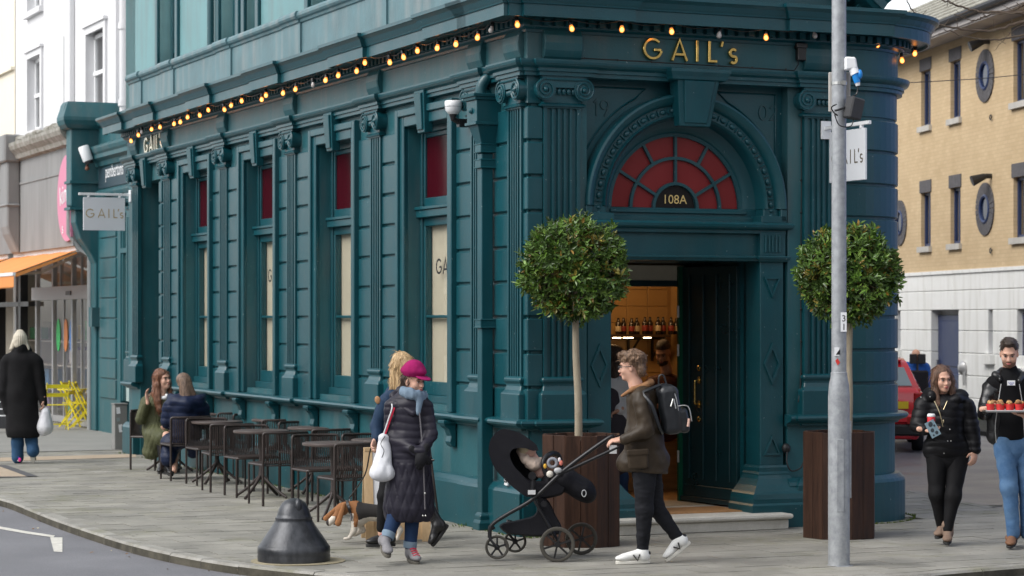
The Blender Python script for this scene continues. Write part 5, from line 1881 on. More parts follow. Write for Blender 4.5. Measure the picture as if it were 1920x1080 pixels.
for ys_ in (220, 470):
 s_ = SX(1860); mb = MB(); mb.tube([(.05 * math.cos(R(t)), -.03, .05 * math.sin(R(t))) for t in range(0, 360, 40)], .012, 5, closed=True); mb.build('pipe_stub', black_plastic, BR, (s_, 0, SZ(ys_, s_)))
s_ = SX(1809)
mb = MB(); mb.lathe([(0, 0), (.13, .0), (.15, .05), (.09, .12), (0, .14)], (0, 0, 0), 14, Matrix.Rotation(R(90), 3, 'X')); mb.tube([(.1, -.05, 0), (.1, -.05, -.35)], .03, 6); mb.build('extract_vent', alu, BR, (s_, 0, SZ(690, s_)), smooth=True)
mb = MB(); mb.box(S0, -1.7, -.03, S1, 0, .06); mb.build('side_pavement', m_slab, None, (QX, QY, 0), rot=(0, 0, AX), kind='structure')
mb = MB()
for k in range(70):
 a, r = rnd.uniform(0, 6.3), rnd.uniform(.2, .5)
 s2 = rnd.uniform(S0, S1)
 for j in range(5):
  h = rnd.uniform(.05, .28); x0_ = s2 + rnd.uniform(-.1, .1); y0_ = -.05 - rnd.uniform(0, .12)
  mb.add([(x0_ - .02, y0_, .06), (x0_ + .02, y0_, .06), (x0_ + rnd.uniform(-.08, .08), y0_ - rnd.uniform(0, .1), .06 + h)], [(0, 1, 2)])
mb.build('wall_foot_grass', mat('grass_green', (.10, .17, .03), rough=.9), None, (QX, QY, 0), rot=(0, 0, AX), label='weedy grass tufts along the foot of the white rendered wall', kind='stuff')
mb = MB(); mb.prism(arc(0, 0, .3, 0, 360, 24)[:-1], 2, -.016, -.012); dr = mb.build('drain_cover', black_iron, None, tuple(G(1838, 944, -.014)), label='dark round drain cover in the side street by the dropped kerb', cat='drain cover')
# ------------------------------------------------------------------ soft-shape modelling (distance fields meshed with surface nets)
_rt = np.random.RandomState(5).rand(32, 32, 32).astype(np.float32)
def vnoise(X, Y, Z, s):
 x, y, z = X * s, Y * s, Z * s
 xi, yi, zi = np.floor(x).astype(int), np.floor(y).astype(int), np.floor(z).astype(int)
 fx, fy, fz = x - xi, y - yi, z - zi
 fx, fy, fz = [f * f * (3 - 2 * f) for f in (fx, fy, fz)]
 out = 0
 for a in (0, 1):
  for b in (0, 1):
   for c in (0, 1):
    w = (fx if a else 1 - fx) * (fy if b else 1 - fy) * (fz if c else 1 - fz)
    out = out + w * _rt[(xi + a) % 32, (yi + b) % 32, (zi + c) % 32]
 return out * 2 - 1
class SDF:
 def __init__(s, vox=.009, k=.03):
  s.p, s.vox, s.k, s.fn = [], vox, k, None
 def cone(s, a, b, ra, rb, k=None, flat=None, sub=False):
  "tapered limb; flat=(axis, factor) squashes it along axis"
  s.p.append(('c', Vector(a), Vector(b), ra, rb, s.k if k is None else k, flat, sub))
  return s
 def ell(s, c, r, M=None, k=None, sub=False):
  r = r if isinstance(r, (tuple, list)) else (r, r, r)
  s.p.append(('e', Vector(c), tuple(r), M, 0, s.k if k is None else k, None, sub))
  return s
 def box(s, c, h, rad, M=None, k=None, sub=False):
  s.p.append(('b', Vector(c), tuple(h), M, rad, s.k if k is None else k, None, sub))
  return s
 def chain(s, pts, rs, k=None, flat=None):
  for i in range(len(pts) - 1): s.cone(pts[i], pts[i + 1], rs[i], rs[i + 1], k, flat)
  return s
 def mesh(s, name, m, smooth=True):
  vox = s.vox
  lo, hi = np.full(3, 1e9), np.full(3, -1e9)
  bbs = []
  for q in s.p:
   if q[0] == 'c':
    r = max(q[3], q[4]) / (min(1, q[6][1]) if q[6] else 1)
    l, h = np.minimum(q[1], q[2]) - r, np.maximum(q[1], q[2]) + r
   else:
    r = max(q[2]) * 1.75 if q[0] == 'b' else max(q[2])
    l, h = np.array(q[1]) - r - q[4], np.array(q[1]) + r + q[4]
   bbs.append((l, h))
   if not q[7]: lo, hi = np.minimum(lo, l), np.maximum(hi, h)
  lo -= 4 * vox
  hi += 4 * vox
  n = np.ceil((hi - lo) / vox).astype(int) + 1
  D = np.full(n, 1.0, np.float32)
  ax = [lo[i] + vox * np.arange(n[i]) for i in range(3)]
  for q, (l, h) in zip(s.p, bbs):
   mg = q[5] + 4 * vox
   i0 = np.clip(((l - mg - lo) / vox).astype(int), 0, n - 1)
   i1 = np.clip(((h + mg - lo) / vox).astype(int) + 2, 1, n)
   if (i1 <= i0).any(): continue
   X, Y, Z = np.meshgrid(ax[0][i0[0]:i1[0]], ax[1][i0[1]:i1[1]], ax[2][i0[2]:i1[2]], indexing='ij')
   c = q[1]
   X, Y, Z = X - c.x, Y - c.y, Z - c.z
   if q[0] == 'c':
    ab = q[2] - q[1]
    if q[6]:
     a_, f = q[6]
     a_ = Vector(a_).normalized()
     dt = (X * a_.x + Y * a_.y + Z * a_.z) * (f - 1)
     X, Y, Z = X + a_.x * dt, Y + a_.y * dt, Z + a_.z * dt
     ab = ab + a_ * (ab.dot(a_) * (f - 1))
    L2 = max(ab.length_squared, 1e-9)
    t = np.clip((X * ab.x + Y * ab.y + Z * ab.z) / L2, 0, 1)
    d = np.sqrt((X - ab.x * t) ** 2 + (Y - ab.y * t) ** 2 + (Z - ab.z * t) ** 2) - (q[3] + (q[4] - q[3]) * t)
    if q[6]: d = d / (1 + (q[6][1] - 1) * .5)
   else:
    if q[3] is not None:
     Mi = q[3].inverted()
     X, Y, Z = [Mi[i][0] * X + Mi[i][1] * Y + Mi[i][2] * Z for i in range(3)]
    if q[0] == 'e':
     r = q[2]
     k0 = np.sqrt((X / r[0]) ** 2 + (Y / r[1]) ** 2 + (Z / r[2]) ** 2)
     k1 = np.sqrt((X / r[0] ** 2) ** 2 + (Y / r[1] ** 2) ** 2 + (Z / r[2] ** 2) ** 2)
     d = k0 * (k0 - 1) / np.maximum(k1, 1e-6)
    else:
     hx_, hy_, hz_ = q[2]
     qx, qy, qz = np.abs(X) - hx_ + q[4], np.abs(Y) - hy_ + q[4], np.abs(Z) - hz_ + q[4]
     d = np.sqrt(np.maximum(qx, 0) ** 2 + np.maximum(qy, 0) ** 2 + np.maximum(qz, 0) ** 2) + np.minimum(np.maximum(qx, np.maximum(qy, qz)), 0) - q[4]
   k = max(q[5], 1e-4)
   sl = D[i0[0]:i1[0], i0[1]:i1[1], i0[2]:i1[2]]
   if q[7]:
    d = -d
    hh = np.maximum(k - np.abs(sl - d), 0) / k
    sl[...] = np.maximum(sl, d) + hh * hh * k * .25
   else:
    hh = np.maximum(k - np.abs(sl - d), 0) / k
    sl[...] = np.minimum(sl, d) - hh * hh * k * .25
  if s.fn:
   X, Y, Z = np.meshgrid(*ax, indexing='ij')
   msk = np.abs(D) < .07
   D[msk] -= s.fn(X[msk], Y[msk], Z[msk])
  return net(D, lo, vox, name, m, smooth)
def net(D, lo, vox, name, m, smooth=True):
 D = D.astype(np.float32)
 n = D.shape
 S = D < 0
 nc = tuple(k - 1 for k in n)
 cnt = np.zeros(nc, np.int16)
 acc = np.zeros(nc + (3,), np.float32)
 crn = [(0, 0, 0), (1, 0, 0), (0, 1, 0), (1, 1, 0), (0, 0, 1), (1, 0, 1), (0, 1, 1), (1, 1, 1)]
 def g(A, c): return A[c[0]:c[0] + nc[0], c[1]:c[1] + nc[1], c[2]:c[2] + nc[2]]
 for a in range(8):
  for b in range(a + 1, 8):
   if sum(abs(crn[a][i] - crn[b][i]) for i in range(3)) != 1: continue
   x = g(S, crn[a]) != g(S, crn[b])
   da, db = g(D, crn[a])[x], g(D, crn[b])[x]
   t = da / (da - db)
   cnt[x] += 1
   for i in range(3):
    acc[..., i][x] += crn[a][i] + t * (crn[b][i] - crn[a][i])
 act = cnt > 0
 idx = np.full(nc, -1, np.int64)
 idx[act] = np.arange(act.sum())
 ii = np.argwhere(act)
 V = (ii + acc[act] / cnt[act][:, None]) * vox + lo
 F = []
 for axn in range(3):
  sl0, sl1 = [slice(None)] * 3, [slice(None)] * 3
  sl0[axn], sl1[axn] = slice(0, -1), slice(1, None)
  ch = np.argwhere(S[tuple(sl0)] != S[tuple(sl1)])
  if not len(ch): continue
  u, v = (axn + 1) % 3, (axn + 2) % 3
  ok = (ch[:, u] > 0) & (ch[:, v] > 0) & (ch[:, u] < n[u] - 1) & (ch[:, v] < n[v] - 1)
  ch = ch[ok]
  inside = S[tuple(ch.T)]
  q = []
  for du, dv in ((-1, -1), (0, -1), (0, 0), (-1, 0)):
   c = ch.copy()
   c[:, u] += du
   c[:, v] += dv
   q.append(idx[tuple(c.T)])
  q = np.stack(q, 1)
  q[~inside] = q[~inside][:, ::-1]
  F.append(q)
 F = np.concatenate(F)
 me = bpy.data.meshes.new(name)
 me.vertices.add(len(V))
 me.vertices.foreach_set('co', V.astype(np.float32).ravel())
 me.loops.add(F.size)
 me.loops.foreach_set('vertex_index', F.ravel().astype(np.int32))
 me.polygons.add(len(F))
 me.polygons.foreach_set('loop_start', np.arange(0, F.size, 4, dtype=np.int32))
 me.polygons.foreach_set('loop_total', np.full(len(F), 4, np.int32))
 me.polygons.foreach_set('use_smooth', np.ones(len(F), bool) if smooth else np.zeros(len(F), bool))
 me.update(calc_edges=True)
 me.validate()
 me.materials.append(m)
 return me
def put(me, name, parent, **k):
 "objects modelled in world space, hung under a parent that may be anywhere"
 o = inst(me, name, None, **k)
 if parent is not None:
  o.parent = parent
  o.matrix_parent_inverse = PINV[parent.name] if parent.name in PINV else Matrix.Identity(4)
 return o
PINV = {}
# ------------------------------------------------------------------ lamp post
galv = mat('galvanised_steel', (.24, .255, .27), rough=.55, metal=.3, col2=(.40, .415, .43), vscale=16, bump=.25, bscale=30)
PY = 19.48
lp = empty('lamp_post', tuple(G(1573, 1060)), 0, label='tall grey galvanised lamp post at the kerb in front of the entrance', cat='lamp post')
mb = MB(); mb.lathe([(.118, 0), (.09, .004), (.09, 1.40), (.083, 1.50), (.068, 1.57), (.068, 1.6), (.062, 1.605), (.058, 7.5), (0, 7.5)], (0, 0, 0), 28); mb.build('post', galv, lp, smooth=True)
mb = MB(); mb.lathe([(.0605, 1.605), (.0615, 1.62), (.0615, 2.35), (.0605, 2.36)], (0, 0, 0), 28)
mb = MB(); mb.box(.080, -.03, .56, .100, .03, 1.2); mb.build('conduit', galv, lp, bevel=.004)
mb = MB(); mb.box(-.03, -.092, .45, .03, -.086, 1.05); mb.build('door_panel', galv, lp, bevel=.003)
mb = MB(); mb.box(0.006, -.0635, 1.94, .055, -.055, 2.10); pl_ = mb.build('number_label', white_paint, lp)
for ch, z in (('3', 2.025), ('1', 1.955)):
 M = Matrix.Translation((.013, -.0645, z)) @ Matrix.Rotation(R(90), 4, 'X'); text_obj(ch, 'label_print', black_plastic, pl_, M, .075)
red_s = mat('red_sticker', (.6, .04, .03), rough=.5, var=0)
mb = MB(); mb.box(-.045, -.0635, 1.74, -.005, -.05, 1.81); mb.build('sticker', white_paint, lp)
mb = MB(); mb.add([(.0, -.066, 1.80), (-.0, -.066, 1.75), (-.035, -.066, 1.75)], [(0, 1, 2)]); mb.build('sticker_print', black_plastic, lp)
mb = MB(); mb.add([(-.04, -.066, 1.70), (-.02, -.066, 1.72), (.0, -.066, 1.685), (-.02, -.066, 1.66)], [(0, 1, 2, 3)]); mb.build('sticker', red_s, lp)
mb = MB(); mb.box(-.078, .055, 3.77, .104, .075, 4.10); mb.build('back_plate', mat('plate_beige', (.42, .40, .37), rough=.5), lp, bevel=.006)
for z in (4.0, ): mb = MB(); mb.lathe([(.0635, -.012), (.066, -.012), (.066, .012), (.0635, .012)], (0, 0, z), 20); mb.box(.02, -.075, z - .018, .05, -.06, z + .018); mb.build('strap', steel, lp)
sb = empty('socket_box', tuple(P(1594, 122, PY - .05)), 0, label='white socket box with bright blue power plug strapped high on the lamp post', cat='socket')
mb = MB(); mb.prism([(-.05, -.05), (.055, -.03), (.04, .06), (-.05, .065)], 1, -.06, .06); mb.build('socket_body', white_paint, sb, bevel=.012)
mb = MB(); mb.tube([(.02, -.02, -.03), (.04, -.03, -.08)], [.04, .04], 12); mb.build('socket_mouth', white_paint, sb, smooth=True)
bluep = mat('blue_plastic', (.01, .22, .62), rough=.35, var=.05)
mb = MB(); mb.tube([(.035, -.03, -.07), (.055, -.035, -.15)], [.032, .026], 12); mb.ball((.075, -.04, -.08), (.022, .03, .04)); mb.build('blue_plug', bluep, sb, smooth=True)
mb = MB(); mb.tube([(.055, -.035, -.15), (.06, -.035, -.175)], [.022, .018], 10); mb.build('plug_collar', white_paint, sb)
mb = MB(); mb.tube(smooth_path([(.06, -.035, -.17), (.05, -.03, -.24), (.0, -.04, -.28), (-.02, 0, -.40), (-.1, -.0, -.42), (-.16, -.03, -.36), (-.12, -.06, -.33)], 5), .006, 5); mb.build('cable', black_plastic, sb, smooth=True)
so = P(1601, 203, PY - .1)
mb = MB(); M3 = Matrix.Rotation(R(12), 3, 'Y') @ Matrix.Rotation(R(35), 3, 'Z')
vs = [M3 @ Vector((x, y, z)) for z in (-.09, .09) for x, y in ((-.07, -.05), (.07, -.05), (.05, .07), (-.05, .07))]
mb.add(vs, [(3, 2, 1, 0), (4, 5, 6, 7), (0, 1, 5, 4), (1, 2, 6, 5), (2, 3, 7, 6), (3, 0, 4, 7)])
sk = mb.build('loudspeaker', mat('speaker_grille', (.035, .035, .037), rough=.6, bump=.6, bscale=300), None, tuple(so), bevel=.012, label='small black loudspeaker fixed to the lamp post below the blue plug', cat='loudspeaker')
mb = MB(); mb.tube(smooth_path([(-.05, .02, .02), (-.12, 0, -.01), (-.16, 0, -.02)], 4), .01, 6); mb.tube(smooth_path([(.0, 0, -.09), (-.03, 0, -.15), (-.12, .0, -.14), (-.16, .0, -.05)], 5), .005, 5); mb.build('bracket', black_plastic, sk)
# ------------------------------------------------------------------ cast-iron bell-shaped corner guard
iron = mat('worn_iron', (.028, .030, .034), rough=.36, metal=.4, col2=(.105, .11, .12), vscale=5, stretch=(1, 1, .4), ramp=(.4, .75), bump=.5, bscale=35, rvar=.2)
c = G(551, 1052)
mb = MB()
prof = [(.305, 0), (.308, .05), (.305, .065), (.308, .075), (.305, .125), (.295, .135), (.285, .15), (.26, .19), (.225, .24), (.19, .29), (.165, .33), (.155, .35), (.158, .358), (.158, .368), (.148, .375),
(.14, .40), (.128, .44), (.105, .485), (.07, .515), (.03, .53), (0, .532)]
mb.lathe(prof, (0, 0, 0), 40)
bl_o = mb.build('bell_guard', iron, None, tuple(c), smooth=True, label='worn cast-iron bell-shaped guard standing at the kerb', cat='bollard')
mb = MB(); mb.ball((0.045, -.075, .46), (.035, .05, .075), 12, 8); mb.build('lifting_eye', iron, bl_o, smooth=True)
mb = MB(); mb.prism([(x * (1 + .1 * math.sin(5 * x)), y) for x, y in arc(0, 0, .40, 0, 360, 22)[:-1]], 2, .001, .006); mb.build('mortar_bed', mat('mortar', (.30, .26, .17), rough=.9, var=.25, vscale=12), bl_o)
cg = mat('cabinet_grey', (.20, .20, .19), rough=.6, var=.1)
c = G(224, 842)
sc_ = empty('service_cabinet', tuple(c), TH, label='short grey metal service post with stickers beside the teal neighbour', cat='service post')
mb = MB(); mb.box(-.10, -.10, 0, .10, .10, .70); mb.build('cabinet_body', cg, sc_, bevel=.006)
mb = MB(); mb.box(-.11, -.11, .70, .11, .11, .72); mb.build('cabinet_lid', cg, sc_, bevel=.004)
for x, z, w_, h_, m_ in ((-.01, .56, .06, .1, white_paint), (-.02, .44, .05, .06, MATS['print_grey']), (-.0, .27, .06, .12, white_paint)):
 mb = MB(); mb.box(x, -.104, z, x + w_, -.101, z + h_); mb.build('sticker', m_, sc_, rot=(0, R(-6), 0))
mb = MB(); mb.box(.01, -.107, .30, .02, -.1045, .37); mb.box(.035, -.107, .29, .045, -.1045, .38); mb.box(.01, -.107, .33, .045, -.1045, .34); mb.build('sticker_print', black_plastic, sc_)
# ------------------------------------------------------------------ planters with bay trees
pw = mat('planter_wood', (.019, .009, .006), rough=.5, col2=(.062, .028, .016), vscale=2.2, stretch=(9, 9, .8), bump=.5, bscale=20, rvar=.15)
pw.node_tree.nodes['Principled BSDF'].inputs['Specular IOR Level'].default_value = .3
soil = mat('soil', (.03, .022, .015), rough=.95, bump=1, bscale=60, bdist=.02)
def planter(c, rz, label, h=1.0, r=.37):
 t = empty('planter', tuple(c), rz, label=label, cat='planter', group='octagonal wooden planters')
 n = 8
 side = 2 * r * math.sin(math.pi / n)
 for k in range(n):
  a0, a1 = 2 * math.pi * k / n, 2 * math.pi * (k + 1) / n
  A, B = Vector((r * math.cos(a0), r * math.sin(a0))), Vector((r * math.cos(a1), r * math.sin(a1)))
  for j in range(2):
   p, q = A.lerp(B, j / 2), A.lerp(B, (j + 1) / 2)
   d = (q - p).normalized()
   p, q = p + d * .0015, q - d * .0015
   nn = Vector((d.y, -d.x)) * (rnd.uniform(-.002, .003))
   p, q = p + nn, q + nn
   inn = Vector((-d.y, d.x)) * .028
   hh = h + rnd.uniform(-.004, .004)
   mb = MB()
   mb.prism([(p.x, p.y), (q.x, q.y), (q.x + inn.x, q.y + inn.y), (p.x + inn.x, p.y + inn.y)], 2, 0, hh)
   mb.build('plank', pw, t, bevel=.003)
 mb = MB(); mb.prism([(p.x, p.y) for p in [Vector(((r - .03) * math.cos(2 * math.pi * k / n), (r - .03) * math.sin(2 * math.pi * k / n))) for k in range(n)]], 2, .3, h - .05); mb.build('soil', soil, t)
 return t
pc1, pc2 = W(-.04 + .02, -.93), G(1580, 1002)
p1y = pc1.y
c1_ = Vector(((1092 - HX) * 20.95 / FPX, 20.95 + .33, 0)); c2_ = Vector(((1581 - HX) * 21.75 / FPX, 21.75 + .28, 0))
planter(c1_, R(20), 'dark wooden octagonal planter behind the pushchair left of the entrance', h=1.0, r=.375)
planter(c2_, R(12), 'dark wooden octagonal planter behind the lamp post right of the entrance', h=.99, r=.355)
leafm = mat('bay_leaf', (.040, .095, .018), rough=.36, col2=(.12, .20, .040), vscale=14, var=.3, spec=.5, attr='tint')
leafo = mat('bay_leaf_single', (.055, .12, .022), rough=.33, col2=(.14, .23, .045), vscale=14, var=.3)
vary_by_object(leafo, .35)
bark = mat('bay_bark', (.26, .215, .15), rough=.85, col2=(.36, .31, .23), vscale=9, stretch=(3, 3, 1), bump=.6, bscale=40)
def leaf_shape(ln, w):
 return [(0, 0, 0), (ln * .3, w / 2, .004), (ln * .7, w * .42, .004), (ln, 0, -.004), (ln * .7, -w * .42, .004), (ln * .3, -w / 2, .004), (ln * .5, 0, -w * .18)]
LF = [(0, 1, 6), (1, 2, 6), (2, 3, 6), (3, 4, 6), (4, 5, 6), (5, 0, 6)]
b = MB(); b.add(leaf_shape(.075, .028), LF); leaf_me = b.mesh('leaf', leafo)
b = MB(); b.add(leaf_shape(.062, .023), LF); leaf_me2 = b.mesh('leaf', leafo)
def bay_tree(base, trunk_top, crown, rad, label, seed):
 r_ = random.Random(seed)
 t = empty('bay_tree', tuple(base), 0, label=label, cat='tree', group='clipped ball bay trees')
 b0 = Vector(base)
 cr, tt = Vector(crown) - b0, Vector(trunk_top) - b0
 mb = MB()
 pts = smooth_path([Vector((0, 0, -.1)), tt * .33 + Vector((.006, 0, 0)), tt * .66 + Vector((-.004, .01, 0)), tt], 5)
 mb.tube(pts, [.037 - .009 * i / len(pts) for i in range(len(pts))], 12)
 for k in range(9):
  a = r_.uniform(0, 6.3)
  e = cr + Vector((math.cos(a), math.sin(a), r_.uniform(-.3, .8))).normalized() * rad * .7
  mb.tube(smooth_path([tt - Vector((0, 0, .03)), tt.lerp(e, .5) + Vector((0, 0, .06)), e], 4), [.018, .016, .014, .012, .010, .008, .007, .006, .005], 6)
 mb.build('trunk', bark, t, smooth=True)
 vs, fs, tint = [], [], []
 lobes = [(Vector((r_.gauss(0, 1), r_.gauss(0, 1), r_.gauss(0, 1))).normalized(), r_.uniform(-.10, .09)) for _ in range(40)]
 singles = []
 for i in range(1020):
  d = Vector((r_.gauss(0, 1), r_.gauss(0, 1), r_.gauss(0, 1))).normalized()
  bump = sum(a * max(0, d.dot(l) - .88) / .12 for l, a in lobes)
  rr = rad * (1 + bump) * ((.97 - .30 * (r_.random() ** 1.4)) if i > 40 else r_.uniform(1.0, 1.08))
  o = cr + d * rr
  ax = (d + Vector((r_.gauss(0, .45), r_.gauss(0, .45), r_.gauss(.25, .4)))).normalized()
  s0 = ax.orthogonal().normalized()
  f = r_.uniform(.5, 1.2)
  q = r_.random()
  base_c = (2.6, 1.25, 1.2) if q < .06 else (1.9, 1.65, 1.5) if q < .16 else (1.5, 1.5, 1.1) if q < .36 else (f, f, f)
  nl = r_.randint(6, 9)
  for j in range(nl):
   ang = j * 2.4 + r_.uniform(-.4, .4)
   side = Matrix.Rotation(ang, 3, ax) @ s0
   t_ = j / nl
   p = o - ax * .05 * (1 - t_) * 1.6
   out = (ax * (.35 + .75 * t_) + side * (1.0 - .45 * t_) + Vector((0, 0, r_.uniform(-.2, .1)))).normalized()
   sd_ = out.cross(ax).normalized()
   up = sd_.cross(out)
   if up.dot(ax) < 0: up, sd_ = -up, -sd_
   ln, w = r_.uniform(.055, .098) * (1 - .3 * t_), r_.uniform(.022, .036) * (1 - .25 * t_)
   if rr > rad * .9 and d.y < .2 and len(singles) < 150 and r_.random() < .06:
    singles.append((p, out, sd_, up, ln / .075))
    continue
   k = len(vs)
   for x, y, z in leaf_shape(ln, w): vs.append(p + out * x + sd_ * y + up * z)
   fs += [tuple(qq + k for qq in ff) for ff in LF]
   g_ = r_.uniform(.75, 1.25)
   c_ = tuple(v * g_ for v in base_c) if r_.random() > .03 else (3.4, 1.1, 1.0)
   tint += [tuple(c_) + (1,)] * 6
 me = bpy.data.meshes.new('crown')
 me.from_pydata(vs, [], fs)
 me.materials.append(leafm)
 attr_tint(me, tint)
 inst(me, 'crown', t, kind='stuff')
 mb = MB()
 for k in range(260):
  d = Vector((r_.gauss(0, 1), r_.gauss(0, 1), r_.gauss(0, 1))).normalized()
  mb.tube([cr + d * rad * .35, cr + d * rad * r_.uniform(.85, 1.02) + Vector((r_.gauss(0, .03), r_.gauss(0, .03), 0))], [.004, .002], 3, cap=False)
 mb.build('twigs', mat('twig', (.10, .06, .035), rough=.8), t, kind='stuff')
 for p, out, sd_, up, sc__ in singles:
  M = Matrix((out, sd_, up)).transposed().to_4x4()
  o = inst(r_.choice((leaf_me, leaf_me2)), 'leaf', t, p, M.to_euler(), (sc__,) * 3)
 return t
cy = 20.95 + .33
bay_tree(Vector(((1085 - HX) * cy / FPX, cy, .93)), P(1079, 590, cy), P(1079, 504, cy), .505, 'clipped ball bay tree with pale bare trunk left of the entrance', 3)
cy = 21.75 + .28
bay_tree(Vector(((1590 - HX) * cy / FPX, cy, .93)), P(1594, 600, cy), P(1592, 516, cy), .490, 'clipped ball bay tree partly behind the lamp post', 11)
# ------------------------------------------------------------------ café tables and chairs
brown = mat('brown_powder_coat', (.036, .026, .023), rough=.45, var=.12, vscale=8)
brown_top = mat('brown_table_top', (.085, .066, .060), rough=.4, var=.08, vscale=5)
def table_parts():
 mb = MB(); mb.lathe([(0, .738), (.29, .738), (.318, .745), (.322, .758), (.318, .771), (.308, .774), (0, .774)], (0, 0, 0), 40); top = mb.mesh('tabletop', brown_top, True)
 mb = MB(); mb.lathe([(.0, .738), (.12, .738), (.035, .72), (.028, .70), (.028, .30), (.035, .27), (.035, .22), (0, .2)], (0, 0, 0), 16); col = mb.mesh('column', brown, True)
 mb = MB(); mb.tube(smooth_path([(.0, 0, .27), (.05, 0, .22), (.2, 0, .10), (.34, 0, .012)], 4), [.02] * 6 + [.017] * 7, 8); leg = mb.mesh('leg', brown, True)
 return top, col, leg
def rr_path(pts, r, n=4):
 "round the corners of a 3D polyline"
 pts = [Vector(p) for p in pts]
 out = [pts[0]]
 for i in range(1, len(pts) - 1):
  a, b, c = pts[i - 1], pts[i], pts[i + 1]
  p, q = b + (a - b).normalized() * r, b + (c - b).normalized() * r
  for k in range(n + 1):
   t = k / n
   out.append((1 - t) ** 2 * p + 2 * t * (1 - t) * b + t * t * q)
 out.append(pts[-1])
 return out
def chair_parts():
 w, h, sh = .262, .80, .46
 def back(x, z):
  return .20 + .075 * (1 - (x / w) ** 2)
 mb = MB()
 n = 12
 rail = [(-w, .20, 0)] + [(-w, .20, h)] + [(-w + 2 * w * k / n, back(-w + 2 * w * k / n, h), h) for k in range(1, n)] + [(w, .20, h), (w, .20, 0)]
 p = rr_path([rail[0], rail[1], rail[2]], .035)[:-1] + [Vector(q) for q in rail[2:-2]] + rr_path([rail[-3], rail[-2], rail[-1]], .035)[1:]
 mb.tube(p, .0145, 8); frame = mb.mesh('back_frame', brown, True)
 mb = MB()
 for k in range(25):
  x = -w + .014 + (2 * w - .028) * k / 24
  y = back(x, h)
  mb.tube([(x, y, h - .004), (x, y + .004, sh + .08), (x, y - .03, sh - .02)], .0068, 5)
 mb.tube([(-w + 2 * w * k / n, back(-w + 2 * w * k / n, 0) - .028, sh - .02) for k in range(n + 1)], .008, 6)
 slats = mb.mesh('back_rods', brown)
 mb = MB()
 for k in range(17):
  x = -w + .02 + (2 * w - .04) * k / 16
  mb.box(x - .011, -.24, sh - .004, x + .011, .19, sh + .006)
 seat = mb.mesh('seat_slats', brown)
 mb = MB(); mb.tube(rr_path([(-w, .20, sh - .012), (-w, -.24, sh - .012), (w, -.24, sh - .012), (w, .20, sh - .012)], .04), .0135, 7); sf = mb.mesh('seat_frame', brown, True)
 mb = MB(); mb.tube([(0, 0, sh - .01), (0, 0, 0)], .0135, 8); lg = mb.mesh('leg', brown, True)
 return frame, slats, seat, sf, lg, w
T_, Cc, Lg = table_parts()
fr_, sl_, se_, sf_, cl_, cw_ = chair_parts()
def cafe_table(p, rz, label):
 t = empty('cafe_table', (p[0], p[1], 0), rz, label=label, cat='table', group='round brown café tables')
 inst(T_, 'tabletop', t); inst(Cc, 'column', t)
 for k in range(4): inst(Lg, 'leg', t, (0, 0, 0), (0, 0, R(45 + 90 * k)))
 return t
def cafe_chair(p, rz, label):
 t = empty('cafe_chair', (p[0], p[1], 0), rz, label=label, cat='chair', group='brown rod-backed café chairs')
 inst(fr_, 'back_frame', t); inst(sl_, 'back_rods', t, kind='stuff'); inst(se_, 'seat_slats', t, kind='stuff'); inst(sf_, 'seat_frame', t)
 for s in (-1, 1): inst(cl_, 'leg', t, (s * cw_, -.225, 0))
 return t
tabs = {'A': (625, 829), 'B': (490, 806), 'C': (407, 789), 'D': (590, 800), 'E': (519, 785), 'F': (431, 773), 'H': (715, 823), 'G': (318, 775)}
tl = {'A': 'round brown café table nearest the iron bell guard, outer row', 'B': 'middle round brown café table of the outer row', 'C': 'round brown café table behind the navy puffer coat, outer row',
'D': 'round brown café table of the wall row behind the nearest outer table', 'E': 'middle round brown café table of the row along the wall', 'F': 'farthest round brown café table of the row along the wall',
'H': 'round brown café table by the wall hidden behind the walking woman in navy', 'G': 'round café table between the two seated women'}
TP = {}
for k, (x, y) in tabs.items():
 p = G(x, y, .775)
 TP[k] = p
 cafe_table(p, TH + R({'A': 8, 'B': -5}.get(k, 3)), tl[k])
Ld = Vector((-SN, CS, 0)); Fd = Vector((CS, SN, 0))
def chair_by(px, Y, side, label, dr=0.0):
 "side -1: back towards the camera; +1: facing it. px, Y locate its left-hand back post"
 post = P(px, 700, Y); post.z = 0
 c = post + Fd * cw_ + Ld * (.20 if side < 0 else -.20)
 cafe_chair(c, TH + (0 if side > 0 else math.pi) + R(dr), label)
chair_by(624, 23.3, -1, 'café chair with its back to us at the outer table nearest the bell guard', 4)
chair_by(549, 25.0, 1, 'café chair on the far side of the outer table nearest the bell guard', 3)
chair_by(490, 25.6, -1, 'café chair with its back to us at the middle outer table', 4)
chair_by(422, 27.2, 1, 'café chair on the far side of the middle outer table', 2)
chair_by(397, 27.6, -1, 'café chair with its back to us at the farthest free outer table', -3)
chair_by(350, 29.1, 1, 'café chair on the far side of the farthest free outer table', 2)
chair_by(583, 26.3, -1, 'café chair back to us at the wall table behind the nearest outer table', 3)
chair_by(524, 28.2, 1, 'café chair on the far side of the wall table behind the nearest outer table', 2)
chair_by(494, 28.8, -1, 'café chair back to us at the middle wall table', -3)
chair_by(438, 30.5, 1, 'café chair on the far side of the middle wall table', 0)
chair_by(407, 30.9, -1, 'café chair back to us at the farthest wall table', 2)
chair_by(384, 32.5, 1, 'café chair against the wall beyond the farthest wall table', 0)
chair_by(642, 25.2, 1, 'café chair half hidden behind the walking woman in navy', 0)
chair_by(319, 29.6, -1, 'café chair the woman in the navy puffer coat sits on', 2)
p10 = P(290, 800, 31.9); cafe_chair((p10.x, p10.y), TH + R(35), 'café chair the woman in the green quilted coat sits on')
mb = MB(); mb.lathe([(0, 0), (.035, 0), (.042, .03), (.045, .055), (.042, .055), (.036, .01), (0, .008)], (0, 0, 0), 16); cup_me = mb.mesh('coffee_cup', white_paint, True)
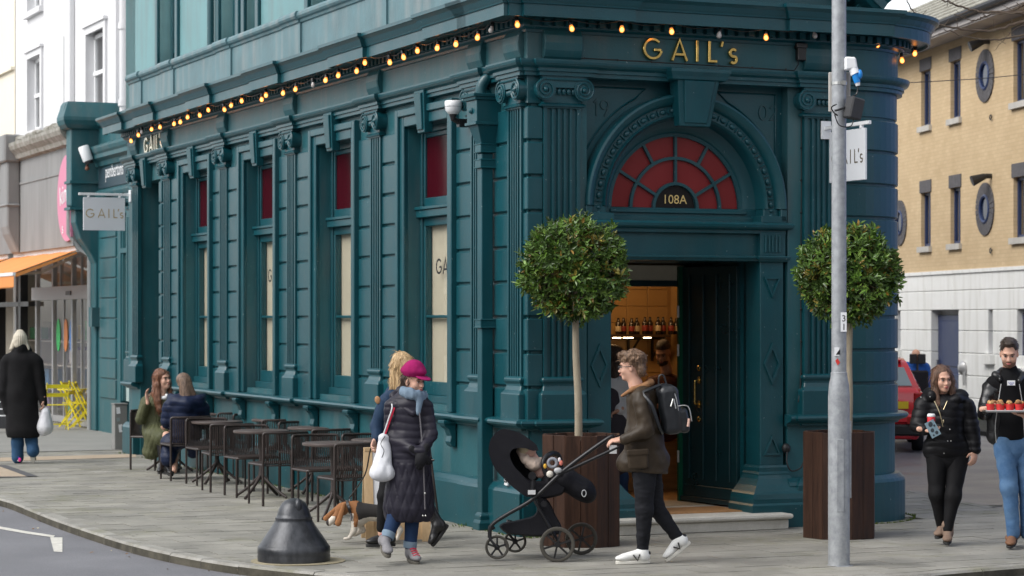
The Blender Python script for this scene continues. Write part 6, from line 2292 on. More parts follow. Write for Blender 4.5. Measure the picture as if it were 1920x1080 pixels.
inst(cup_me, 'coffee_cup', None, tuple(TP['G'] + Vector((.02, -.1, -.001))), label='white coffee cup on the table between the seated women', cat='cup')
mb = MB(); mb.tube([(.16 * math.cos(R(t)), .02 * math.sin(R(3 * t)), .02 + .09 * math.sin(R(t))) for t in range(0, 181, 15)], .012, 6); mb.tube([(-.17, 0, .0), (-.05, .03, .03), (.1, -.02, .02), (.18, 0, .0)], .022, 8)
mb.build('sunglasses_case', mat('tan_leather', (.24, .10, .05), rough=.5), None, tuple(TP['F'] + Vector((-.1, -.05, .024))), label='small tan leather bag lying on the farthest wall table', cat='bag')
yel = mat('yellow_paint', (.80, .66, .02), rough=.4, var=.06)
def folding_chair(p, rz, label):
 t = empty('folding_chair', (p[0], p[1], .004), rz, label=label, cat='chair', group='yellow folding chairs')
 for s in (-1, 1):
  mb = MB(); mb.bar((s * .2, -.2, 0), (s * .2, .2, .86), .016, .028); mb.build('back_leg', yel, t)
  mb = MB(); mb.bar((s * .18, .24, 0), (s * .18, -.17, .46), .016, .026); mb.build('front_leg', yel, t)
 for k in range(5):
  mb = MB(); mb.box(-.2, -.19 + .075 * k, .45, .2, -.13 + .075 * k, .462); mb.build('seat_slat', yel, t)
 for z in (.64, .80):
  y = -.2 + .4 * z / .86
  mb = MB(); mb.box(-.21, y - .012, z - .035, .21, y + .006, z + .035); mb.build('back_slat', yel, t, rot=(0, 0, 0))
 mb = MB(); mb.bar((-.19, .14, .1), (.19, .14, .1), .014, .014); mb.bar((-.2, -.14, .1), (.2, -.14, .1), .014, .014); mb.build('stretcher', yel, t)
 return t
folding_chair(G(106, 806), R(200), 'yellow folding chair nearest the passer-by in black, facing us')
folding_chair(G(140, 800), R(78), 'middle yellow folding chair seen from the side')
folding_chair(G(158, 802), R(92), 'yellow folding chair nearest the teal pier')
c = G(124, 801)
t = empty('folding_table', (c.x, c.y + .7, .004), 0, label='yellow folding café table between the yellow chairs', cat='table')
mb = MB(); mb.lathe([(0, .68), (.3, .68), (.3, .70), (0, .70)], (0, 0, 0), 24); mb.build('tabletop', yel, t)
for s in (-1, 1):
 mb = MB(); mb.bar((s * .22, -.18, 0), (-s * .22, -.18, .68), .02, .02); mb.bar((s * .22, .18, 0), (-s * .22, .18, .68), .02, .02); mb.build('leg', yel, t)
pine = mat('pale_plywood', (.50, .34, .18), rough=.6, col2=(.62, .44, .25), vscale=3, stretch=(8, 8, 1), bump=.1)
c = P(741, 1008, 21.75)
ab = empty('advertising_board', (c.x, c.y, 0), R(10), label='pale wooden pavement board with white poster behind the walking women', cat='sign board')
for s in (-1, 1):
 mb = MB(); w_ = .29
 def q(x, z): return (x, s * (.24 - .2 * z / .83), z)
 mb.bar(q(-w_ + .03, 0), q(-w_ + .03, .84), .08 if s < 0 else .06, .02, up=(0, 1, 0)); mb.build('side_rail', pine, ab)
 mb = MB(); mb.bar(q(w_ - .03, 0), q(w_ - .03, .84), .08, .02, up=(0, 1, 0)); mb.build('side_rail', pine, ab)
 mb = MB(); mb.bar(q(-w_, .13), q(w_, .13), .2, .024, up=(0, 1, 0)) if False else mb.add([q(-w_ + .07, .02), q(w_ - .07, .02), q(w_ - .07, .25), q(-w_ + .07, .25)], [(0, 1, 2, 3)]); mb.build('bottom_rail', pine, ab)
 mb = MB(); mb.add([q(-w_ + .07, .25), q(w_ - .07, .25), q(w_ - .07, .82), q(-w_ + .07, .82)], [(0, 1, 2, 3)]); mb.build('poster', white_paint, ab)
 mb = MB(); mb.bar(q(-w_, .84), q(w_, .84), .03, .04, up=(0, 1, 0)); mb.build('top_rail', pine, ab)
c = W(-.33, .95)
mb = MB(); mb.tube([(0, 0, 0), (-.14, .1, 1.12)], .012, 6); mb.tube([(-.3, .05, 0), (-.2, .12, 1.12)], .012, 6); mb.tube([(-.06, .04, .72), (-.22, .08, .72)], .009, 6); mb.tube([(-.14, .1, 1.12), (-.2, .12, 1.12)], .012, 6); mb.tube([(-.03, .02, .25), (-.27, .05, .25)], .009, 6)
mb.build('metal_stand', brown, None, tuple(P(826, 970, 22.0) * 1) if False else (P(826, 900, 22.0).x, 22.0, 0), smooth=True, label='thin brown metal stand leaning behind the woman in the magenta cap', cat='stand')
mb = MB(); c = G(3, 812); mb.box(-.35, -.02, .08, .12, .02, .72); cbk = mb.build('chalk_board', black_plastic, None, (c.x, c.y, 0), rot=(R(-8), 0, 0), label='small chalkboard in a wooden frame cut by the left edge', cat='sign board')
mb = MB(); mb.box(.12, -.03, 0, .17, .03, .76); mb.build('frame', mat('chalkboard_wood', (.3, .15, .08), rough=.6), cbk)
mb = MB()
for z in (.3, .42, .55, .62): mb.box(-.05, -.023, z, .08, -.021, z + .02)
mb.build('chalk_marks', white_paint, cbk)
# ------------------------------------------------------------------ red hatchback
carred = mat('red_car_paint', (.62, .012, .022), rough=.22, var=.03, coat=.6)
cglass = mat('car_glass', (.22, .27, .28), rough=.06, var=.05)
tyrem = mat('tyre_rubber', (.015, .015, .016), rough=.85)
car = empty('parked_car', (P(1735, 700, 36.2).x - .87, 36.2, -.018), math.atan2(-.138, .99) * -1 * -1, label='red hatchback parked in the side street, seen from behind', cat='car')
hw = .86
sec = [(0.0, .30, .74), (.02, .42, .80), (-.02, .60, .85), (0.03, .80, .86), (.10, .95, .85), (.22, 1.10, .76), (.42, 1.32, .62), (.62, 1.40, .56), (1.2, 1.43, .57), (1.9, 1.38, .56), (2.5, 1.05, .74), (3.4, .86, .76), (3.9, .70, .72), (4.0, .40, .66)]
mb = MB()
top = [(y, z) for y, z, _ in sec]
ys = [(-.02, [(.60, .22), (.78, .40), (.83, .62), (.80, .86), (.70, .93)]), (.05, [(.74, .2), (.85, .42), (.87, .64), (.84, .88), (.70, 1.0)]), (.6, [(.78, .2), (.87, .45), (.88, .66), (.86, .90), (.74, .96)]),
(2.6, [(.78, .2), (.87, .45), (.88, .66), (.85, .90), (.70, .95)]), (3.5, [(.76, .22), (.86, .42), (.86, .62), (.78, .82), (.6, .88)]), (3.95, [(.6, .25), (.74, .42), (.76, .55), (.66, .70), (.5, .74)])]
vs, fs = [], []
for y, h in ys:
 row = [(x, z) for x, z in h] + [(-x, z) for x, z in h[::-1]]
 vs += [(x, y, z) for x, z in row]
m_ = 10
for i in range(len(ys) - 1):
 for j in range(m_): fs.append((i * m_ + j, i * m_ + (j + 1) % m_, (i + 1) * m_ + (j + 1) % m_, (i + 1) * m_ + j))
fs += [tuple(range(m_ - 1, -1, -1)), tuple(range((len(ys) - 1) * m_, len(ys) * m_))]
mb.add(vs, fs)
mb.build('body', carred, car, smooth=True, bevel=.02)
mb = MB()
cab = [(.10, [(.80, .95), (.76, 1.0)]), (.42, [(.80, .95), (.60, 1.36)]), (.60, [(.80, .95), (.56, 1.42)]), (1.9, [(.8, .95), (.56, 1.44)]), (2.2, [(.8, .93), (.58, 1.38)]), (2.9, [(.78, .92), (.74, .93)])]
vs, fs = [], []
for y, h in cab: vs += [(h[0][0], y, h[0][1]), (h[1][0], y, h[1][1]), (-h[1][0], y, h[1][1]), (-h[0][0], y, h[0][1])]
for i in range(len(cab) - 1):
 for j in range(3): fs.append((i * 4 + j, i * 4 + j + 1, (i + 1) * 4 + j + 1, (i + 1) * 4 + j))
fs += [(0, 1, 2, 3)]
mb.add(vs, fs)
mb.build('cabin', carred, car, smooth=True)
mb = MB(); mb.add([(-.66, .115, 1.02), (.66, .115, 1.02), (.54, .375, 1.30), (-.54, .375, 1.30)], [(0, 1, 2, 3)]); mb.v = [(x, y - .02, z + .01) for x, y, z in mb.v]; mb.build('rear_window', cglass, car)
for s in (-1, 1):
 mb = MB(); mb.add([(s * .80, .5, .97), (s * .79, 2.5, .96), (s * .60, 2.1, 1.34), (s * .60, .65, 1.35)], [(0, 1, 2, 3)]); mb.v = [(x * 1.015, y, z) for x, y, z in mb.v]; mb.build('side_window', cglass, car)
 mb = MB(); mb.box(s * .68, -.045, .66, s * .835, .06, .93); mb.build('tail_light', mat('tail_light_red', (.35, .01, .01), rough=.15, var=0), car, bevel=.02)
 for y in (.72, 3.2):
  w = empty('wheel'); w.parent = car; w.location = (s * .76, y, .29)
  mb = MB(); mb.lathe([(.19, -.09), (.27, -.09), (.29, -.07), (.29, .07), (.27, .09), (.19, .09), (.19, -.09)], (0, 0, 0), 28, Matrix.Rotation(R(90), 3, 'Y')); mb.build('tyre', tyrem, w, smooth=True)
  mb = MB(); mb.lathe([(0, .05), (.19, .06), (.19, -.06), (0, -.06)], (0, 0, 0), 20, Matrix.Rotation(R(90), 3, 'Y')); mb.build('rim', steel, w)
mb = MB(); mb.box(-.84, -.06, .26, .84, .1, .44); mb.build('bumper', black_plastic, car, bevel=.03)
mb = MB(); mb.box(-.85, -.055, .44, .85, .1, .60); mb.build('bumper', carred, car, bevel=.04)
mb = MB(); mb.box(.58, -.068, .45, .72, -.055, .55); mb.build('reflector', MATS['tail_light_red'], car)
mb = MB(); mb.bar((-.02, .02, 1.03), (.42, .10, 1.09), .02, .015); mb.build('wiper', black_plastic, car)
mb = MB(); mb.box(.16, -.055, .68, .60, -.035, .79); pln = mb.build('number_plate', mat('plate_yellow', (.75, .52, .02), rough=.4, var=0), car)
mb = MB(); mb.box(-.5, .38, 1.395, .5, .56, 1.43); mb.build('spoiler', carred, car, bevel=.01)
# ------------------------------------------------------------------ bare tree whose branches hang in from the right
twig = mat('bare_branch', (.20, .13, .09), rough=.8, col2=(.32, .24, .17), vscale=8, bump=.4, bscale=40)
BYD = 27.0
base = Vector((8.4, BYD + .6, 0))
bt_ = empty('bare_tree', tuple(base), 0, label='bare winter branches reaching in over the brick building at the top right', cat='tree')
mb = MB(); mb.tube(smooth_path([Vector((0, 0, 0)), Vector((-.05, 0, 2.2)), Vector((.05, -.1, 4.2)), Vector((-.2, -.2, 5.2)), Vector((.1, -.1, 7.5))], 5), [.17 - .12 * i / 20 for i in range(21)], 12); mb.build('trunk', twig, bt_, smooth=True)
def br(pts, r0, r1, Y=BYD, root=None):
 q = [P(x, y, Y + (i * .13)) - base for i, (x, y) in enumerate(pts)]
 if root is not None: q = [root] + q
 s_ = smooth_path(q, 6)
 s_ = [p + Vector((rnd.gauss(0, .006), 0, rnd.gauss(0, .006))) for p in s_]
 n = len(s_)
 mb = MB(); mb.tube(s_, [r0 + (r1 - r0) * i / n for i in range(n)], 7)
 for i in range(4, n - 1, 5):
  p = s_[i]; d = Vector((rnd.uniform(-.2, .1), 0, rnd.uniform(-.12, .16)))
  mb.tube([p, p + d * .4, p + d * .8], [r1 * .8, r1 * .6, r1 * .5], 5)
  mb.ball(p, r1 * 1.9, 6, 5)
 return mb.build('branch', twig, bt_, smooth=True)
rt = Vector((-.02, 0, 4.6))
br([(1990, 28), (1920, 40), (1870, 55), (1830, 58), (1790, 52), (1760, 46), (1735, 35), (1710, 18), (1695, -10)], .020, .006, BYD, Vector((-.02, -.05, 5.0)))
br([(1990, 55), (1920, 65), (1880, 73), (1840, 73), (1800, 66), (1770, 55)], .016, .005, BYD, Vector((-.02, -.05, 4.8)))
br([(1990, 20), (1920, 23), (1880, 23), (1840, 22), (1815, 17), (1790, 8), (1765, 0), (1740, -14)], .022, .007, BYD + .2, Vector((0, 0, 5.4)))
br([(1930, 22), (1880, 26), (1855, 28), (1840, 34), (1825, 38), (1812, 36), (1790, 26)], .010, .004, BYD + .1)
br([(1990, -12), (1930, 2), (1915, 12), (1900, 20)], .014, .008, BYD, Vector((0, 0, 5.7)))
br([(1925, 45), (1905, 52), (1890, 66), (1878, 80), (1865, 95)], .006, .002, BYD)
mb = MB(); a, b = P(1705, 155, 34), P(2000, 130, 36); mb.tube(smooth_path([a, (a + b) / 2 - Vector((0, 0, .03)), b], 4), .006, 4)
mb.build('overhead_wire', black_plastic, None, label='thin overhead wire crossing the brick facade', cat='wire')
# ------------------------------------------------------------------ people
skin = mat('skin', (.58, .33, .235), rough=.5, col2=(.66, .40, .30), vscale=9, spec=.35)
skin2 = mat('skin_tan', (.50, .27, .18), rough=.5, col2=(.58, .34, .24), vscale=9, spec=.35)
for m_ in (skin, skin2):
 m_.node_tree.nodes['Principled BSDF'].inputs['Subsurface Weight'].default_value = .08
 m_.node_tree.nodes['Principled BSDF'].inputs['Subsurface Radius'].default_value = (.02, .008, .004)
eyew = mat('eye_dark', (.05, .035, .03), rough=.15, var=0)
lipm = mat('lip', (.42, .12, .11), rough=.4, var=0)
def hairmat(n, a, b):
 return mat(n, tuple(x * .7 for x in a), rough=.45, col2=tuple(x * 1.15 for x in b), vscale=5, stretch=(16, 16, 2), bump=.9, bscale=16, bdist=.008, rvar=.1, ramp=(.38, .64))
def cloth(n, a, b=None, rough=.8, bump=.35, bs=180, sheen=0, **k):
 k.setdefault('spec', .22)
 return mat(n, a, rough=rough, col2=b or tuple(x * 1.35 for x in a), vscale=7, bump=bump, bscale=bs, sheen=sheen, **k)
class Fig:
 def __init__(s, Y, label, **k):
  s.Y, s.label, s.k = Y, label, k
  s.body = SDF(.008, .02)
 def p(s, x, y, d=0.0):
  return P(x, y, s.Y + d)
 def head(s, x, y, d=0, yaw=0, pitch=0, roll=0, sc=1.0, brow=(.06, .035, .02), neck=None, skinm=None, mouth=1, jaw=1.0):
  c = s.p(x, y, d)
  M3 = (Matrix.Rotation(R(yaw), 3, 'Z') @ Matrix.Rotation(R(pitch), 3, 'X') @ Matrix.Rotation(R(roll), 3, 'Y'))
  f = lambda a, b, e: c + M3 @ (Vector((a, b, e)) * sc)
  s.hf, s.hM, s.hsc = f, M3, sc
  B = s.body
  q = lambda *r: tuple(v * sc for v in r)
  B.ell(f(0, .018, .035), q(.074, .093, .088), M3)
  B.ell(f(0, -.018, -.03), q(.061 * jaw, .066, .078), M3)
  B.ell(f(0, -.055, -.088), q(.032 * jaw, .028, .024), M3)
  for t in (-1, 1):
   B.ell(f(t * .036, -.052, -.028), q(.024, .026, .026), M3, .02)
   B.ell(f(t * .074, .012, -.012), q(.008, .018, .030), M3, .008)
  B.cone(f(0, -.076, .008), f(0, -.098, -.030), .009 * sc, .0135 * sc, .012)
  for t in (-1, 1): B.ell(f(t * .011, -.089, -.034), q(.009, .010, .008), M3, .006)
  B.ell(f(0, -.070, .026), q(.048, .018, .012), M3, .015)
  for t in (-1, 1): B.ell(f(t * .031, -.094, .004), q(.019, .014, .011), M3, .012, True)
  B.ell(f(0, -.086, -.060), q(.022, .010, .011), M3, .008)
  nb = s.p(*neck) if neck else f(0, .03, -.2)
  s.neckb = nb
  B.cone(f(0, .012, -.06), nb, .052 * sc, .062 * sc, .03)
  s.skinm = skinm or skin
  s.browc, s.mouth = brow, mouth
 def hand(s, w, d, n, side=1, curl=25, sc=.95, B=None, tuck=.0):
  "wrist point, direction of the fingers, palm normal"
  B = B or s.body
  d, n = Vector(d).normalized(), Vector(n)
  n = (n - d * n.dot(d)).normalized()
  x = d.cross(n) * side
  Mx = Matrix((x, d, n)).transposed()
  w = Vector(w)
  B.cone(w - d * .06 * sc, w + d * .01, .026 * sc, .022 * sc, .02)
  B.ell(w + d * .045 * sc, (.039 * sc, .052 * sc, .016 * sc), Mx, .015)
  for i, ln in enumerate((.066, .076, .072, .056)):
   b0 = w + d * (.082 - .004 * abs(i - 1.4)) * sc + x * (-.027 + .0185 * i) * sc
   dirn = d
   r = (.0092, .0094, .009, .008)[i] * sc
   pt = b0
   for j, fr_ in enumerate((.46, .32, .22)):
    a = R(curl * (.8 + .5 * j) * (1 + .08 * (i - 1.5)))
    dirn = (dirn * math.cos(a) + n * math.sin(a)).normalized()
    n2 = (n - dirn * n.dot(dirn))
    nx = pt + dirn * ln * fr_ * sc
    B.cone(pt, nx, r, r * .93, .006)
    pt, r = nx, r * .93
  t0 = w + d * .018 * sc - x * .028 * sc
  t1 = t0 + (d * .55 - x * .75 + n * .25).normalized() * .038 * sc
  t2 = t1 + (d * .85 - x * .25 + n * .45).normalized() * .030 * sc
  B.cone(t0, t1, .013 * sc, .011 * sc, .012)
  B.cone(t1, t2, .011 * sc, .009 * sc, .006)
 def finish(s, vox=.008):
  s.body.vox = vox
  s.body.p = [(q[:3] + (q[3] * .84, q[4] * .84) + q[5:]) if q[0] == 'c' and q[3] > .068 and q[3] < .1 and q[1].z < HC - .3 else q for q in s.body.p]
  me = s.body.mesh('person', s.skinm)
  o = inst(me, 'person', None, label=s.label, cat='person', **s.k)
  s.o = o
  if hasattr(s, 'hf'):
   f, M3, sc = s.hf, s.hM, s.hsc
   Me = M3.to_4x4()
   bm_ = mat('brow_%d' % int(s.browc[0] * 1000), s.browc, rough=.8, var=0)
   for t in (-1, 1):
    mb = MB(); mb.ball(f(t * .031, -.078, .003), (.0135 * sc, .008 * sc, .0060 * sc), 10, 7, M3); mb.build('eye', mat('eye_white', (.45, .40, .37), rough=.2, var=0), o, smooth=True)
    mb = MB(); mb.ball(f(t * .031, -.0835, .0035), (.0068 * sc, .0045 * sc, .0062 * sc), 8, 6, M3); mb.build('iris', eyew, o, smooth=True)
    mb = MB(); mb.tube([f(t * .047, -.076, .0095), f(t * .031, -.0865, .0125), f(t * .016, -.083, .0075)], .0026 * sc, 5); mb.build('eyelid', mat('lash_dark', (.09, .05, .04), rough=.7, var=0), o, smooth=True)
    mb = MB(); mb.tube([f(t * .053, -.074, .022), f(t * .040, -.087, .0285), f(t * .016, -.092, .024)], [.003 * sc, .0042 * sc, .0036 * sc], 5); mb.build('eyebrow', bm_, o, smooth=True)
   if s.mouth:
    mb = MB(); mb.ball(f(0, -.0945, -.0565), (.021 * sc, .005 * sc, .0042 * sc), 10, 6, M3); mb.ball(f(0, -.0945, -.0655), (.017 * sc, .006 * sc, .0050 * sc), 10, 6, M3)
    mb.build('lips', lipm, o, smooth=True)
  return o
 def part(s, name, S, m, **k):
  return inst(S.mesh(name, m), name, s.o, **k)
 def shoe(s, heel, toe, m, solem, h=.10, w=1.0, ank=None, sole=.022, nm='shoe', boot=None):
  "heel and toe: sole contact points; ank: ankle point the collar reaches to"
  heel, toe = Vector(heel), Vector(toe)
  a = (toe - heel).normalized()
  ln = max(.24, min(.31, (toe - heel).length))
  toe = heel + a * ln
  up = Vector((0, 0, 1)); up = (up - a * up.dot(a)).normalized()
  x = a.cross(up)
  Mx = Matrix((x, a, up)).transposed()
  S = SDF(.006, .025)
  S.ell(heel + a * .045 + up * (.035 + sole), (.034 * w, .046, .042), Mx)
  S.cone(heel + a * .08 + up * (.055 + sole), toe - a * .075 + up * (.028 + sole), .040 * w, .032 * w, .03)
  S.ell(toe - a * .058 + up * (.022 + sole), (.043 * w, .060, .026), Mx, .02)
  at = ank if ank is not None else heel + a * .06 + up * h
  S.cone(heel + a * .06 + up * .06, at, .040 * w, boot or .040, .03)
  S.box(heel + a * ln * .5 + up * -.09, (.2, .4, .09 + sole * .6), .001, Mx, .002, True)
  o = s.part(nm, S, m)
  mb = MB()
  out = []
  for q in range(22):
   t = 2 * math.pi * q / 22
   yy = math.cos(t) * ln * .5
   ww = (.034 + .013 * max(0, math.cos(t * .5 + .25)) ** 2 * 1.0) * (abs(math.sin(t)) ** .75) * w * 1.04
   ww *= 1.0 if yy > 0 else .86
   out.append(x * (ww * (1 if math.sin(t) >= 0 else -1)) + a * (yy + ln * .5))
  vs = [heel + p + up * z for z in (0, sole) for p in out]
  n = 22
  mb.add(vs, [tuple(range(n)), tuple(range(2 * n - 1, n - 1, -1))] + [(i, (i + 1) % n, (i + 1) % n + n, i + n) for i in range(n)])
  mb.build('sole', solem, o, bevel=.004)
  return o
def wisps(o, n=220, ln=.06, curl=0.0, seed=1, down=1.0):
 "loose strands lying on a hair mesh"
 r_ = random.Random(seed)
 me = o.data
 mb = MB()
 cen = sum((v.co for v in me.vertices), Vector()) / len(me.vertices)
 for k in range(n):
  v = me.vertices[r_.randrange(len(me.vertices))]
  nn = v.normal
  t = Vector((0, 0, -down)) + Vector((r_.gauss(0, .35), r_.gauss(0, .35), r_.gauss(0, .25)))
  if curl: t = Vector((r_.gauss(0, 1), r_.gauss(0, 1), r_.gauss(0, 1)))
  t = (t - nn * t.dot(nn)).normalized()
  L_ = ln * r_.uniform(.5, 1.2)
  p = v.co + nn * .001
  pts = [p]
  for j in range(3):
   t = (t + nn * (.18 - .22 * j) * (1 + curl) + Vector((r_.gauss(0, .15), r_.gauss(0, .15), -.1 * down)) * (1 + curl * 3)).normalized()
   pts.append(pts[-1] + t * L_ / 3 + nn * .001)
  mb.tube(pts, [.0024, .0028, .0024, .001], 3, cap=False)
 return mb.build('loose_hair', me.materials[0], o, kind='stuff')
def folds(amp=.004, s=9, zs=.6):
 return lambda X, Y, Z: amp * vnoise(X, Y, Z * zs, s) + amp * .6 * vnoise(X + 7, Y, Z * zs, s * 2.3)
def quilt_rows(pitch, amp=.008, nz=.004):
 return lambda X, Y, Z: amp * (np.abs(np.sin(np.pi * (Z + .02 * vnoise(X, Y, Z, 5)) / pitch)) ** .6 - .6) + nz * vnoise(X, Y, Z, 14)
def quilt_diamond(pitch, amp=.006, nz=.003, cx=0.0, cy=20.0):
 def f(X, Y, Z):
  a = np.arctan2(Y - cy, X - cx) * .2
  u = (X - cx) * .75 + a
  return amp * (np.minimum(np.abs(np.sin(np.pi * (u + Z * .62) / pitch)), np.abs(np.sin(np.pi * (u - Z * .62) / pitch))) ** .5 - .6) + nz * vnoise(X, Y, Z, 12)
 return f
sole_w = mat('white_rubber', (.66, .64, .58), rough=.6, var=.06)
sole_d = mat('dark_rubber', (.02, .02, .02), rough=.7)
denim = cloth('dark_denim', (.012, .028, .075), (.022, .048, .11), rough=.85)
denim_l = cloth('light_denim', (.045, .11, .23), (.11, .20, .33), rough=.85)
blackj = cloth('black_denim', (.006, .0065, .009), (.015, .016, .02), rough=.8)
blackk = cloth('black_leggings', (.004, .004, .005), (.007, .007, .008), rough=.75)
# 1. woman in the magenta cap -------------------------------------------------
F = Fig(19.7, 'woman in magenta cap and long dark quilted coat walking with a white drawstring bag')
F.head(776, 715, 0, yaw=50, pitch=6, sc=.98, neck=(768, 748, .03), brow=(.09, .05, .035))
hipL, hipR = F.p(752, 880, .02), F.p(782, 880, 0)
F.body.cone(F.p(768, 755, .02), F.p(768, 870, .02), .07, .075)
F.body.chain([F.p(752, 880, .05), F.p(742, 965, -.02), F.p(727, 1010, -.1)], [.075, .05, .032])
F.body.chain([F.p(782, 880, .0), F.p(774, 960, .0), F.p(768, 1030, .02)], [.075, .05, .032])
o1 = F.finish()
coat = cloth('plum_quilt', (.013, .012, .020), (.024, .022, .033), rough=.42, bump=.2)
S = SDF(.008, .05)
S.cone(F.p(741, 760, .05), F.p(797, 762, .0), .055, .052)
S.cone(F.p(768, 765, .03), F.p(768, 840, .03), .155, .160, .06, ((.35, 1, 0), 1.25))
S.cone(F.p(768, 830, .03), F.p(767, 952, .03), .165, .225, .06, ((.35, 1, 0), 1.22))
S.cone(F.p(757, 740, .06), F.p(787, 748, -.02), .05, .045, .04)
S.cone(F.p(735, 762, .06), F.p(732, 820, .03), .066, .056, .03)
S.cone(F.p(732, 820, .03), F.p(781, 846, -.17), .056, .046, .03)
S.cone(F.p(800, 765, .0), F.p(809, 815, -.05), .058, .050, .03)
S.cone(F.p(809, 815, -.05), F.p(792, 846, -.18), .050, .044, .03)
S.box(F.p(768, 1030, .03), (.5, .5, .24), .01, None, .01, True)
qd = quilt_diamond(.145, .010, .003, F.p(768, 850).x, F.p(768, 850, 0.03).y)
qr = quilt_rows(.062, .006, .004)
zc = F.p(768, 868).z
S.fn = lambda X, Y, Z: np.where(Z < zc, qd(X, Y, Z), qr(X, Y, Z))
F.part('coat', S, coat)
mb = MB()
zp = [F.p(786, 770, -.105), F.p(793, 850, -.155), F.p(797, 955, -.175)]
mb.tube(smooth_path(zp, 5), .006, 5); mb.build('coat_zip', mat('zip_metal', (.16, .15, .16), rough=.4, metal=.5), F.o)
mb = MB()
for x, y in ((797, 925), (798, 967), (793, 967)): mb.ball(F.p(x, y, -.195), .008, 8, 5)
mb.build('coat_snap', steel, F.o)
S = SDF(.008, .03)
S.chain([F.p(738, 742, .09), F.p(746, 760, -.02), F.p(775, 775, -.10)], [.03, .034, .03]); S.chain([F.p(738, 742, .09), F.p(752, 732, .12), F.p(770, 740, .1)], [.03, .034, .03]); S.fn = folds(.005, 16)
F.part('hood', S, coat)
scarf = cloth('blue_grey_scarf', (.13, .19, .26), (.21, .28, .35), rough=.95, bump=.8, bs=120)
S = SDF(.007, .02)
ce = F.p(775, 741, -.0)
for k, (z_, r_) in enumerate(((.0, .034), (.035, .030))):
 pts = [ce + Vector((.082 * math.cos(R(t)), .078 * math.sin(R(t)), z_ - .02 * math.sin(R(t + 90)) - .012 * k)) for t in range(0, 361, 30)]
 S.chain(pts, [r_] * len(pts))
S.chain([F.p(786, 752, -.08), F.p(784, 775, -.10)], [.03, .022])
S.fn = folds(.006, 26, .4)
F.part('scarf', S, scarf)
hb = hairmat('dark_brown_hair', (.035, .018, .012), (.08, .045, .03))
S = SDF(.007, .03)
S.ell(F.hf(0, .035, .01), (.080, .085, .085), F.hM); S.ell(F.hf(0, .085, -.07), (.05, .045, .05), F.hM); S.ell(F.hf(.01, .07, -.11), (.045, .04, .035), F.hM)
S.box(F.hf(0, -.075, -.06), (.1, .06, .1), .02, F.hM, .02, True)
S.fn = folds(.006, 22, .3)
_h = F.part('hair', S, hb)
wisps(_h, seed=1)
mag = cloth('magenta_wool', (.24, .006, .075), (.34, .014, .12), rough=.9, bump=.5)
S = SDF(.007, .02)
S.ell(F.hf(0, .015, .085), (.098, .118, .048), F.hM)
S.cone(F.hf(0, .01, .055), F.hf(0, .01, .085), .088, .10, .02)
S.box(F.hf(0, .01, -.04), (.3, .3, .083), .0, F.hM, .004, True)
S.fn = folds(.004, 18)
F.part('cap', S, mag)
S = SDF(.005, .008)
S.ell(F.hf(0, -.105, .045), (.075, .065, .008), F.hM @ Matrix.Rotation(R(16), 3, 'X'))
F.part('cap_peak', S, mag)
glv = cloth('black_gloves', (.010, .010, .012), rough=.8)
S = SDF(.006, .012)
F.hand(F.p(783, 850, -.19), (.75, -.1, -.6), (.2, .8, .2), 1, 30, 1.05, S)
F.hand(F.p(795, 850, -.20), (-.35, -.2, -.9), (0, .8, .1), -1, 30, 1.05, S)
S.ell(F.p(789, 862, -.2), (.05, .045, .06))
F.part('gloves', S, glv)
for hk, an, hm in (((752, 880, .05), (727, 1005, -.1), 0), ((782, 880, .0), (769, 1022, .02), 0)):
 kn = ((742, 965, -.02) if hk[0] == 752 else (775, 955, .0))
 S = SDF(.008, .03); S.chain([F.p(*hk), F.p(*kn), F.p(*an)], [.095, .068, .050]); S.fn = folds(.004, 15)
 F.part('trouser_leg', S, denim)
 a = F.p(*an); mb = MB(); dz = (F.p(*kn) - a).normalized(); Mq = dz.to_track_quat('Z', 'Y').to_matrix(); mb.lathe([(.050, -.02), (.057, -.02), (.058, .035), (.05, .035)], a, 16, Mq); mb.build('turn_up', cloth('turnup_denim', (.16, .22, .28)), F.o, smooth=True)
gbt = cloth('grey_boot', (.17, .17, .18), (.27, .26, .27), rough=.8)
red_l = mat('red_laces', (.65, .02, .06), rough=.7, var=0)
for heel, toe, an in (((716, 1022, -.02), (729, 1047, -.29), (727, 1008, -.1)), ((765, 1050, .08), (783, 1060, -.13), (768, 1026, .04))):
 F.shoe(F.p(*heel), F.p(*toe), gbt, mat('boot_sole', (.12, .11, .09), rough=.8), ank=F.p(*an), w=1.05, sole=.03, nm='boot')
 h_, t_ = F.p(*heel), F.p(*toe); a = (t_ - h_).normalized()
 mb = MB()
 for k in range(5):
  c0 = h_ + a * (.10 + .026 * k) + Vector((0, 0, .128 - .013 * k)); sx = a.cross(Vector((0, 0, 1))) * .03
  mb.tube([c0 - sx, c0 + Vector((0, 0, .008)), c0 + sx], .005, 5)
 mb.build('laces', red_l, F.o)
bagm = cloth('white_cotton_bag', (.60, .61, .64), (.72, .73, .76), rough=.8)
S = SDF(.008, .03)
S.cone(F.p(715, 880, -.06), F.p(719, 835, -.02), .085, .055, .03, ((.3, 1, 0), 1.5))
S.ell(F.p(716, 888, -.06), (.108, .075, .068)); S.ell(F.p(720, 820, -.02), (.045, .04, .03))
S.fn = folds(.010, 13, .5)
bag = inst(S.mesh('drawstring_bag', bagm), 'drawstring_bag', label='white drawstring bag hanging behind the elbow of the woman in the magenta cap', cat='bag')
mb = MB(); mb.tube(smooth_path([F.p(722, 815, -.03), F.p(731, 790, -.03), F.p(740, 762, -.035), F.p(737, 748, .03)], 5), .008, 5); mb.build('strap', red_l, bag)
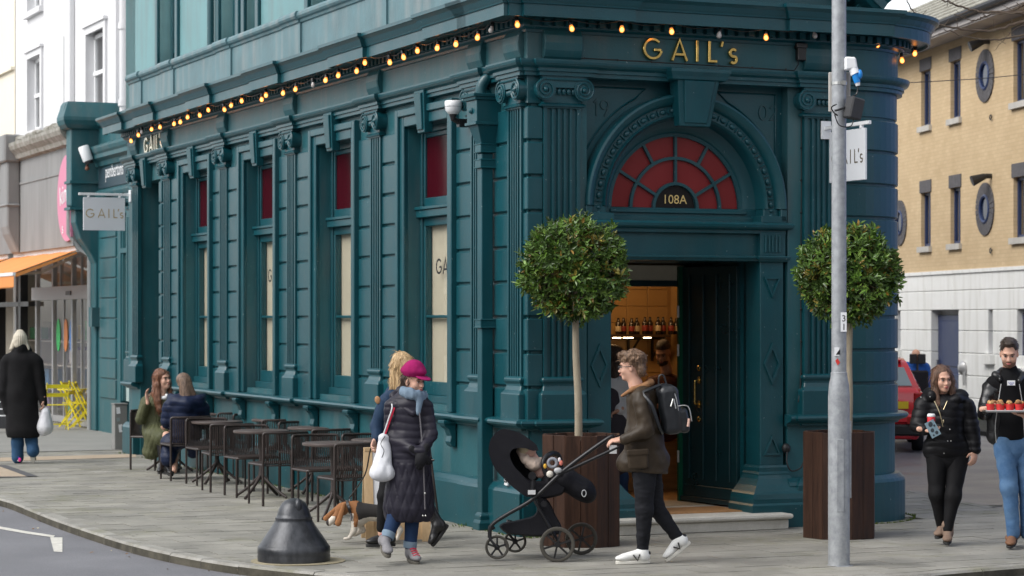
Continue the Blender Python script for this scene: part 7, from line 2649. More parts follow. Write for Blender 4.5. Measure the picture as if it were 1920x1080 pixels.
mb = MB(); mb.tube(smooth_path([F.p(719, 815, -.03), F.p(727, 790, -.04), F.p(735, 765, -.045), F.p(733, 752, .02)], 5), .006, 5); mb.build('strap', white_paint, bag)
mb = MB(); mb.tube(smooth_path([F.p(722, 818, -.08), F.p(714, 832, -.11), F.p(720, 845, -.13), F.p(716, 858, -.14)], 5), .004, 4); mb.build('drawstring', black_plastic, bag)
# 2. woman in navy with the dog ------------------------------------------------
F = Fig(20.95, 'fair-haired woman in navy parka and black boots walking a beagle')
F.head(752, 690, 0, yaw=-140, pitch=5, sc=.98, neck=(757, 722, 0))
F.body.cone(F.p(757, 735, 0), F.p(752, 850, 0), .07, .075)
F.body.chain([F.p(738, 860, 0), F.p(722, 930, -.05), F.p(716, 1000, -.04)], [.08, .052, .035])
F.body.chain([F.p(765, 860, .05), F.p(785, 930, .02), F.p(812, 975, .05)], [.08, .052, .035])
F.hand(F.p(703, 825, -.12), (-.3, -.5, -.75), (.7, -.2, 0), 1, 40)
F.finish()
navy = cloth('navy_parka', (.010, .026, .060), (.018, .042, .085), rough=.7)
S = SDF(.009, .05)
S.cone(F.p(728, 748, 0), F.p(785, 748, 0), .065, .062); S.cone(F.p(757, 760, 0), F.p(755, 850, 0), .15, .165, .06, ((0, 1, 0), 1.3))
S.cone(F.p(722, 755, -.02), F.p(706, 800, -.02), .066, .058, .03); S.cone(F.p(706, 800, -.02), F.p(707, 822, -.10), .056, .048, .03)
S.cone(F.p(792, 755, .02), F.p(800, 805, .06), .06, .05, .03)
S.chain([F.p(733, 735, .04), F.p(757, 728, .1), F.p(782, 735, .04)], [.045, .055, .045]); S.cone(F.p(735, 738, -.06), F.p(780, 738, -.06), .04, .04)
S.box(F.p(755, 930, 0), (.5, .5, .24), .01, None, .01, True)
S.fn = folds(.006, 10)
F.part('parka', S, navy)
mb = MB(); M3 = Matrix.Rotation(R(-12), 3, 'Y'); c = F.p(708, 750, -.062); mb.ball(c, (.026, .012, .036), 12, 8, M3); mb.build('sleeve_patch', mat('tan_leather_patch', (.42, .22, .10), rough=.6), F.o)
bh = hairmat('fair_hair', (.38, .23, .10), (.62, .44, .24))
S = SDF(.007, .03)
S.ell(F.hf(0, .025, .03), (.088, .10, .095), F.hM)
S.cone(F.p(752, 690, .05), F.p(748, 722, .03), .085, .07, .04); S.cone(F.p(762, 685, -.03), F.p(765, 722, -.05), .075, .06, .04); S.cone(F.p(742, 690, -.03), F.p(738, 728, -.05), .055, .035, .04)
S.cone(F.p(752, 675, -.03), F.p(752, 725, -.06), .08, .055, .03)
S.fn = folds(.008, 20, .22)
_h = F.part('hair', S, bh)
wisps(_h, seed=2)
for pts in (((738, 855, 0), (722, 930, -.05), (716, 990, -.04)), ((765, 855, .05), (787, 930, .02), (808, 965, .05))):
 S = SDF(.008, .03); S.chain([F.p(*q) for q in pts], [.095, .066, .048]); S.fn = folds(.003, 14); F.part('trouser_leg', S, blackk)
bootm = mat('black_leather_boot', (.012, .012, .013), rough=.32, var=.1, bump=.3, bscale=30)
F.shoe(F.p(742, 1024, .06), F.p(686, 1026, -.02), bootm, sole_d, ank=F.p(718, 975, 0), w=1.1, sole=.03, nm='boot', boot=.058)
F.shoe(F.p(842, 985, .05), F.p(812, 1026, 0), bootm, sole_d, ank=F.p(805, 955, .05), w=1.1, sole=.03, nm='boot', boot=.060)
# 3. the beagle ---------------------------------------------------------------
DY = 21.35
def D(x, y, d=0.0): return P(x - 17, y - 4, DY + d)
bw = mat('beagle_coat', (.62, .58, .52), rough=.85, var=.08, bump=.5, bscale=150, attr='tint')
S = SDF(.0065, .03)
S.cone(D(690, 963), D(745, 968), .083, .072, .04); S.ell(D(692, 972), (.08, .068, .085)); S.ell(D(760, 965), (.085, .065, .075))
S.cone(D(683, 955), D(664, 955, -.02), .060, .050, .03)                   # neck lowered
S.ell(D(657, 960, -.03), (.058, .050, .054)); S.cone(D(650, 970, -.04), D(634, 985, -.06), .037, .026, .02); S.ell(D(632, 983, -.06), .019, None, .01)
S.cone(D(650, 976, -.04), D(640, 984, -.05), .02, .014, .012)
for dd, x in ((-.05, 0), (.05, 8)):
 S.chain([D(683 + x, 985, dd), D(680 + x * 1.5, 1000 - x * .1, dd), D(672 + x * 1.6, 1012 - x, dd)] if not x else [D(692, 985, dd), D(697, 998, dd), D(684, 1006, dd)], [.036, .022, .017])
S.ell(D(666, 1014, -.055), (.028, .02, .014), None, .012); S.ell(D(681, 1007, .05), (.02, .018, .014), None, .01)
for dd, x in ((-.05, 0), (.05, -14)):
 S.chain([D(764 + x, 968, dd), D(757 + x, 985, dd), D(768 + x, 998, dd), D(762 + x, 1014, dd)], [.058, .036, .020, .017]); S.ell(D(755 + x, 1017, dd), (.028, .02, .014), None, .01)
S.chain([D(778, 955), D(792, 935), D(796, 915)], [.026, .016, .010])
me = S.mesh('dog', bw)
tints = []
for p in me.polygons:
 c = p.center
 x = HX + FPX * c.x / c.y + 17
 y = HY - FPX * (c.z - HC) / c.y + 4
 n_ = noise.noise(c * 9) * 7
 W_, Bk, Tn = (1.05, 1.02, .98), (.035, .033, .035), (.40, .18, .07)
 t = W_
 if x > 682 and y < 976 + n_ - (x - 700) * .02: t = Bk
 if x > 770: t = Tn if y < 985 else W_
 if 672 < x <= 686 + n_ and y < 992: t = Tn
 if x <= 680: t = Tn
 if x < 645 and y > 972 + n_ * .3: t = W_
 if 655 < x < 664 and 930 < y < 975 and c.y < DY - .07: t = Tn
 if y > 992 + n_ * .4: t = W_
 if 668 < x < 680 and y > 966 + n_: t = W_
 if x < 633 and y > 976: t = (.05, .04, .04)
 tints.append(t + (1,))
attr_tint(me, tints)
dog = inst(me, 'dog', label='tricolour beagle sniffing the pavement on a black lead', cat='dog')
S = SDF(.006, .012)
S.cone(D(662, 950, -.075), D(651, 985, -.10), .017, .030, .02, ((0, 1, 0), 2.0))
o = inst(S.mesh('ear', mat('tan_fur', (.30, .13, .05), rough=.9, var=.2, vscale=30, bump=.4)), 'ear', dog)
S = SDF(.006, .012); S.cone(D(655, 950, .03), D(628, 976, .05), .016, .026, .02, ((0, 1, 0), 2.0)); inst(S.mesh('ear', MATS['tan_fur']), 'ear', dog)
mb = MB(); c = D(672, 956, -.01); mb.lathe([(.062, -.012), (.068, -.012), (.068, .012), (.062, .012)], c, 20, Matrix.Rotation(R(72), 3, 'Y')); mb.build('collar', black_plastic, dog, smooth=True)
mb = MB(); mb.tube([D(673, 940), D(676, 980, -.085)], .009, 5); mb.ball(D(672, 955, -.075), (.012, .008, .014)); mb.build('harness', mat('harness_strap', (.10, .10, .11), rough=.6), dog)
mb = MB(); mb.tube(smooth_path([D(672, 938, .0), P(684, 890, 21.1), P(694, 845, 20.9), P(703, 826, 20.82)], 6), .007, 5)
mb.build('dog_lead', black_plastic, None, smooth=True, label='taut black lead between the beagle and the woman in navy', cat='lead')
# 4. man pushing the pushchair ---------------------------------------------------
F = Fig(19.65, 'man in brown waxed jacket, black jeans and white trainers pushing a pushchair')
F.head(1183, 688, 0, yaw=-103, pitch=4, sc=1.0, neck=(1192, 722, 0), brow=(.16, .09, .05))
F.body.cone(F.p(1200, 745, 0), F.p(1210, 860, 0), .07, .075)
F.body.chain([F.p(1208, 875, -.06), F.p(1209, 955, -.08), F.p(1205, 1035, -.06)], [.085, .058, .036])
F.body.chain([F.p(1214, 875, .08), F.p(1228, 952, .08), F.p(1272, 1012, .08)], [.085, .058, .036])
F.hand(F.p(1165, 826, -.17), (-.95, .1, -.05), (.1, .2, -1), 1, 38)
F.hand(F.p(1165, 823, .17), (-.95, 0, -.05), (.1, -.1, -1), -1, 38)
F.finish()
wax = cloth('brown_waxed_cotton', (.026, .018, .011), (.050, .036, .023), rough=.45, bump=.3, bs=90)
S = SDF(.009, .05)
S.cone(F.p(1203, 745, -.13), F.p(1203, 745, .13), .075, .075, .06)
S.cone(F.p(1203, 752, 0), F.p(1207, 815, 0), .145, .150, .06, ((1, 0, 0), 1.12))
S.cone(F.p(1207, 815, 0), F.p(1210, 885, 0), .158, .185, .06, ((0, 1, 0), 1.05))
S.cone(F.p(1180, 870, 0), F.p(1234, 862, 0), .105, .10, .05)
S.cone(F.p(1203, 757, -.16), F.p(1211, 806, -.2), .074, .064, .03); S.cone(F.p(1211, 806, -.2), F.p(1172, 824, -.18), .062, .046, .03)
S.cone(F.p(1203, 757, .16), F.p(1205, 806, .2), .07, .06, .03); S.cone(F.p(1205, 806, .2), F.p(1172, 822, .18), .058, .046, .03)
S.box(F.p(1205, 935, 0), (.5, .5, .225), .01, Matrix.Rotation(R(3), 3, 'Y'), .01, True)
S.fn = lambda X, Y, Z: .008 * vnoise(X, Y, Z * .7, 8) + .006 * vnoise(X, Y, Z, 19)
F.part('waxed_jacket', S, wax)
mb = MB(); c = F.p(1192, 862, -.215); Mp = Matrix.Rotation(R(-4), 3, 'Y')
S = SDF(.006, .01); S.box(F.p(1196, 863, -.195), (.085, .02, .075), .02, Mp); S.box(F.p(1196, 848, -.208), (.09, .014, .026), .012, Mp); F.part('jacket_pocket', S, wax)
tan = cloth('tan_corduroy', (.24, .12, .055), (.34, .18, .09), rough=.9, bump=.6, bs=90)
S = SDF(.007, .02)
S.chain([F.p(1166, 742, -.02), F.p(1186, 730, -.085), F.p(1212, 722, -.06), F.p(1220, 717, 0), F.p(1212, 722, .06), F.p(1186, 730, .08), F.p(1168, 742, .03)], [.012, .020, .025, .028, .024, .019, .012])
F.part('collar', S, tan)
ch_ = hairmat('curly_brown_hair', (.10, .055, .03), (.24, .145, .085))
S = SDF(.006, .02)
S.ell(F.hf(0, .022, .052), (.086, .106, .086), F.hM); S.ell(F.hf(0, .085, -.02), (.066, .042, .07), F.hM)
S.ell(F.hf(0, -.055, .105), (.058, .045, .034), F.hM)
r2 = random.Random(4)
for k in range(70):
 v = Vector((r2.gauss(0, 1), r2.gauss(.3, 1), abs(r2.gauss(.2, 1)))).normalized()
 S.ell(F.hf(v.x * .082, .022 + v.y * .1, .055 + v.z * .084), (.017, .017, .015), None, .008)
S.box(F.hf(0, -.09, -.045), (.12, .075, .09), .02, F.hM, .02, True)
for t in (-1, 1): S.ell(F.hf(t * .08, .005, -.03), (.03, .028, .045), F.hM, .01, True)
S.fn = folds(.007, 34, .9)
_h = F.part('hair', S, ch_)
wisps(_h, seed=3, ln=.028, curl=1.0, n=420)
mb = MB()
for t in (-1, 1):
 mb.tube([F.hf(t * .031 + .022 * math.cos(R(a)), -.098, .0 + .018 * math.sin(R(a))) for a in range(0, 360, 30)], .003, 5, closed=True)
 mb.tube([F.hf(t * .054, -.095, .006), F.hf(t * .078, -.01, .006), F.hf(t * .08, .02, .0)], .003, 5)
mb.tube([F.hf(-.01, -.1, .005), F.hf(.01, -.1, .005)], .003, 5)
mb.build('glasses', black_plastic, F.o)
for pts in (((1208, 872, -.06), (1208, 955, -.08), (1205, 1032, -.06)), ((1216, 872, .08), (1229, 950, .08), (1270, 1008, .08))):
 S = SDF(.008, .03); S.chain([F.p(*q) for q in pts], [.108, .073, .050]); S.fn = lambda X, Y, Z: .006 * vnoise(X, Y, Z * 2.0, 13) + .003 * vnoise(X, Y, Z * 3, 26)
 F.part('trouser_leg', S, blackj)
wsh = mat('white_trainer', (.74, .74, .72), rough=.5, var=.04)
vb = black_plastic
def vmark(h_, t_, up, side):
 a = (t_ - h_).normalized(); x = a.cross(up)
 c0 = h_ + a * .125 + up * .048 - x * side * -.0
 mb = MB()
 f = lambda p_, q_: h_ + a * p_ + up * q_ + x * side * (.0465 + .006 * (.07 - q_) / .05)
 mb.tube([f(.095, .082), f(.115, .03), f(.150, .078)], .0065, 4)
 return mb
for heel, toe, an in (((1219, 1056, -.06), (1154, 1058, -.1), (1206, 1030, -.06)), ((1296, 1018, .08), (1250, 1054, .04), (1275, 1012, .08))):
 h_, t_ = F.p(*heel), F.p(*toe)
 F.shoe(h_, t_, wsh, sole_w, ank=F.p(*an), w=1.05, sole=.028, nm='trainer')
 a = (t_ - h_).normalized(); up = Vector((0, 0, 1)); up = (up - a * up.dot(a)).normalized()
 vmark(h_, t_, up, -1).build('shoe_mark', vb, F.o)
 mb = MB(); mb.ball(h_ + a * .012 + up * .085, (.02, .028, .018)); mb.build('heel_tab', vb, F.o)
 mb = MB(); a2 = F.p(*an); mb.tube([a2 + Vector((0, 0, -.02)), a2 + Vector((0, 0, .025))], .043, 12); mb.build('sock', mat('pale_sock', (.6, .55, .52), rough=.9), F.o)
bpm = mat('black_leather_bag', (.014, .016, .019), rough=.36, var=.15, bump=.35, bscale=45)
S = SDF(.007, .03)
S.box(F.p(1256, 768, -.02), (.085, .125, .205), .06, Matrix.Rotation(R(-8), 3, 'Y')); S.ell(F.p(1246, 735, -.02), (.07, .1, .07)); S.box(F.p(1281, 788, -.02), (.045, .1, .105), .04, Matrix.Rotation(R(-8), 3, 'Y'), .012)
S.fn = folds(.004, 13)
bp = inst(S.mesh('backpack', bpm), 'backpack', label='black leather backpack on the back of the man with the pushchair', cat='backpack')
mb = MB(); mb.tube(smooth_path([F.p(1238, 722, -.1), F.p(1218, 730, -.17), F.p(1206, 738, -.18), F.p(1222, 760, -.235), F.p(1236, 800, -.2), F.p(1242, 812, -.1)], 6), .015, 6); mb.build('strap', bpm, bp, smooth=True)
mb = MB(); mb.tube(smooth_path([F.p(1235, 724, -.03), F.p(1236, 706, -.03), F.p(1244, 704, -.03), F.p(1250, 722, -.03)], 5), .008, 6); mb.build('handle', bpm, bp)
mb = MB(); mb.tube(smooth_path([F.p(1262, 730, -.13), F.p(1268, 748, -.14), F.p(1272, 770, -.13)], 4), .004, 5); mb.tube([F.p(1262, 748, -.145), F.p(1258, 762, -.15)], .006, 5); mb.tube([F.p(1263, 748, -.145), F.p(1267, 766, -.15)], .006, 5); mb.tube(smooth_path([F.p(1268, 762, -.13), F.p(1290, 762, -.125), F.p(1297, 790, -.12)], 4), .004, 5); mb.build('zip', steel, bp)
mb = MB(); mb.tube([F.p(1292, 785, -.13), F.p(1290, 800, -.14)], .012, 6); mb.build('key_fob', mat('pink_fob', (.6, .38, .30), rough=.6), bp)
# 5. pushchair and baby ------------------------------------------------------------
PYD = 20.05
def Q(x, y, d=0.0): return P(x, y, PYD + d)
pc = empty('pushchair', tuple(G(1010, 1040)), 0, label='black pushchair with hood, footmuff and hanging toy ring', cat='pushchair')
base_pc = Vector(pc.location)
def pb(mb, name, m, **k):
 mb.v = [tuple(Vector(v) - base_pc) for v in mb.v]
 return mb.build(name, m, pc, **k)
def ps(S, name, m):
 me = S.mesh(name, m); me.transform(Matrix.Translation(-base_pc)); return inst(me, name, pc)
alb = mat('black_anodised', (.018, .018, .02), rough=.32, metal=.3, var=.1)
fab = cloth('black_pushchair_fabric', (.007, .007, .010), (.014, .014, .018), rough=.7)
for d in (-.24, .24):
 mb = MB(); mb.tube(smooth_path([Q(918, 1008, d), Q(922, 985, d), Q(950, 965, d), Q(1000, 935, d), Q(1060, 880, d), Q(1140, 822, d), Q(1150, 822, d)], 5), .017, 8); pb(mb, 'frame_tube', alb, smooth=True)
 mb = MB(); mb.tube([Q(1000, 935, d), Q(1048, 1018, d)], .013, 8); pb(mb, 'rear_strut', alb, smooth=True)
 mb = MB(); mb.tube([Q(1058, 885, d), Q(1095, 868, d), Q(1160, 838, d)], .014, 8); pb(mb, 'handle_tube', alb, smooth=True)
 mb = MB(); mb.ball(Q(1046, 882, d - .02), (.035, .02, .025)); pb(mb, 'lock_button', mat('silver_plastic', (.45, .46, .47), rough=.4, var=0), smooth=True)
 mb = MB(); mb.tube([Q(1000, 900, d), Q(998, 930, d)], .020, 8); pb(mb, 'seat_adapter', alb)
 mb = MB(); M9 = Matrix.Rotation(R(90), 3, 'X'); mb.lathe([(0, -.012), (.034, -.012), (.034, .012), (0, .012)], Q(998, 892, d - .01), 18, M9); mb.lathe([(0, -.012), (.026, -.012), (.026, .012), (0, .012)], Q(1020, 945, d - .01), 18, M9); pb(mb, 'pivot', alb, smooth=True)
 mb = MB(); c = Q(997, 923, d - .03); mb.box(c.x - .032, c.y - .01, c.z - .018, c.x + .032, c.y + .01, c.z + .018); pb(mb, 'adapter_band', mat('pale_plastic', (.6, .6, .6), rough=.4, var=0))
mb = MB(); mb.tube([Q(1148, 822, -.24), Q(1160, 829, -.1), Q(1160, 829, .1), Q(1148, 822, .24)], .017, 8); pb(mb, 'handlebar', mat('leatherette', (.02, .02, .02), rough=.5), smooth=True)
mb = MB(); mb.tube([Q(1048, 1018, -.27), Q(1048, 1018, .27)], .014, 8); pb(mb, 'rear_axle', alb)
mb = MB(); mb.box(*(Q(1143, 835, -.25)), *(Q(1156, 850, -.2))); pb(mb, 'brake_tag', MATS['pale_plastic'])
def pwheel(c, r, wd, rim):
 w = empty('wheel'); w.parent = pc; w.location = c - base_pc
 M9 = Matrix.Rotation(R(90), 3, 'X')
 mb = MB(); mb.lathe([(r * .80, -wd * .35), (r * .88, -wd * .5), (r * .97, -wd * .42), (r, 0), (r * .97, wd * .42), (r * .9, wd * .5), (r * .80, wd * .35), (r * .80, -wd * .35)], (0, 0, 0), 32, M9); mb.build('tyre', mat('dusty_tyre', (.06, .055, .045), rough=.85, var=.2), w, smooth=True)
 mb = MB(); mb.lathe([(r * .78, -wd * .3), (r * .85, -wd * .36), (r * .85, wd * .36), (r * .78, wd * .3), (r * .78, -wd * .3)], (0, 0, 0), 32, M9)
 for k in range(rim):
  a = 2 * math.pi * k / rim + .3
  mb.bar((0, 0, 0), (r * .8 * math.cos(a), 0, r * .8 * math.sin(a)), .016, wd * .5, up=(0, 1, 0))
 mb.build('rim', black_plastic, w, smooth=False)
 mb = MB(); mb.lathe([(0, -.03), (.02, -.028), (.024, 0), (.024, .02), (0, .02)], (0, 0, 0), 14, M9); mb.build('hub', alb, w, smooth=True)
pwheel(Q(1045, 1021, -.30), .150, .045, 6)
pwheel(Q(1090, 1010, .28), .140, .045, 6)
pwheel(Q(932, 1026, -.22), .102, .04, 5)
pwheel(Q(966, 1015, .24), .098, .04, 5)
for x, y, d in ((932, 1026, -.22), (966, 1015, .24)):
 mb = MB(); mb.tube(smooth_path([Q(x, y, d - .03), Q(x - 14, y - 18, d - .03), Q(x - 14, y - 40, d)], 4), .012, 6); mb.ball(Q(x - 10, y - 36, d), (.03, .02, .018)); pb(mb, 'front_fork', alb, smooth=True)
def shell(cx, cy, r, a0, a1, hw, m, name, n=14, k=9):
 mb = MB()
 vs = []
 for i in range(n + 1):
  a = R(a0 + (a1 - a0) * i / n)
  for j in range(k + 1):
   t = -1 + 2 * j / k
   q = max(0, 1 - abs(t) ** 2.6) ** .5
   rr = r * (.62 + .38 * q) * (1 + .012 * math.cos(i * 2.1))
   vs.append(Q(cx, cy, hw * t) + Vector((rr * math.cos(a), 0, rr * math.sin(a))))
 fs = [(i * (k + 1) + j, i * (k + 1) + j + 1, (i + 1) * (k + 1) + j + 1, (i + 1) * (k + 1) + j) for i in range(n) for j in range(k)]
 mb.add(vs, fs)
 o = pb(mb, name, m, smooth=True)
 sd_ = o.modifiers.new('s', 'SOLIDIFY'); sd_.thickness = .012
 return o
def side_solid(name, pts, hw, bv, m, n=3):
 "upholstered part drawn in side view, rounded across its width"
 mb = MB()
 P3 = smooth_path([(x, y, 0) for x, y in pts + pts[:1]], n)[:-1]
 rows = ((-1, .0), (-.8, .55), (-.45, .9), (0, 1), (.45, .9), (.8, .55), (1, .0))
 cx = sum(q.x for q in P3) / len(P3); cy = sum(q.y for q in P3) / len(P3)
 N_ = len(P3)
 vs = []
 for t, s_ in rows:
  for i, q in enumerate(P3):
   a_, b_ = P3[i - 1], P3[(i + 1) % N_]
   tg = Vector((b_.x - a_.x, b_.y - a_.y)).normalized()
   nx, ny = -tg.y, tg.x
   off = bv * (1 - s_)
   vs.append(Q(q.x + nx * off, q.y + ny * off, hw * t) + Vector((0, 0, .003 * math.sin(i * 1.7))))
 fs = [(r * N_ + i, r * N_ + (i + 1) % N_, (r + 1) * N_ + (i + 1) % N_, (r + 1) * N_ + i) for r in range(6) for i in range(N_)]
 fs += [tuple(range(N_)), tuple(range(6 * N_, 7 * N_))]
 mb.add(vs, fs)
 return pb(mb, name, m, smooth=True)
side_solid('hood', [(1006, 842), (990, 827), (962, 812), (938, 811), (924, 828), (922, 850), (934, 878), (958, 903), (985, 925), (1000, 922), (978, 897), (957, 872), (951, 850), (963, 836), (986, 836)], .20, 5, fab)
hl = side_solid('hood_lining', [(1000, 840), (975, 832), (950, 838), (944, 862), (966, 892), (1000, 905), (1014, 880)], .03, 2, fab)
hl.location.y = .14
side_solid('seat', [(936, 872), (958, 876), (990, 898), (1018, 902), (1050, 896), (1064, 908), (1052, 928), (1010, 936), (975, 918), (948, 896)], .17, 4, fab)
S = SDF(.007, .03)
S.chain([Q(1030, 902, 0), Q(1060, 898, 0), Q(1092, 918, 0)], [.07, .098, .098], .04, ((0, 1, 0), .5)); S.ell(Q(1102, 925, 0), (.075, .16, .085))
S.fn = folds(.004, 11)
ps(S, 'footmuff', fab)
mb = MB(); mb.tube([Q(1095, 925, -.235) + Vector((.018 * math.cos(R(t)), 0, .028 * math.sin(R(t)))) for t in range(0, 360, 20)], .004, 5, closed=True); mb.v = [(x, y - .0, z) for x, y, z in mb.v]; pb(mb, 'round_emblem', MATS['silver_plastic'])
side_solid('basket', [(1004, 928), (1026, 936), (1040, 962), (1054, 992), (1040, 1004), (985, 1005), (950, 1000), (936, 986), (952, 978), (985, 972), (1006, 960)], .18, 3, fab)
mb = MB(); mb.tube(smooth_path([Q(1026, 893, -.16), Q(1018, 868, -.16), Q(1030, 852, -.1), Q(1045, 852, .1), Q(1052, 870, .16), Q(1052, 895, .16)], 5), .022, 8); pb(mb, 'bumper_bar', alb, smooth=True)
mb = MB(); mb.tube([Q(1036, 868, -.19) + Vector((.036 * math.cos(R(t)), 0, .036 * math.sin(R(t)))) for t in range(0, 360, 24)], .014, 8, closed=True); tring = pb(mb, 'toy_ring', mat('grey_plush', (.25, .26, .29), rough=.95), smooth=True)
for x, y, r, c_ in ((1031, 889, .030, (.70, .66, .58)), (1047, 885, .024, (.45, .44, .42)), (1052, 868, .016, (.7, .2, .15)), (1022, 874, .014, (.7, .4, .05)), (1049, 862, .013, (.75, .7, .7))):
 mb = MB(); mb.ball(Q(x, y, -.2), (r, r * .6, r * (1.5 if r < .02 else 1)), 12, 8); pb(mb, 'toy', mat('toy_%d' % x, c_, rough=.9, var=.05), smooth=True)
F = Fig(PYD, 'baby asleep in a cream blanket in the pushchair')
f0 = Q(990, 846, -.03)
F.body.ell(f0, (.064, .058, .062)); F.body.ell(f0 + Vector((.026, -.014, .004)), (.040, .042, .036)); F.body.ell(f0 + Vector((.035, -.03, .022)), (.012, .011, .010), None, .01)
F.body.cone(Q(996, 856, 0), Q(1015, 885, 0), .05, .055)
F.skinm = mat('baby_skin', (.66, .40, .32), rough=.5, var=.05)
F.finish()
for dx, dz in ((.018, .036), (.046, .022)):
 mb = MB(); mb.ball(f0 + Vector((dx, -.042, dz)), (.009, .004, .003), 8, 5); mb.build('eye', MATS['lash_dark'], F.o)
mb = MB(); mb.ball(f0 + Vector((.058, -.030, .004)), (.006, .008, .008), 8, 5); mb.build('lips', lipm, F.o)
S = SDF(.006, .02); S.chain([Q(975, 846, -.02), Q(986, 862, -.08), Q(1003, 872, -.09), Q(1012, 862, -.05)], [.035, .038, .036, .026]); S.ell(Q(1000, 870, -.04), (.075, .08, .06)); S.fn = folds(.007, 22)
F.part('blanket', S, cloth('cream_muslin', (.58, .45, .36), (.70, .56, .46), rough=.95))
S = SDF(.006, .012); S.ell(f0 + Vector((-.022, .0, .020)), (.064, .064, .060)); S.box(f0 + Vector((.06, 0, -.03)), (.06, .1, .075), .02, Matrix.Rotation(R(25), 3, 'Y'), .01, True)
F.part('bonnet', S, cloth('cream_bonnet', (.55, .45, .28), (.66, .56, .38), rough=.95))
# 6. woman in the short black puffer ------------------------------------------------
F = Fig(21.3, 'smiling woman in short black puffer jacket holding a cup and card, walking towards us')
F.head(1767, 712, -.06, yaw=14, pitch=5, roll=-3, sc=.98, neck=(1768, 742, 0), brow=(.10, .055, .035))
F.body.cone(F.p(1770, 755, 0), F.p(1775, 850, 0), .07, .075)
F.body.chain([F.p(1757, 860, 0), F.p(1756, 925, -.04), F.p(1766, 985, .04)], [.085, .055, .036])
F.body.chain([F.p(1796, 860, 0), F.p(1787, 930, -.1), F.p(1776, 1000, -.12)], [.085, .055, .036])
F.hand(F.p(1735, 806, -.2), (.8, -.15, -.1), (.1, -.2, .6), -1, 32)
F.hand(F.p(1828, 848, -.06), (-.2, -.3, -.9), (-.3, .6, 0), 1, 35)
F.finish()
puf = cloth('black_puffer', (.005, .005, .006), (.010, .010, .012), rough=.5, bump=.15)
S = SDF(.008, .04)
S.cone(F.p(1742, 760, 0), F.p(1802, 762, 0), .085, .085); S.cone(F.p(1772, 770, -.02), F.p(1774, 830, -.02), .165, .165, .06, ((0, 1, 0), 1.15)); S.cone(F.p(1752, 842, 0), F.p(1797, 842, 0), .11, .11, .05)
S.cone(F.p(1732, 760, -.02), F.p(1722, 798, -.06), .085, .075, .025); S.cone(F.p(1722, 798, -.06), F.p(1733, 806, -.17), .068, .052, .025)
S.cone(F.p(1812, 763, 0), F.p(1822, 808, -.02), .085, .072, .025); S.cone(F.p(1822, 808, -.02), F.p(1828, 842, -.05), .070, .055, .025)
S.chain([F.p(1747, 742, -.10), F.p(1742, 740, 0), F.p(1762, 736, .1), F.p(1785, 736, .1), F.p(1802, 742, 0), F.p(1794, 748, -.10)], [.045, .05, .05, .05, .05, .045])
S.fn = lambda X, Y, Z: .0065 * (np.abs(np.sin(np.pi * (Z + .03 * (X - F.p(1772, 700).x) + .018 * vnoise(X, Y, Z, 6)) / .068)) ** .5 - .6) + .006 * vnoise(X, Y, Z * 2, 14)
F.part('puffer_jacket', S, puf)
mb = MB(); mb.tube(smooth_path([F.p(1752, 752, -.165), F.p(1762, 775, -.20), F.p(1768, 800, -.20)], 5), .005, 5); mb.tube([F.p(1776, 752, -.17), F.p(1769, 768, -.2)], .003, 5); mb.ball(F.p(1769, 790, -.21), (.007, .005, .016)); mb.build('zip', mat('gold_zip', (.5, .42, .26), rough=.35, metal=.8, var=0), F.o)
mb = MB()
for x, y in ((1744, 744), (1727, 745), (1781, 805), (1783, 827), (1777, 827), (1773, 762), (1770, 850)): mb.ball(F.p(x, y, -.215 if y > 770 else -.14), .006, 8, 5)
mb.build('snap', steel, F.o)
lb = hairmat('long_brown_hair', (.07, .035, .02), (.17, .09, .055))
S = SDF(.006, .03)
S.ell(F.hf(0, .03, .045), (.086, .098, .090), F.hM)
for t in (-1, 1):
 S.chain([F.hf(t * .062, -.005, .07), F.hf(t * .084, -.008, -.02), F.hf(t * .082, -.02, -.10), F.hf(t * .070, -.07, -.22)], [.026, .028, .032, .020], .02)
S.cone(F.hf(0, .07, -.02), F.hf(0, .07, -.16), .075, .07, .04)
S.box(F.hf(0, -.10, -.03), (.056, .06, .10), .04, F.hM, .025, True)
S.fn = folds(.006, 22, .22)
_h = F.part('hair', S, lb)
wisps(_h, seed=4)
S = SDF(.009, .05); S.cone(F.p(1762, 858, 0), F.p(1790, 858, 0), .105, .105); S.cone(F.p(1775, 868, -.02), F.p(1775, 882, -.02), .07, .04)
F.part('trouser_seat', S, blackk)
for pts in (((1758, 855, 0), (1756, 925, -.04), (1765, 985, .04)), ((1795, 855, 0), (1787, 930, -.1), (1777, 992, -.12))):
 S = SDF(.008, .05); S.chain([F.p(*q) for q in pts], [.108, .068, .043]); S.fn = folds(.003, 14); F.part('trouser_leg', S, blackk)
taup = cloth('taupe_suede', (.17, .115, .085), (.24, .17, .13), rough=.95)
F.shoe(F.p(1772, 1002, .13), F.p(1757, 1011, -.10), taup, sole_d, ank=F.p(1765, 975, .06), nm='boot', boot=.056, w=1.05)
F.shoe(F.p(1778, 1010, -.02), F.p(1776, 1022, -.25), taup, sole_d, ank=F.p(1777, 985, -.1), nm='boot', boot=.056, w=1.05)
c = F.p(1746, 799, -.25)
mb = MB(); mb.lathe([(0, 0), (.028, 0), (.034, .085)], c, 16); mb.cur = 1; mb.lathe([(.035, .085), (.037, .088), (.037, .10), (.030, .112), (0, .112)], c, 16); mb.cur = 2; mb.lathe([(.0325, .03), (.0345, .031), (.0365, .082), (.035, .084)], c, 16)
mb.build('takeaway_cup', [white_paint, white_paint, mat('red_sleeve', (.55, .02, .03), rough=.6, var=0)], smooth=True, label='takeaway cup with white lid and red sleeve held by the woman in black puffer', cat='cup')
c = F.p(1749, 804, -.31)
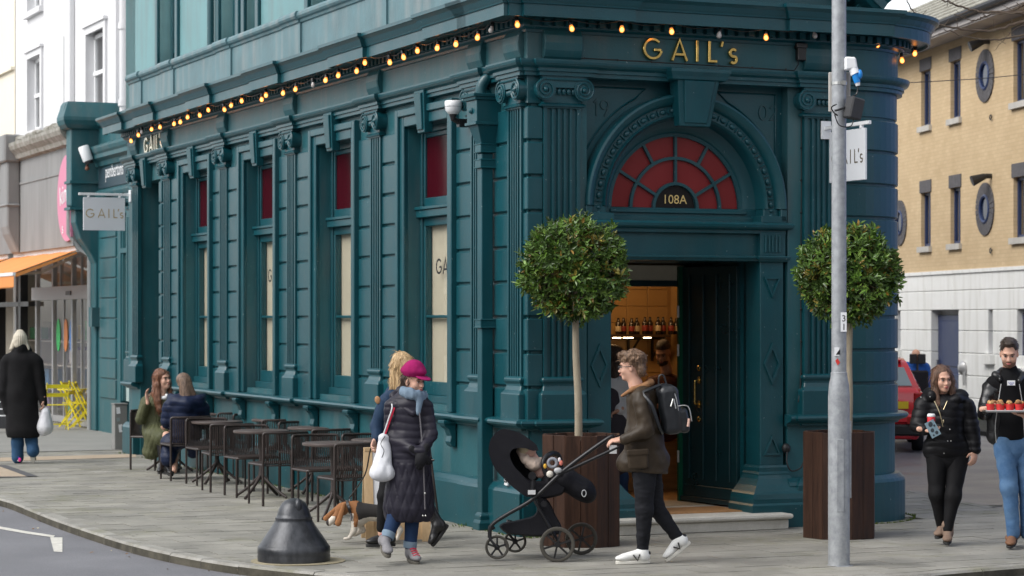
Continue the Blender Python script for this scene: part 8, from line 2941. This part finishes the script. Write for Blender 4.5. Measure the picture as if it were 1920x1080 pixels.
mb = MB(); Mc = Matrix.Rotation(R(-28), 3, 'Y'); vs = [c + Mc @ Vector(q) for q in ((-.045, 0, -.075), (.045, 0, -.075), (.045, 0, .075), (-.045, 0, .075), (-.045, .004, -.075), (.045, .004, -.075), (.045, .004, .075), (-.045, .004, .075))]
mb.add(vs, [(0, 1, 2, 3), (7, 6, 5, 4), (0, 4, 5, 1), (1, 5, 6, 2), (2, 6, 7, 3), (3, 7, 4, 0)])
fl_ = mb.build('flyer', mat('grey_blue_card', (.20, .29, .34), rough=.5, var=.15, vscale=40), label='grey-blue printed card in the hand of the woman in black puffer', cat='card')
mb = MB()
for (x, z, r) in ((0, .045, .02), (-.01, -.01, .016), (.015, -.045, .014), (-.02, -.055, .008), (.025, .02, .009)):
 mb.ball(c + Mc @ Vector((x, -.002, z)), (r, .0015, r * 1.2), 8, 5)
mb.build('card_print', mat('card_ink', (.03, .04, .05), rough=.6, var=0), fl_)
# 7. man with the tray --------------------------------------------------------------
F = Fig(20.9, 'bearded man in open black leather jacket and blue jeans carrying a tray of samples')
F.head(1892, 663, -.04, yaw=-14, pitch=20, sc=1.02, neck=(1893, 700, .02), brow=(.07, .04, .025), jaw=1.06)
F.body.cone(F.p(1893, 715, 0), F.p(1897, 820, 0), .07, .075)
F.body.chain([F.p(1881, 830, 0), F.p(1893, 915, -.04), F.p(1900, 1000, -.02)], [.09, .062, .04])
F.body.chain([F.p(1921, 830, 0), F.p(1925, 915, 0), F.p(1925, 1000, .05)], [.09, .062, .04])
F.hand(F.p(1850, 766, -.28), (.45, -.6, .1), (.2, .1, .9), 1, 18)
F.hand(F.p(1925, 778, -.30), (-.9, -.1, .05), (.1, 0, .95), -1, 14)
F.body.cone(F.p(1950, 790, -.15), F.p(1922, 779, -.3), .042, .03)
F.finish()
turt = cloth('black_jersey', (.004, .004, .005), rough=.9)
S = SDF(.008, .04)
S.cone(F.p(1865, 720, 0), F.p(1922, 720, 0), .08, .08); S.cone(F.p(1894, 730, 0), F.p(1896, 812, 0), .145, .14, .05, ((0, 1, 0), 1.25)); S.chain([F.p(1893, 694, .0), F.p(1893, 706, .0)], [.066, .075]); S.cone(F.p(1880, 815, 0), F.p(1915, 815, 0), .095, .095)
S.fn = folds(.005, 9)
F.part('jumper', S, turt)
lea = mat('black_leather', (.010, .010, .011), rough=.28, var=.15, bump=.4, bscale=25)
S = SDF(.008, .035)
S.cone(F.p(1862, 725, .03), F.p(1925, 725, .03), .085, .085); S.cone(F.p(1866, 735, .0), F.p(1866, 820, .0), .075, .075, .05); S.cone(F.p(1925, 735, .0), F.p(1928, 815, .0), .075, .075, .05)
S.cone(F.p(1894, 735, .08), F.p(1896, 820, .08), .13, .13, .05)
S.cone(F.p(1857, 730, .0), F.p(1846, 775, -.04), .072, .062, .025); S.cone(F.p(1846, 775, -.04), F.p(1848, 768, -.22), .06, .05, .025)
S.cone(F.p(1932, 730, .0), F.p(1950, 785, -.02), .07, .06, .025)
S.chain([F.p(1876, 712, -.09), F.p(1868, 704, .0), F.p(1880, 697, .09), F.p(1908, 697, .09), F.p(1917, 704, 0), F.p(1911, 715, -.09)], [.028, .032, .034, .034, .032, .026], .02)
S.cone(F.p(1894, 700, -.14), F.p(1896, 840, -.16), .085, .095, .015, ((1, 0, 0), 1.1), True)
S.fn = lambda X, Y, Z: .008 * vnoise(X, Y, Z, 11) + .005 * vnoise(X, Y, Z, 24)
F.part('leather_jacket', S, lea)
mb = MB(); mb.tube(smooth_path([F.p(1877, 720, -.13), F.p(1871, 760, -.13), F.p(1866, 800, -.12), F.p(1868, 830, -.1)], 5), .004, 5); mb.tube(smooth_path([F.p(1911, 720, -.13), F.p(1917, 760, -.13), F.p(1920, 800, -.12), F.p(1922, 835, -.1)], 5), .004, 5); mb.build('zip', steel, F.o)
mb = MB(); c = F.p(1896, 718, -.135); mb.box(c.x - .035, c.y, c.z - .022, c.x + .035, c.y + .004, c.z + .022); st = mb.build('name_sticker', white_paint, F.o)
mb = MB(); mb.tube([c + Vector((-.025 + .008 * k, -.002, .006 * (-1) ** k)) for k in range(7)], .0018, 4); mb.tube([c + Vector((-.012, -.002, -.014)), c + Vector((.014, -.002, -.013))], .0016, 4); mb.build('sticker_writing', mat('blue_ink', (.05, .1, .4), rough=.6, var=0), st)
sh = hairmat('short_dark_hair', (.028, .018, .012), (.06, .04, .028))
S = SDF(.006, .02)
S.ell(F.hf(0, .022, .054), (.080, .10, .088), F.hM); S.ell(F.hf(0, -.045, .115), (.050, .045, .028), F.hM); S.box(F.hf(0, -.09, -.05), (.12, .085, .092), .02, F.hM, .015, True); S.box(F.hf(0, -.13, .0), (.055, .085, .083), .02, F.hM, .012, True)
for t in (-1, 1): S.ell(F.hf(t * .08, .005, -.03), (.03, .03, .045), F.hM, .01, True)
S.fn = folds(.004, 40)
_h = F.part('hair', S, sh)
wisps(_h, seed=5, ln=.02, n=160)
S = SDF(.0055, .012)
S.ell(F.hf(0, -.028, -.070), (.0595, .060, .048), F.hM); S.ell(F.hf(0, -.056, -.090), (.034, .0305, .026), F.hM); S.ell(F.hf(0, -.086, -.048), (.026, .0105, .006), F.hM)
S.box(F.hf(0, -.07, .0), (.1, .1, .042), .02, F.hM, .008, True); S.ell(F.hf(0, -.10, -.060), (.022, .014, .011), F.hM, .004, True)
F.part('beard', S, mat('stubble', (.16, .085, .055), rough=.9, var=.2, vscale=60))
S = SDF(.009, .05); S.cone(F.p(1886, 832, 0), F.p(1914, 832, 0), .108, .108); S.cone(F.p(1901, 850, -.02), F.p(1902, 868, -.02), .08, .04)
F.part('trouser_seat', S, denim_l)
for pts in (((1882, 825, 0), (1893, 915, -.05), (1900, 1000, -.02)), ((1918, 825, 0), (1926, 915, 0), (1926, 1000, .05))):
 S = SDF(.008, .04); S.chain([F.p(*q) for q in pts], [.104, .074, .057]); S.fn = lambda X, Y, Z: .006 * vnoise(X, Y, Z * 1.6, 12); F.part('trouser_leg', S, denim_l)
brn = mat('brown_suede_boot', (.14, .065, .035), rough=.8, col2=(.22, .11, .06), vscale=12)
F.shoe(F.p(1904, 1012, .12), F.p(1893, 1029, -.14), brn, sole_d, ank=F.p(1902, 1000, .04), nm='boot', w=1.1, boot=.05)
F.shoe(F.p(1912, 1004, .3), F.p(1890, 1020, .1), brn, sole_d, ank=F.p(1916, 995, .25), nm='boot', w=1.05, boot=.05)
tr = empty('serving_tray', tuple(F.p(1905, 772, -.36)), R(-3), label='steel tray of samples in red paper cups carried by the bearded man', cat='tray')
mb = MB(); mb.box(-.28, -.14, 0, .3, .14, .008); mb.tube([(-.28, -.14, .012), (.3, -.14, .012), (.3, .14, .012), (-.28, .14, .012)], .008, 6, closed=True); mb.build('tray_plate', steel, tr)
redc = mat('red_paper_cup', (.75, .045, .045), rough=.55, var=.04)
past = [mat('pastry', (.45, .22, .07), rough=.7, col2=(.62, .38, .16), vscale=40, bump=.6), mat('dark_pastry', (.22, .10, .04), rough=.7, col2=(.34, .17, .07), vscale=40, bump=.6)]
cl_lab = ['leftmost', 'second from the left', 'third from the left', 'fourth from the left', 'fifth from the left', 'rightmost']
for row in range(2):
 for k in range(6):
  x, y = -.235 + .082 * k + .03 * row, -.08 + .12 * row
  c = Vector(tr.location) + Matrix.Rotation(R(-3), 3, 'Z') @ Vector((x, y, .009))
  b = MB(); b.lathe([(0, 0), (.027, 0), (.036, .060), (.037, .062), (.033, .062), (.03, .03), (0, .03)], (0, 0, 0), 18); b.cur = 1
  rq = random.Random(k + 10 * row)
  for j in range(5): b.ball((rq.uniform(-.02, .02), rq.uniform(-.02, .02), .062 + rq.uniform(0, .02)), (rq.uniform(.014, .024), rq.uniform(.014, .022), rq.uniform(.010, .02)), 8, 6)
  b.build('sample_cup', [redc, past[(k + row) % 2]], loc=tuple(c), smooth=True, label='red sample cup %s in the tray\'s %s row' % (cl_lab[k], ('front', 'rear')[row]), cat='cup', group='red sample cups on the tray')
# 8. woman in black coat and beanie from behind ---------------------------------------
F = Fig(33.2, 'person in long black coat and cream beanie walking away with a white carrier bag')
F.head(38, 640, 0, yaw=178, pitch=0, sc=1.02, neck=(40, 665, 0))
F.body.cone(F.p(40, 675, 0), F.p(42, 790, 0), .07, .075)
F.body.chain([F.p(32, 790, 0), F.p(33, 830, 0), F.p(33, 860, 0)], [.08, .06, .04]); F.body.chain([F.p(52, 790, 0), F.p(60, 825, 0), F.p(62, 850, -.1)], [.08, .06, .04])
F.hand(F.p(82, 752, -.05), (0, -.1, -1), (-.8, 0, 0), 1, 40)
F.finish(.009)
wool = cloth('black_wool_coat', (.007, .007, .008), (.013, .013, .014), rough=.95)
S = SDF(.011, .06)
S.cone(F.p(18, 675, 0), F.p(62, 675, 0), .10, .10); S.cone(F.p(40, 680, 0), F.p(41, 740, 0), .20, .21, .06, ((0, 1, 0), 1.3)); S.cone(F.p(41, 740, 0), F.p(43, 805, 0), .215, .245, .06, ((0, 1, 0), 1.2))
S.cone(F.p(12, 680, 0), F.p(6, 735, -.04), .085, .075, .03); S.cone(F.p(6, 735, -.04), F.p(14, 770, -.05), .075, .06, .03); S.cone(F.p(69, 680, 0), F.p(78, 735, 0), .085, .07, .03); S.cone(F.p(78, 735, 0), F.p(82, 756, -.03), .068, .06, .03)
S.chain([F.p(28, 655, 0), F.p(40, 652, -.06), F.p(52, 655, 0)], [.05, .055, .05])
S.box(F.p(42, 860, 0), (.6, .6, .30), .01, None, .01, True)
S.fn = folds(.009, 5)
F.part('long_coat', S, wool)
knit = cloth('cream_knit', (.50, .45, .36), (.62, .57, .47), rough=.95, bump=.9, bs=70)
S = SDF(.007, .03); S.ell(F.hf(0, .01, .045), (.098, .11, .10), F.hM); S.ell(F.hf(0, .02, .13), (.045, .045, .035), F.hM); S.cone(F.hf(0, .01, -.0), F.hf(0, .01, -.015), .098, .10)
for t in (-1, 1): S.cone(F.hf(t * .085, .02, -.01), F.hf(t * .11, .03, -.10), .028, .034)
S.cone(F.hf(0, .06, -.0), F.hf(0, .07, -.04), .075, .06); S.fn = lambda X, Y, Z: .006 * vnoise(X, Y, Z, 20) + .003 * np.sin(np.arctan2(Y - F.Y, X - F.p(38, 640).x) * 26)
F.part('beanie', S, knit)
for pts, in ((((32, 790, 0), (33, 830, 0), (33, 858, 0)),), (((52, 790, 0), (59, 825, .02), (62, 846, -.08)),)):
 S = SDF(.009, .04); S.chain([F.p(*q) for q in pts], [.10, .085, .085]); S.fn = folds(.005, 9); F.part('trouser_leg', S, cloth('mid_denim', (.02, .06, .13), (.04, .10, .19)))
F.shoe(F.p(34, 865, -.08), F.p(35, 862, .2), mat('blue_trainer', (.03, .05, .5), rough=.5), sole_w, ank=F.p(33, 855, -.02), nm='trainer'); mb = MB(); mb.ball(F.p(37, 862, -.1), (.02, .01, .03)); mb.build('heel_tab', mat('hot_pink', (.8, .04, .3), rough=.5, var=0), F.o)
F.shoe(F.p(58, 842, -.14), F.p(62, 868, -.02), mat('beige_trainer', (.36, .30, .22), rough=.8), sole_w, ank=F.p(62, 842, -.06), nm='trainer')
S = SDF(.009, .03); S.cone(F.p(85, 775, -.05), F.p(85, 800, -.05), .085, .13, .03, ((1, .2, 0), 1.15)); S.box(F.p(85, 845, -.05), (.3, .3, .17), .01, None, .02, True); S.fn = folds(.011, 9)
cbg = inst(S.mesh('carrier_bag', bagm), 'carrier_bag', label='white carrier bag hanging from the hand of the person in black coat', cat='bag')
mb = MB(); mb.tube(smooth_path([F.p(80, 772, -.05), F.p(83, 760, -.07), F.p(88, 772, -.05)], 4), .006, 5); mb.build('handle', bagm, cbg)
# 9. seated woman in green -------------------------------------------------------------
F = Fig(31.3, 'seated woman in green quilted coat talking with one hand raised')
F.head(306, 712, 0, yaw=48, pitch=-8, roll=-6, sc=1.12, neck=(302, 740, 0))
F.body.cone(F.p(295, 752, .05), F.p(288, 808, .1), .07, .075)
F.body.chain([F.p(290, 812, .05), F.p(312, 818, -.35), F.p(306, 878, -.45)], [.09, .065, .04])
F.body.chain([F.p(296, 812, .1), F.p(324, 816, -.15), F.p(326, 876, -.2)], [.09, .065, .04])
F.hand(F.p(276, 748, -.2), (-.1, 0, .95), (.8, -.3, 0), -1, 22)
F.finish(.008)
grn = cloth('olive_quilt', (.060, .066, .030), (.095, .10, .052), rough=.6, bump=.2)
S = SDF(.009, .05)
S.cone(F.p(277, 752, .03), F.p(318, 752, .0), .085, .085); S.cone(F.p(296, 762, .05), F.p(291, 805, .08), .165, .18, .06, ((.4, 1, 0), 1.15))
S.cone(F.p(290, 815, .05), F.p(307, 822, -.28), .135, .125, .06); S.cone(F.p(300, 822, -.1), F.p(279, 846, -.05), .13, .09, .06); S.cone(F.p(290, 818, -.1), F.p(286, 848, -.12), .14, .10, .06)
S.cone(F.p(273, 758, .02), F.p(264, 786, -.04), .08, .07, .03); S.cone(F.p(264, 786, -.04), F.p(275, 758, -.16), .068, .055, .03)
S.cone(F.p(322, 758, -.02), F.p(328, 785, -.1), .075, .065, .03); S.cone(F.p(328, 785, -.1), F.p(316, 795, -.3), .06, .05, .03)
S.fn = quilt_diamond(.11, .011, .004, F.p(292, 800).x, F.p(292, 800, 0).y)
F.part('quilted_coat', S, grn)
S = SDF(.007, .02); S.chain([F.p(312, 741, -.1), F.p(322, 750, -.12), F.p(330, 752, -.1)], [.02, .02, .02]); S.ell(F.p(308, 746, -.06), (.05, .05, .03)); F.part('collar', S, white_paint)
rb = hairmat('auburn_hair', (.12, .045, .02), (.24, .10, .05))
S = SDF(.007, .03)
S.ell(F.hf(0, .030, .050), (.098, .112, .102), F.hM); S.chain([F.hf(.0, .09, .02), F.p(292, 738, 0), F.p(299, 768, -.12)], [.07, .06, .045]); S.chain([F.hf(.07, .0, .04), F.hf(.085, .01, -.05), F.p(320, 745, .0)], [.03, .035, .03]); S.chain([F.hf(-.068, -.0, .06), F.hf(-.08, .02, -.05), F.p(297, 752, -.1)], [.025, .035, .04])
S.box(F.hf(0, -.11, -.045), (.056, .065, .10), .03, F.hM, .02, True); S.fn = folds(.007, 20, .22)
_h = F.part('hair', S, rb)
wisps(_h, seed=6)
for pts in (((304, 826, -.25), (306, 874, -.42)), ((320, 822, -.1), (324, 872, -.2))):
 S = SDF(.009, .04); S.chain([F.p(*q) for q in pts], [.08, .05]); F.part('trouser_leg', S, blackk)
F.shoe(F.p(300, 886, -.35), F.p(318, 891, -.5), bootm, sole_d, nm='boot', ank=F.p(306, 872, -.42)); F.shoe(F.p(318, 882, -.12), F.p(336, 886, -.3), bootm, sole_d, nm='boot', ank=F.p(324, 868, -.2))
# 10. seated woman in navy puffer, back to us ---------------------------------------------
F = Fig(29.9, 'seated woman in navy hooded puffer coat with her back to us')
F.head(345, 718, .05, yaw=160, pitch=0, sc=1.0, neck=(346, 742, .02))
F.body.cone(F.p(345, 755, 0), F.p(347, 808, 0), .07, .075)
F.body.chain([F.p(338, 815, .1), F.p(318, 825, .35), F.p(314, 878, .1)], [.09, .065, .04]); F.body.chain([F.p(355, 815, .1), F.p(330, 825, .35), F.p(326, 882, .0)], [.09, .065, .04])
F.hand(F.p(312, 796, .1), (-.5, .4, -.5), (.5, 0, .6), -1, 30)
F.finish(.008)
nvp = cloth('navy_puffer', (.006, .011, .034), (.011, .020, .052), rough=.5, bump=.15)
S = SDF(.009, .045)
S.cone(F.p(322, 762, 0), F.p(372, 762, 0), .10, .10); S.cone(F.p(346, 765, 0), F.p(350, 808, .02), .20, .20, .06, ((0, 1, 0), 1.2))
S.cone(F.p(316, 765, .03), F.p(313, 790, .05), .085, .08, .03); S.cone(F.p(313, 790, .05), F.p(316, 797, .12), .07, .055, .03); S.cone(F.p(380, 765, .02), F.p(384, 795, .1), .085, .07, .03)
S.chain([F.p(320, 745, .06), F.p(330, 752, -.08), F.p(352, 757, -.13), F.p(374, 750, -.06), F.p(380, 745, .06)], [.052, .058, .075, .06, .052]); S.ell(F.p(350, 764, -.1), (.12, .06, .06))
S.cone(F.p(348, 820, .02), F.p(318, 835, .25), .12, .11, .06); S.cone(F.p(320, 830, .2), F.p(315, 860, .05), .12, .10, .06); S.cone(F.p(360, 820, 0), F.p(362, 850, 0), .10, .07, .05)
S.fn = quilt_rows(.085, .007, .009)
F.part('puffer_coat', S, nvp)
S = SDF(.007, .03); S.ell(F.hf(0, .02, .04), (.088, .10, .092), F.hM); S.cone(F.p(345, 712, -.02), F.p(350, 745, -.06), .08, .075); S.cone(F.p(350, 715, -.02), F.p(362, 742, -.03), .06, .045); S.fn = folds(.007, 18, .25)
F.part('hair', S, hairmat('mousy_hair', (.10, .06, .04), (.22, .145, .10)))
F.shoe(F.p(312, 886, .15), F.p(322, 893, -.05), bootm, sole_d, nm='boot', ank=F.p(316, 872, .1), boot=.055); F.shoe(F.p(306, 880, .3), F.p(300, 888, .1), bootm, sole_d, nm='boot', ank=F.p(312, 868, .2), boot=.055)
# 11. staff inside the shop ------------------------------------------------------------------
F = Fig(25.9, 'bearded barista in dark checked shirt looking down behind the counter')
F.head(1243, 662, 0, yaw=-22, pitch=24, sc=1.06, neck=(1250, 695, .03), brow=(.03, .02, .015), skinm=skin2)
F.body.cone(F.p(1250, 715, .05), F.p(1250, 800, .05), .07, .075)
F.hand(F.p(1228, 768, -.15), (-.3, -.4, -.6), (.4, 0, -.4), 1, 30)
F.finish()
S = SDF(.01, .04); S.cone(F.p(1225, 720, .03), F.p(1275, 720, .03), .09, .09); S.cone(F.p(1250, 730, .05), F.p(1250, 800, .05), .17, .17, .05, ((0, 1, 0), 1.2)); S.cone(F.p(1218, 725, .02), F.p(1212, 765, 0), .07, .06); S.cone(F.p(1212, 765, 0), F.p(1226, 768, -.12), .058, .045); S.cone(F.p(1282, 725, .02), F.p(1290, 775, 0), .07, .06); S.fn = folds(.006, 9)
F.part('shirt', S, mat('dark_check_shirt', (.02, .008, .006), rough=.8, col2=(.12, .03, .02), vscale=22, stretch=(1, 1, 3)))
S = SDF(.007, .02); S.ell(F.hf(0, .025, .06), (.08, .10, .082), F.hM); S.box(F.hf(0, -.09, -.045), (.12, .085, .092), .02, F.hM, .015, True); S.ell(F.hf(0, -.035, -.085), (.062, .062, .045), F.hM)
_h = F.part('hair', S, sh)
wisps(_h, seed=7, ln=.02, n=160)
F = Fig(24.4, 'woman in white shirt and dark apron standing just inside the shop door')
F.head(1150, 668, 0, yaw=150, pitch=0, sc=1.0, neck=(1152, 700, 0))
F.body.cone(F.p(1152, 715, 0), F.p(1156, 800, 0), .07, .075); F.body.chain([F.p(1162, 830, 0), F.p(1166, 890, 0), F.p(1168, 935, 0)], [.08, .055, .04]); F.body.chain([F.p(1140, 830, 0), F.p(1138, 890, 0), F.p(1138, 935, 0)], [.08, .055, .04])
F.hand(F.p(1158, 770, -.15), (-.6, -.3, -.3), (.4, 0, -.4), 1, 30)
F.finish()
S = SDF(.009, .04); S.cone(F.p(1132, 715, 0), F.p(1168, 715, 0), .08, .08); S.cone(F.p(1152, 725, 0), F.p(1155, 800, 0), .15, .155, .05, ((0, 1, 0), 1.2)); S.cone(F.p(1172, 722, 0), F.p(1176, 755, -.02), .06, .055); S.cone(F.p(1176, 755, -.02), F.p(1160, 768, -.12), .05, .045); S.fn = folds(.006, 10); F.part('shirt', S, bagm)
S = SDF(.009, .04); S.cone(F.p(1146, 740, -.03), F.p(1150, 820, -.03), .14, .165, .05, ((0, 1, 0), 1.25)); S.cone(F.p(1152, 805, -.01), F.p(1152, 862, -.01), .165, .18, .05, ((0, 1, 0), 1.25)); S.fn = folds(.005, 9); F.part('apron', S, cloth('slate_apron', (.045, .04, .05)))
S = SDF(.007, .03); S.ell(F.hf(0, .02, .04), (.09, .10, .09), F.hM); S.cone(F.p(1150, 668, .02), F.p(1150, 705, -.05), .08, .06); S.cone(F.p(1158, 660, -.02), F.p(1163, 700, -.06), .05, .03); S.fn = folds(.006, 18, .25)
_h = F.part('hair', S, hb)
wisps(_h, seed=8)
for pts in (((1162, 850, 0), (1166, 895, 0), (1168, 932, 0)), ((1140, 850, 0), (1138, 895, 0), (1138, 932, 0))):
 S = SDF(.009, .04); S.chain([F.p(*q) for q in pts], [.08, .065, .055]); F.part('trouser_leg', S, denim)
F.shoe(F.p(1162, 942, .08), F.p(1178, 946, -.12), mat('pink_trainer', (.45, .02, .10), rough=.6), sole_w, nm='trainer', ank=F.p(1168, 932, 0)); F.shoe(F.p(1138, 942, .08), F.p(1140, 946, -.14), MATS['pink_trainer'], sole_w, nm='trainer', ank=F.p(1138, 932, 0))
# 12. wheelchair user beyond the red car -------------------------------------------------------
F = Fig(43.0, 'person in blue jacket seated in a powered wheelchair beyond the red car')
F.head(1717, 668, -.05, yaw=180, sc=1.05, neck=(1717, 690, 0), skinm=skin2)
F.body.cone(F.p(1717, 695, 0), F.p(1717, 750, 0), .07, .075); F.body.chain([F.p(1708, 752, 0), F.p(1706, 755, .45), F.p(1706, 795, .5)], [.09, .07, .04]); F.body.chain([F.p(1726, 752, 0), F.p(1728, 755, .45), F.p(1728, 795, .5)], [.09, .07, .04])
F.finish(.011)
S = SDF(.012, .05); S.cone(F.p(1701, 690, 0), F.p(1733, 690, 0), .11, .11); S.cone(F.p(1717, 700, 0), F.p(1717, 750, 0), .19, .19, .06, ((0, 1, 0), 1.2)); S.cone(F.p(1698, 695, 0), F.p(1694, 728, .03), .09, .075); S.cone(F.p(1736, 695, 0), F.p(1741, 728, .03), .09, .075); S.cone(F.p(1694, 728, .03), F.p(1700, 735, .3), .07, .05); S.cone(F.p(1741, 728, .03), F.p(1736, 735, .3), .07, .05); S.fn = folds(.008, 7)
F.part('jacket', S, cloth('royal_blue_jacket', (.01, .07, .30), (.02, .11, .42), rough=.7))
c0 = G(1717, 812, -.018)
wc = empty('wheelchair', (F.p(1717, 800).x, 43.0, -.018), 0, label='black powered wheelchair with headrest, seen from behind beyond the red car', cat='wheelchair')
mb = MB(); mb.box(-.2, -.22, .55, .2, -.16, 1.12); mb.build('backrest', fab, wc, bevel=.03)
mb = MB(); mb.box(-.14, -.2, 1.24, -.0 - .01, -.13, 1.42); mb.box(.01, -.2, 1.24, .15, -.13, 1.42); mb.box(-.02, -.19, 1.0, .02, -.17, 1.3); mb.build('headrest', black_plastic, wc, bevel=.02)
mb = MB(); mb.box(-.24, -.2, .45, .24, .4, .55); mb.build('seat', fab, wc, bevel=.02)
mb = MB(); mb.box(-.22, -.15, .15, .22, .35, .45); mb.build('motor_base', black_plastic, wc, bevel=.03)
for s in (-1, 1):
 mb = MB(); mb.box(s * .27, -.1, .68, s * .32, .3, .73); mb.box(s * .28, -.12, .5, s * .31, -.06, .7); mb.build('armrest', black_plastic, wc)
 for y, r in ((-.05, .18), (.38, .11)):
  mb = MB(); mb.lathe([(0, -.04), (r * .9, -.04), (r, -.02), (r, .02), (r * .9, .04), (0, .04)], (s * .29, y, r), 20, Matrix.Rotation(R(90), 3, 'Y')); mb.build('wheel', tyrem, wc, smooth=True)
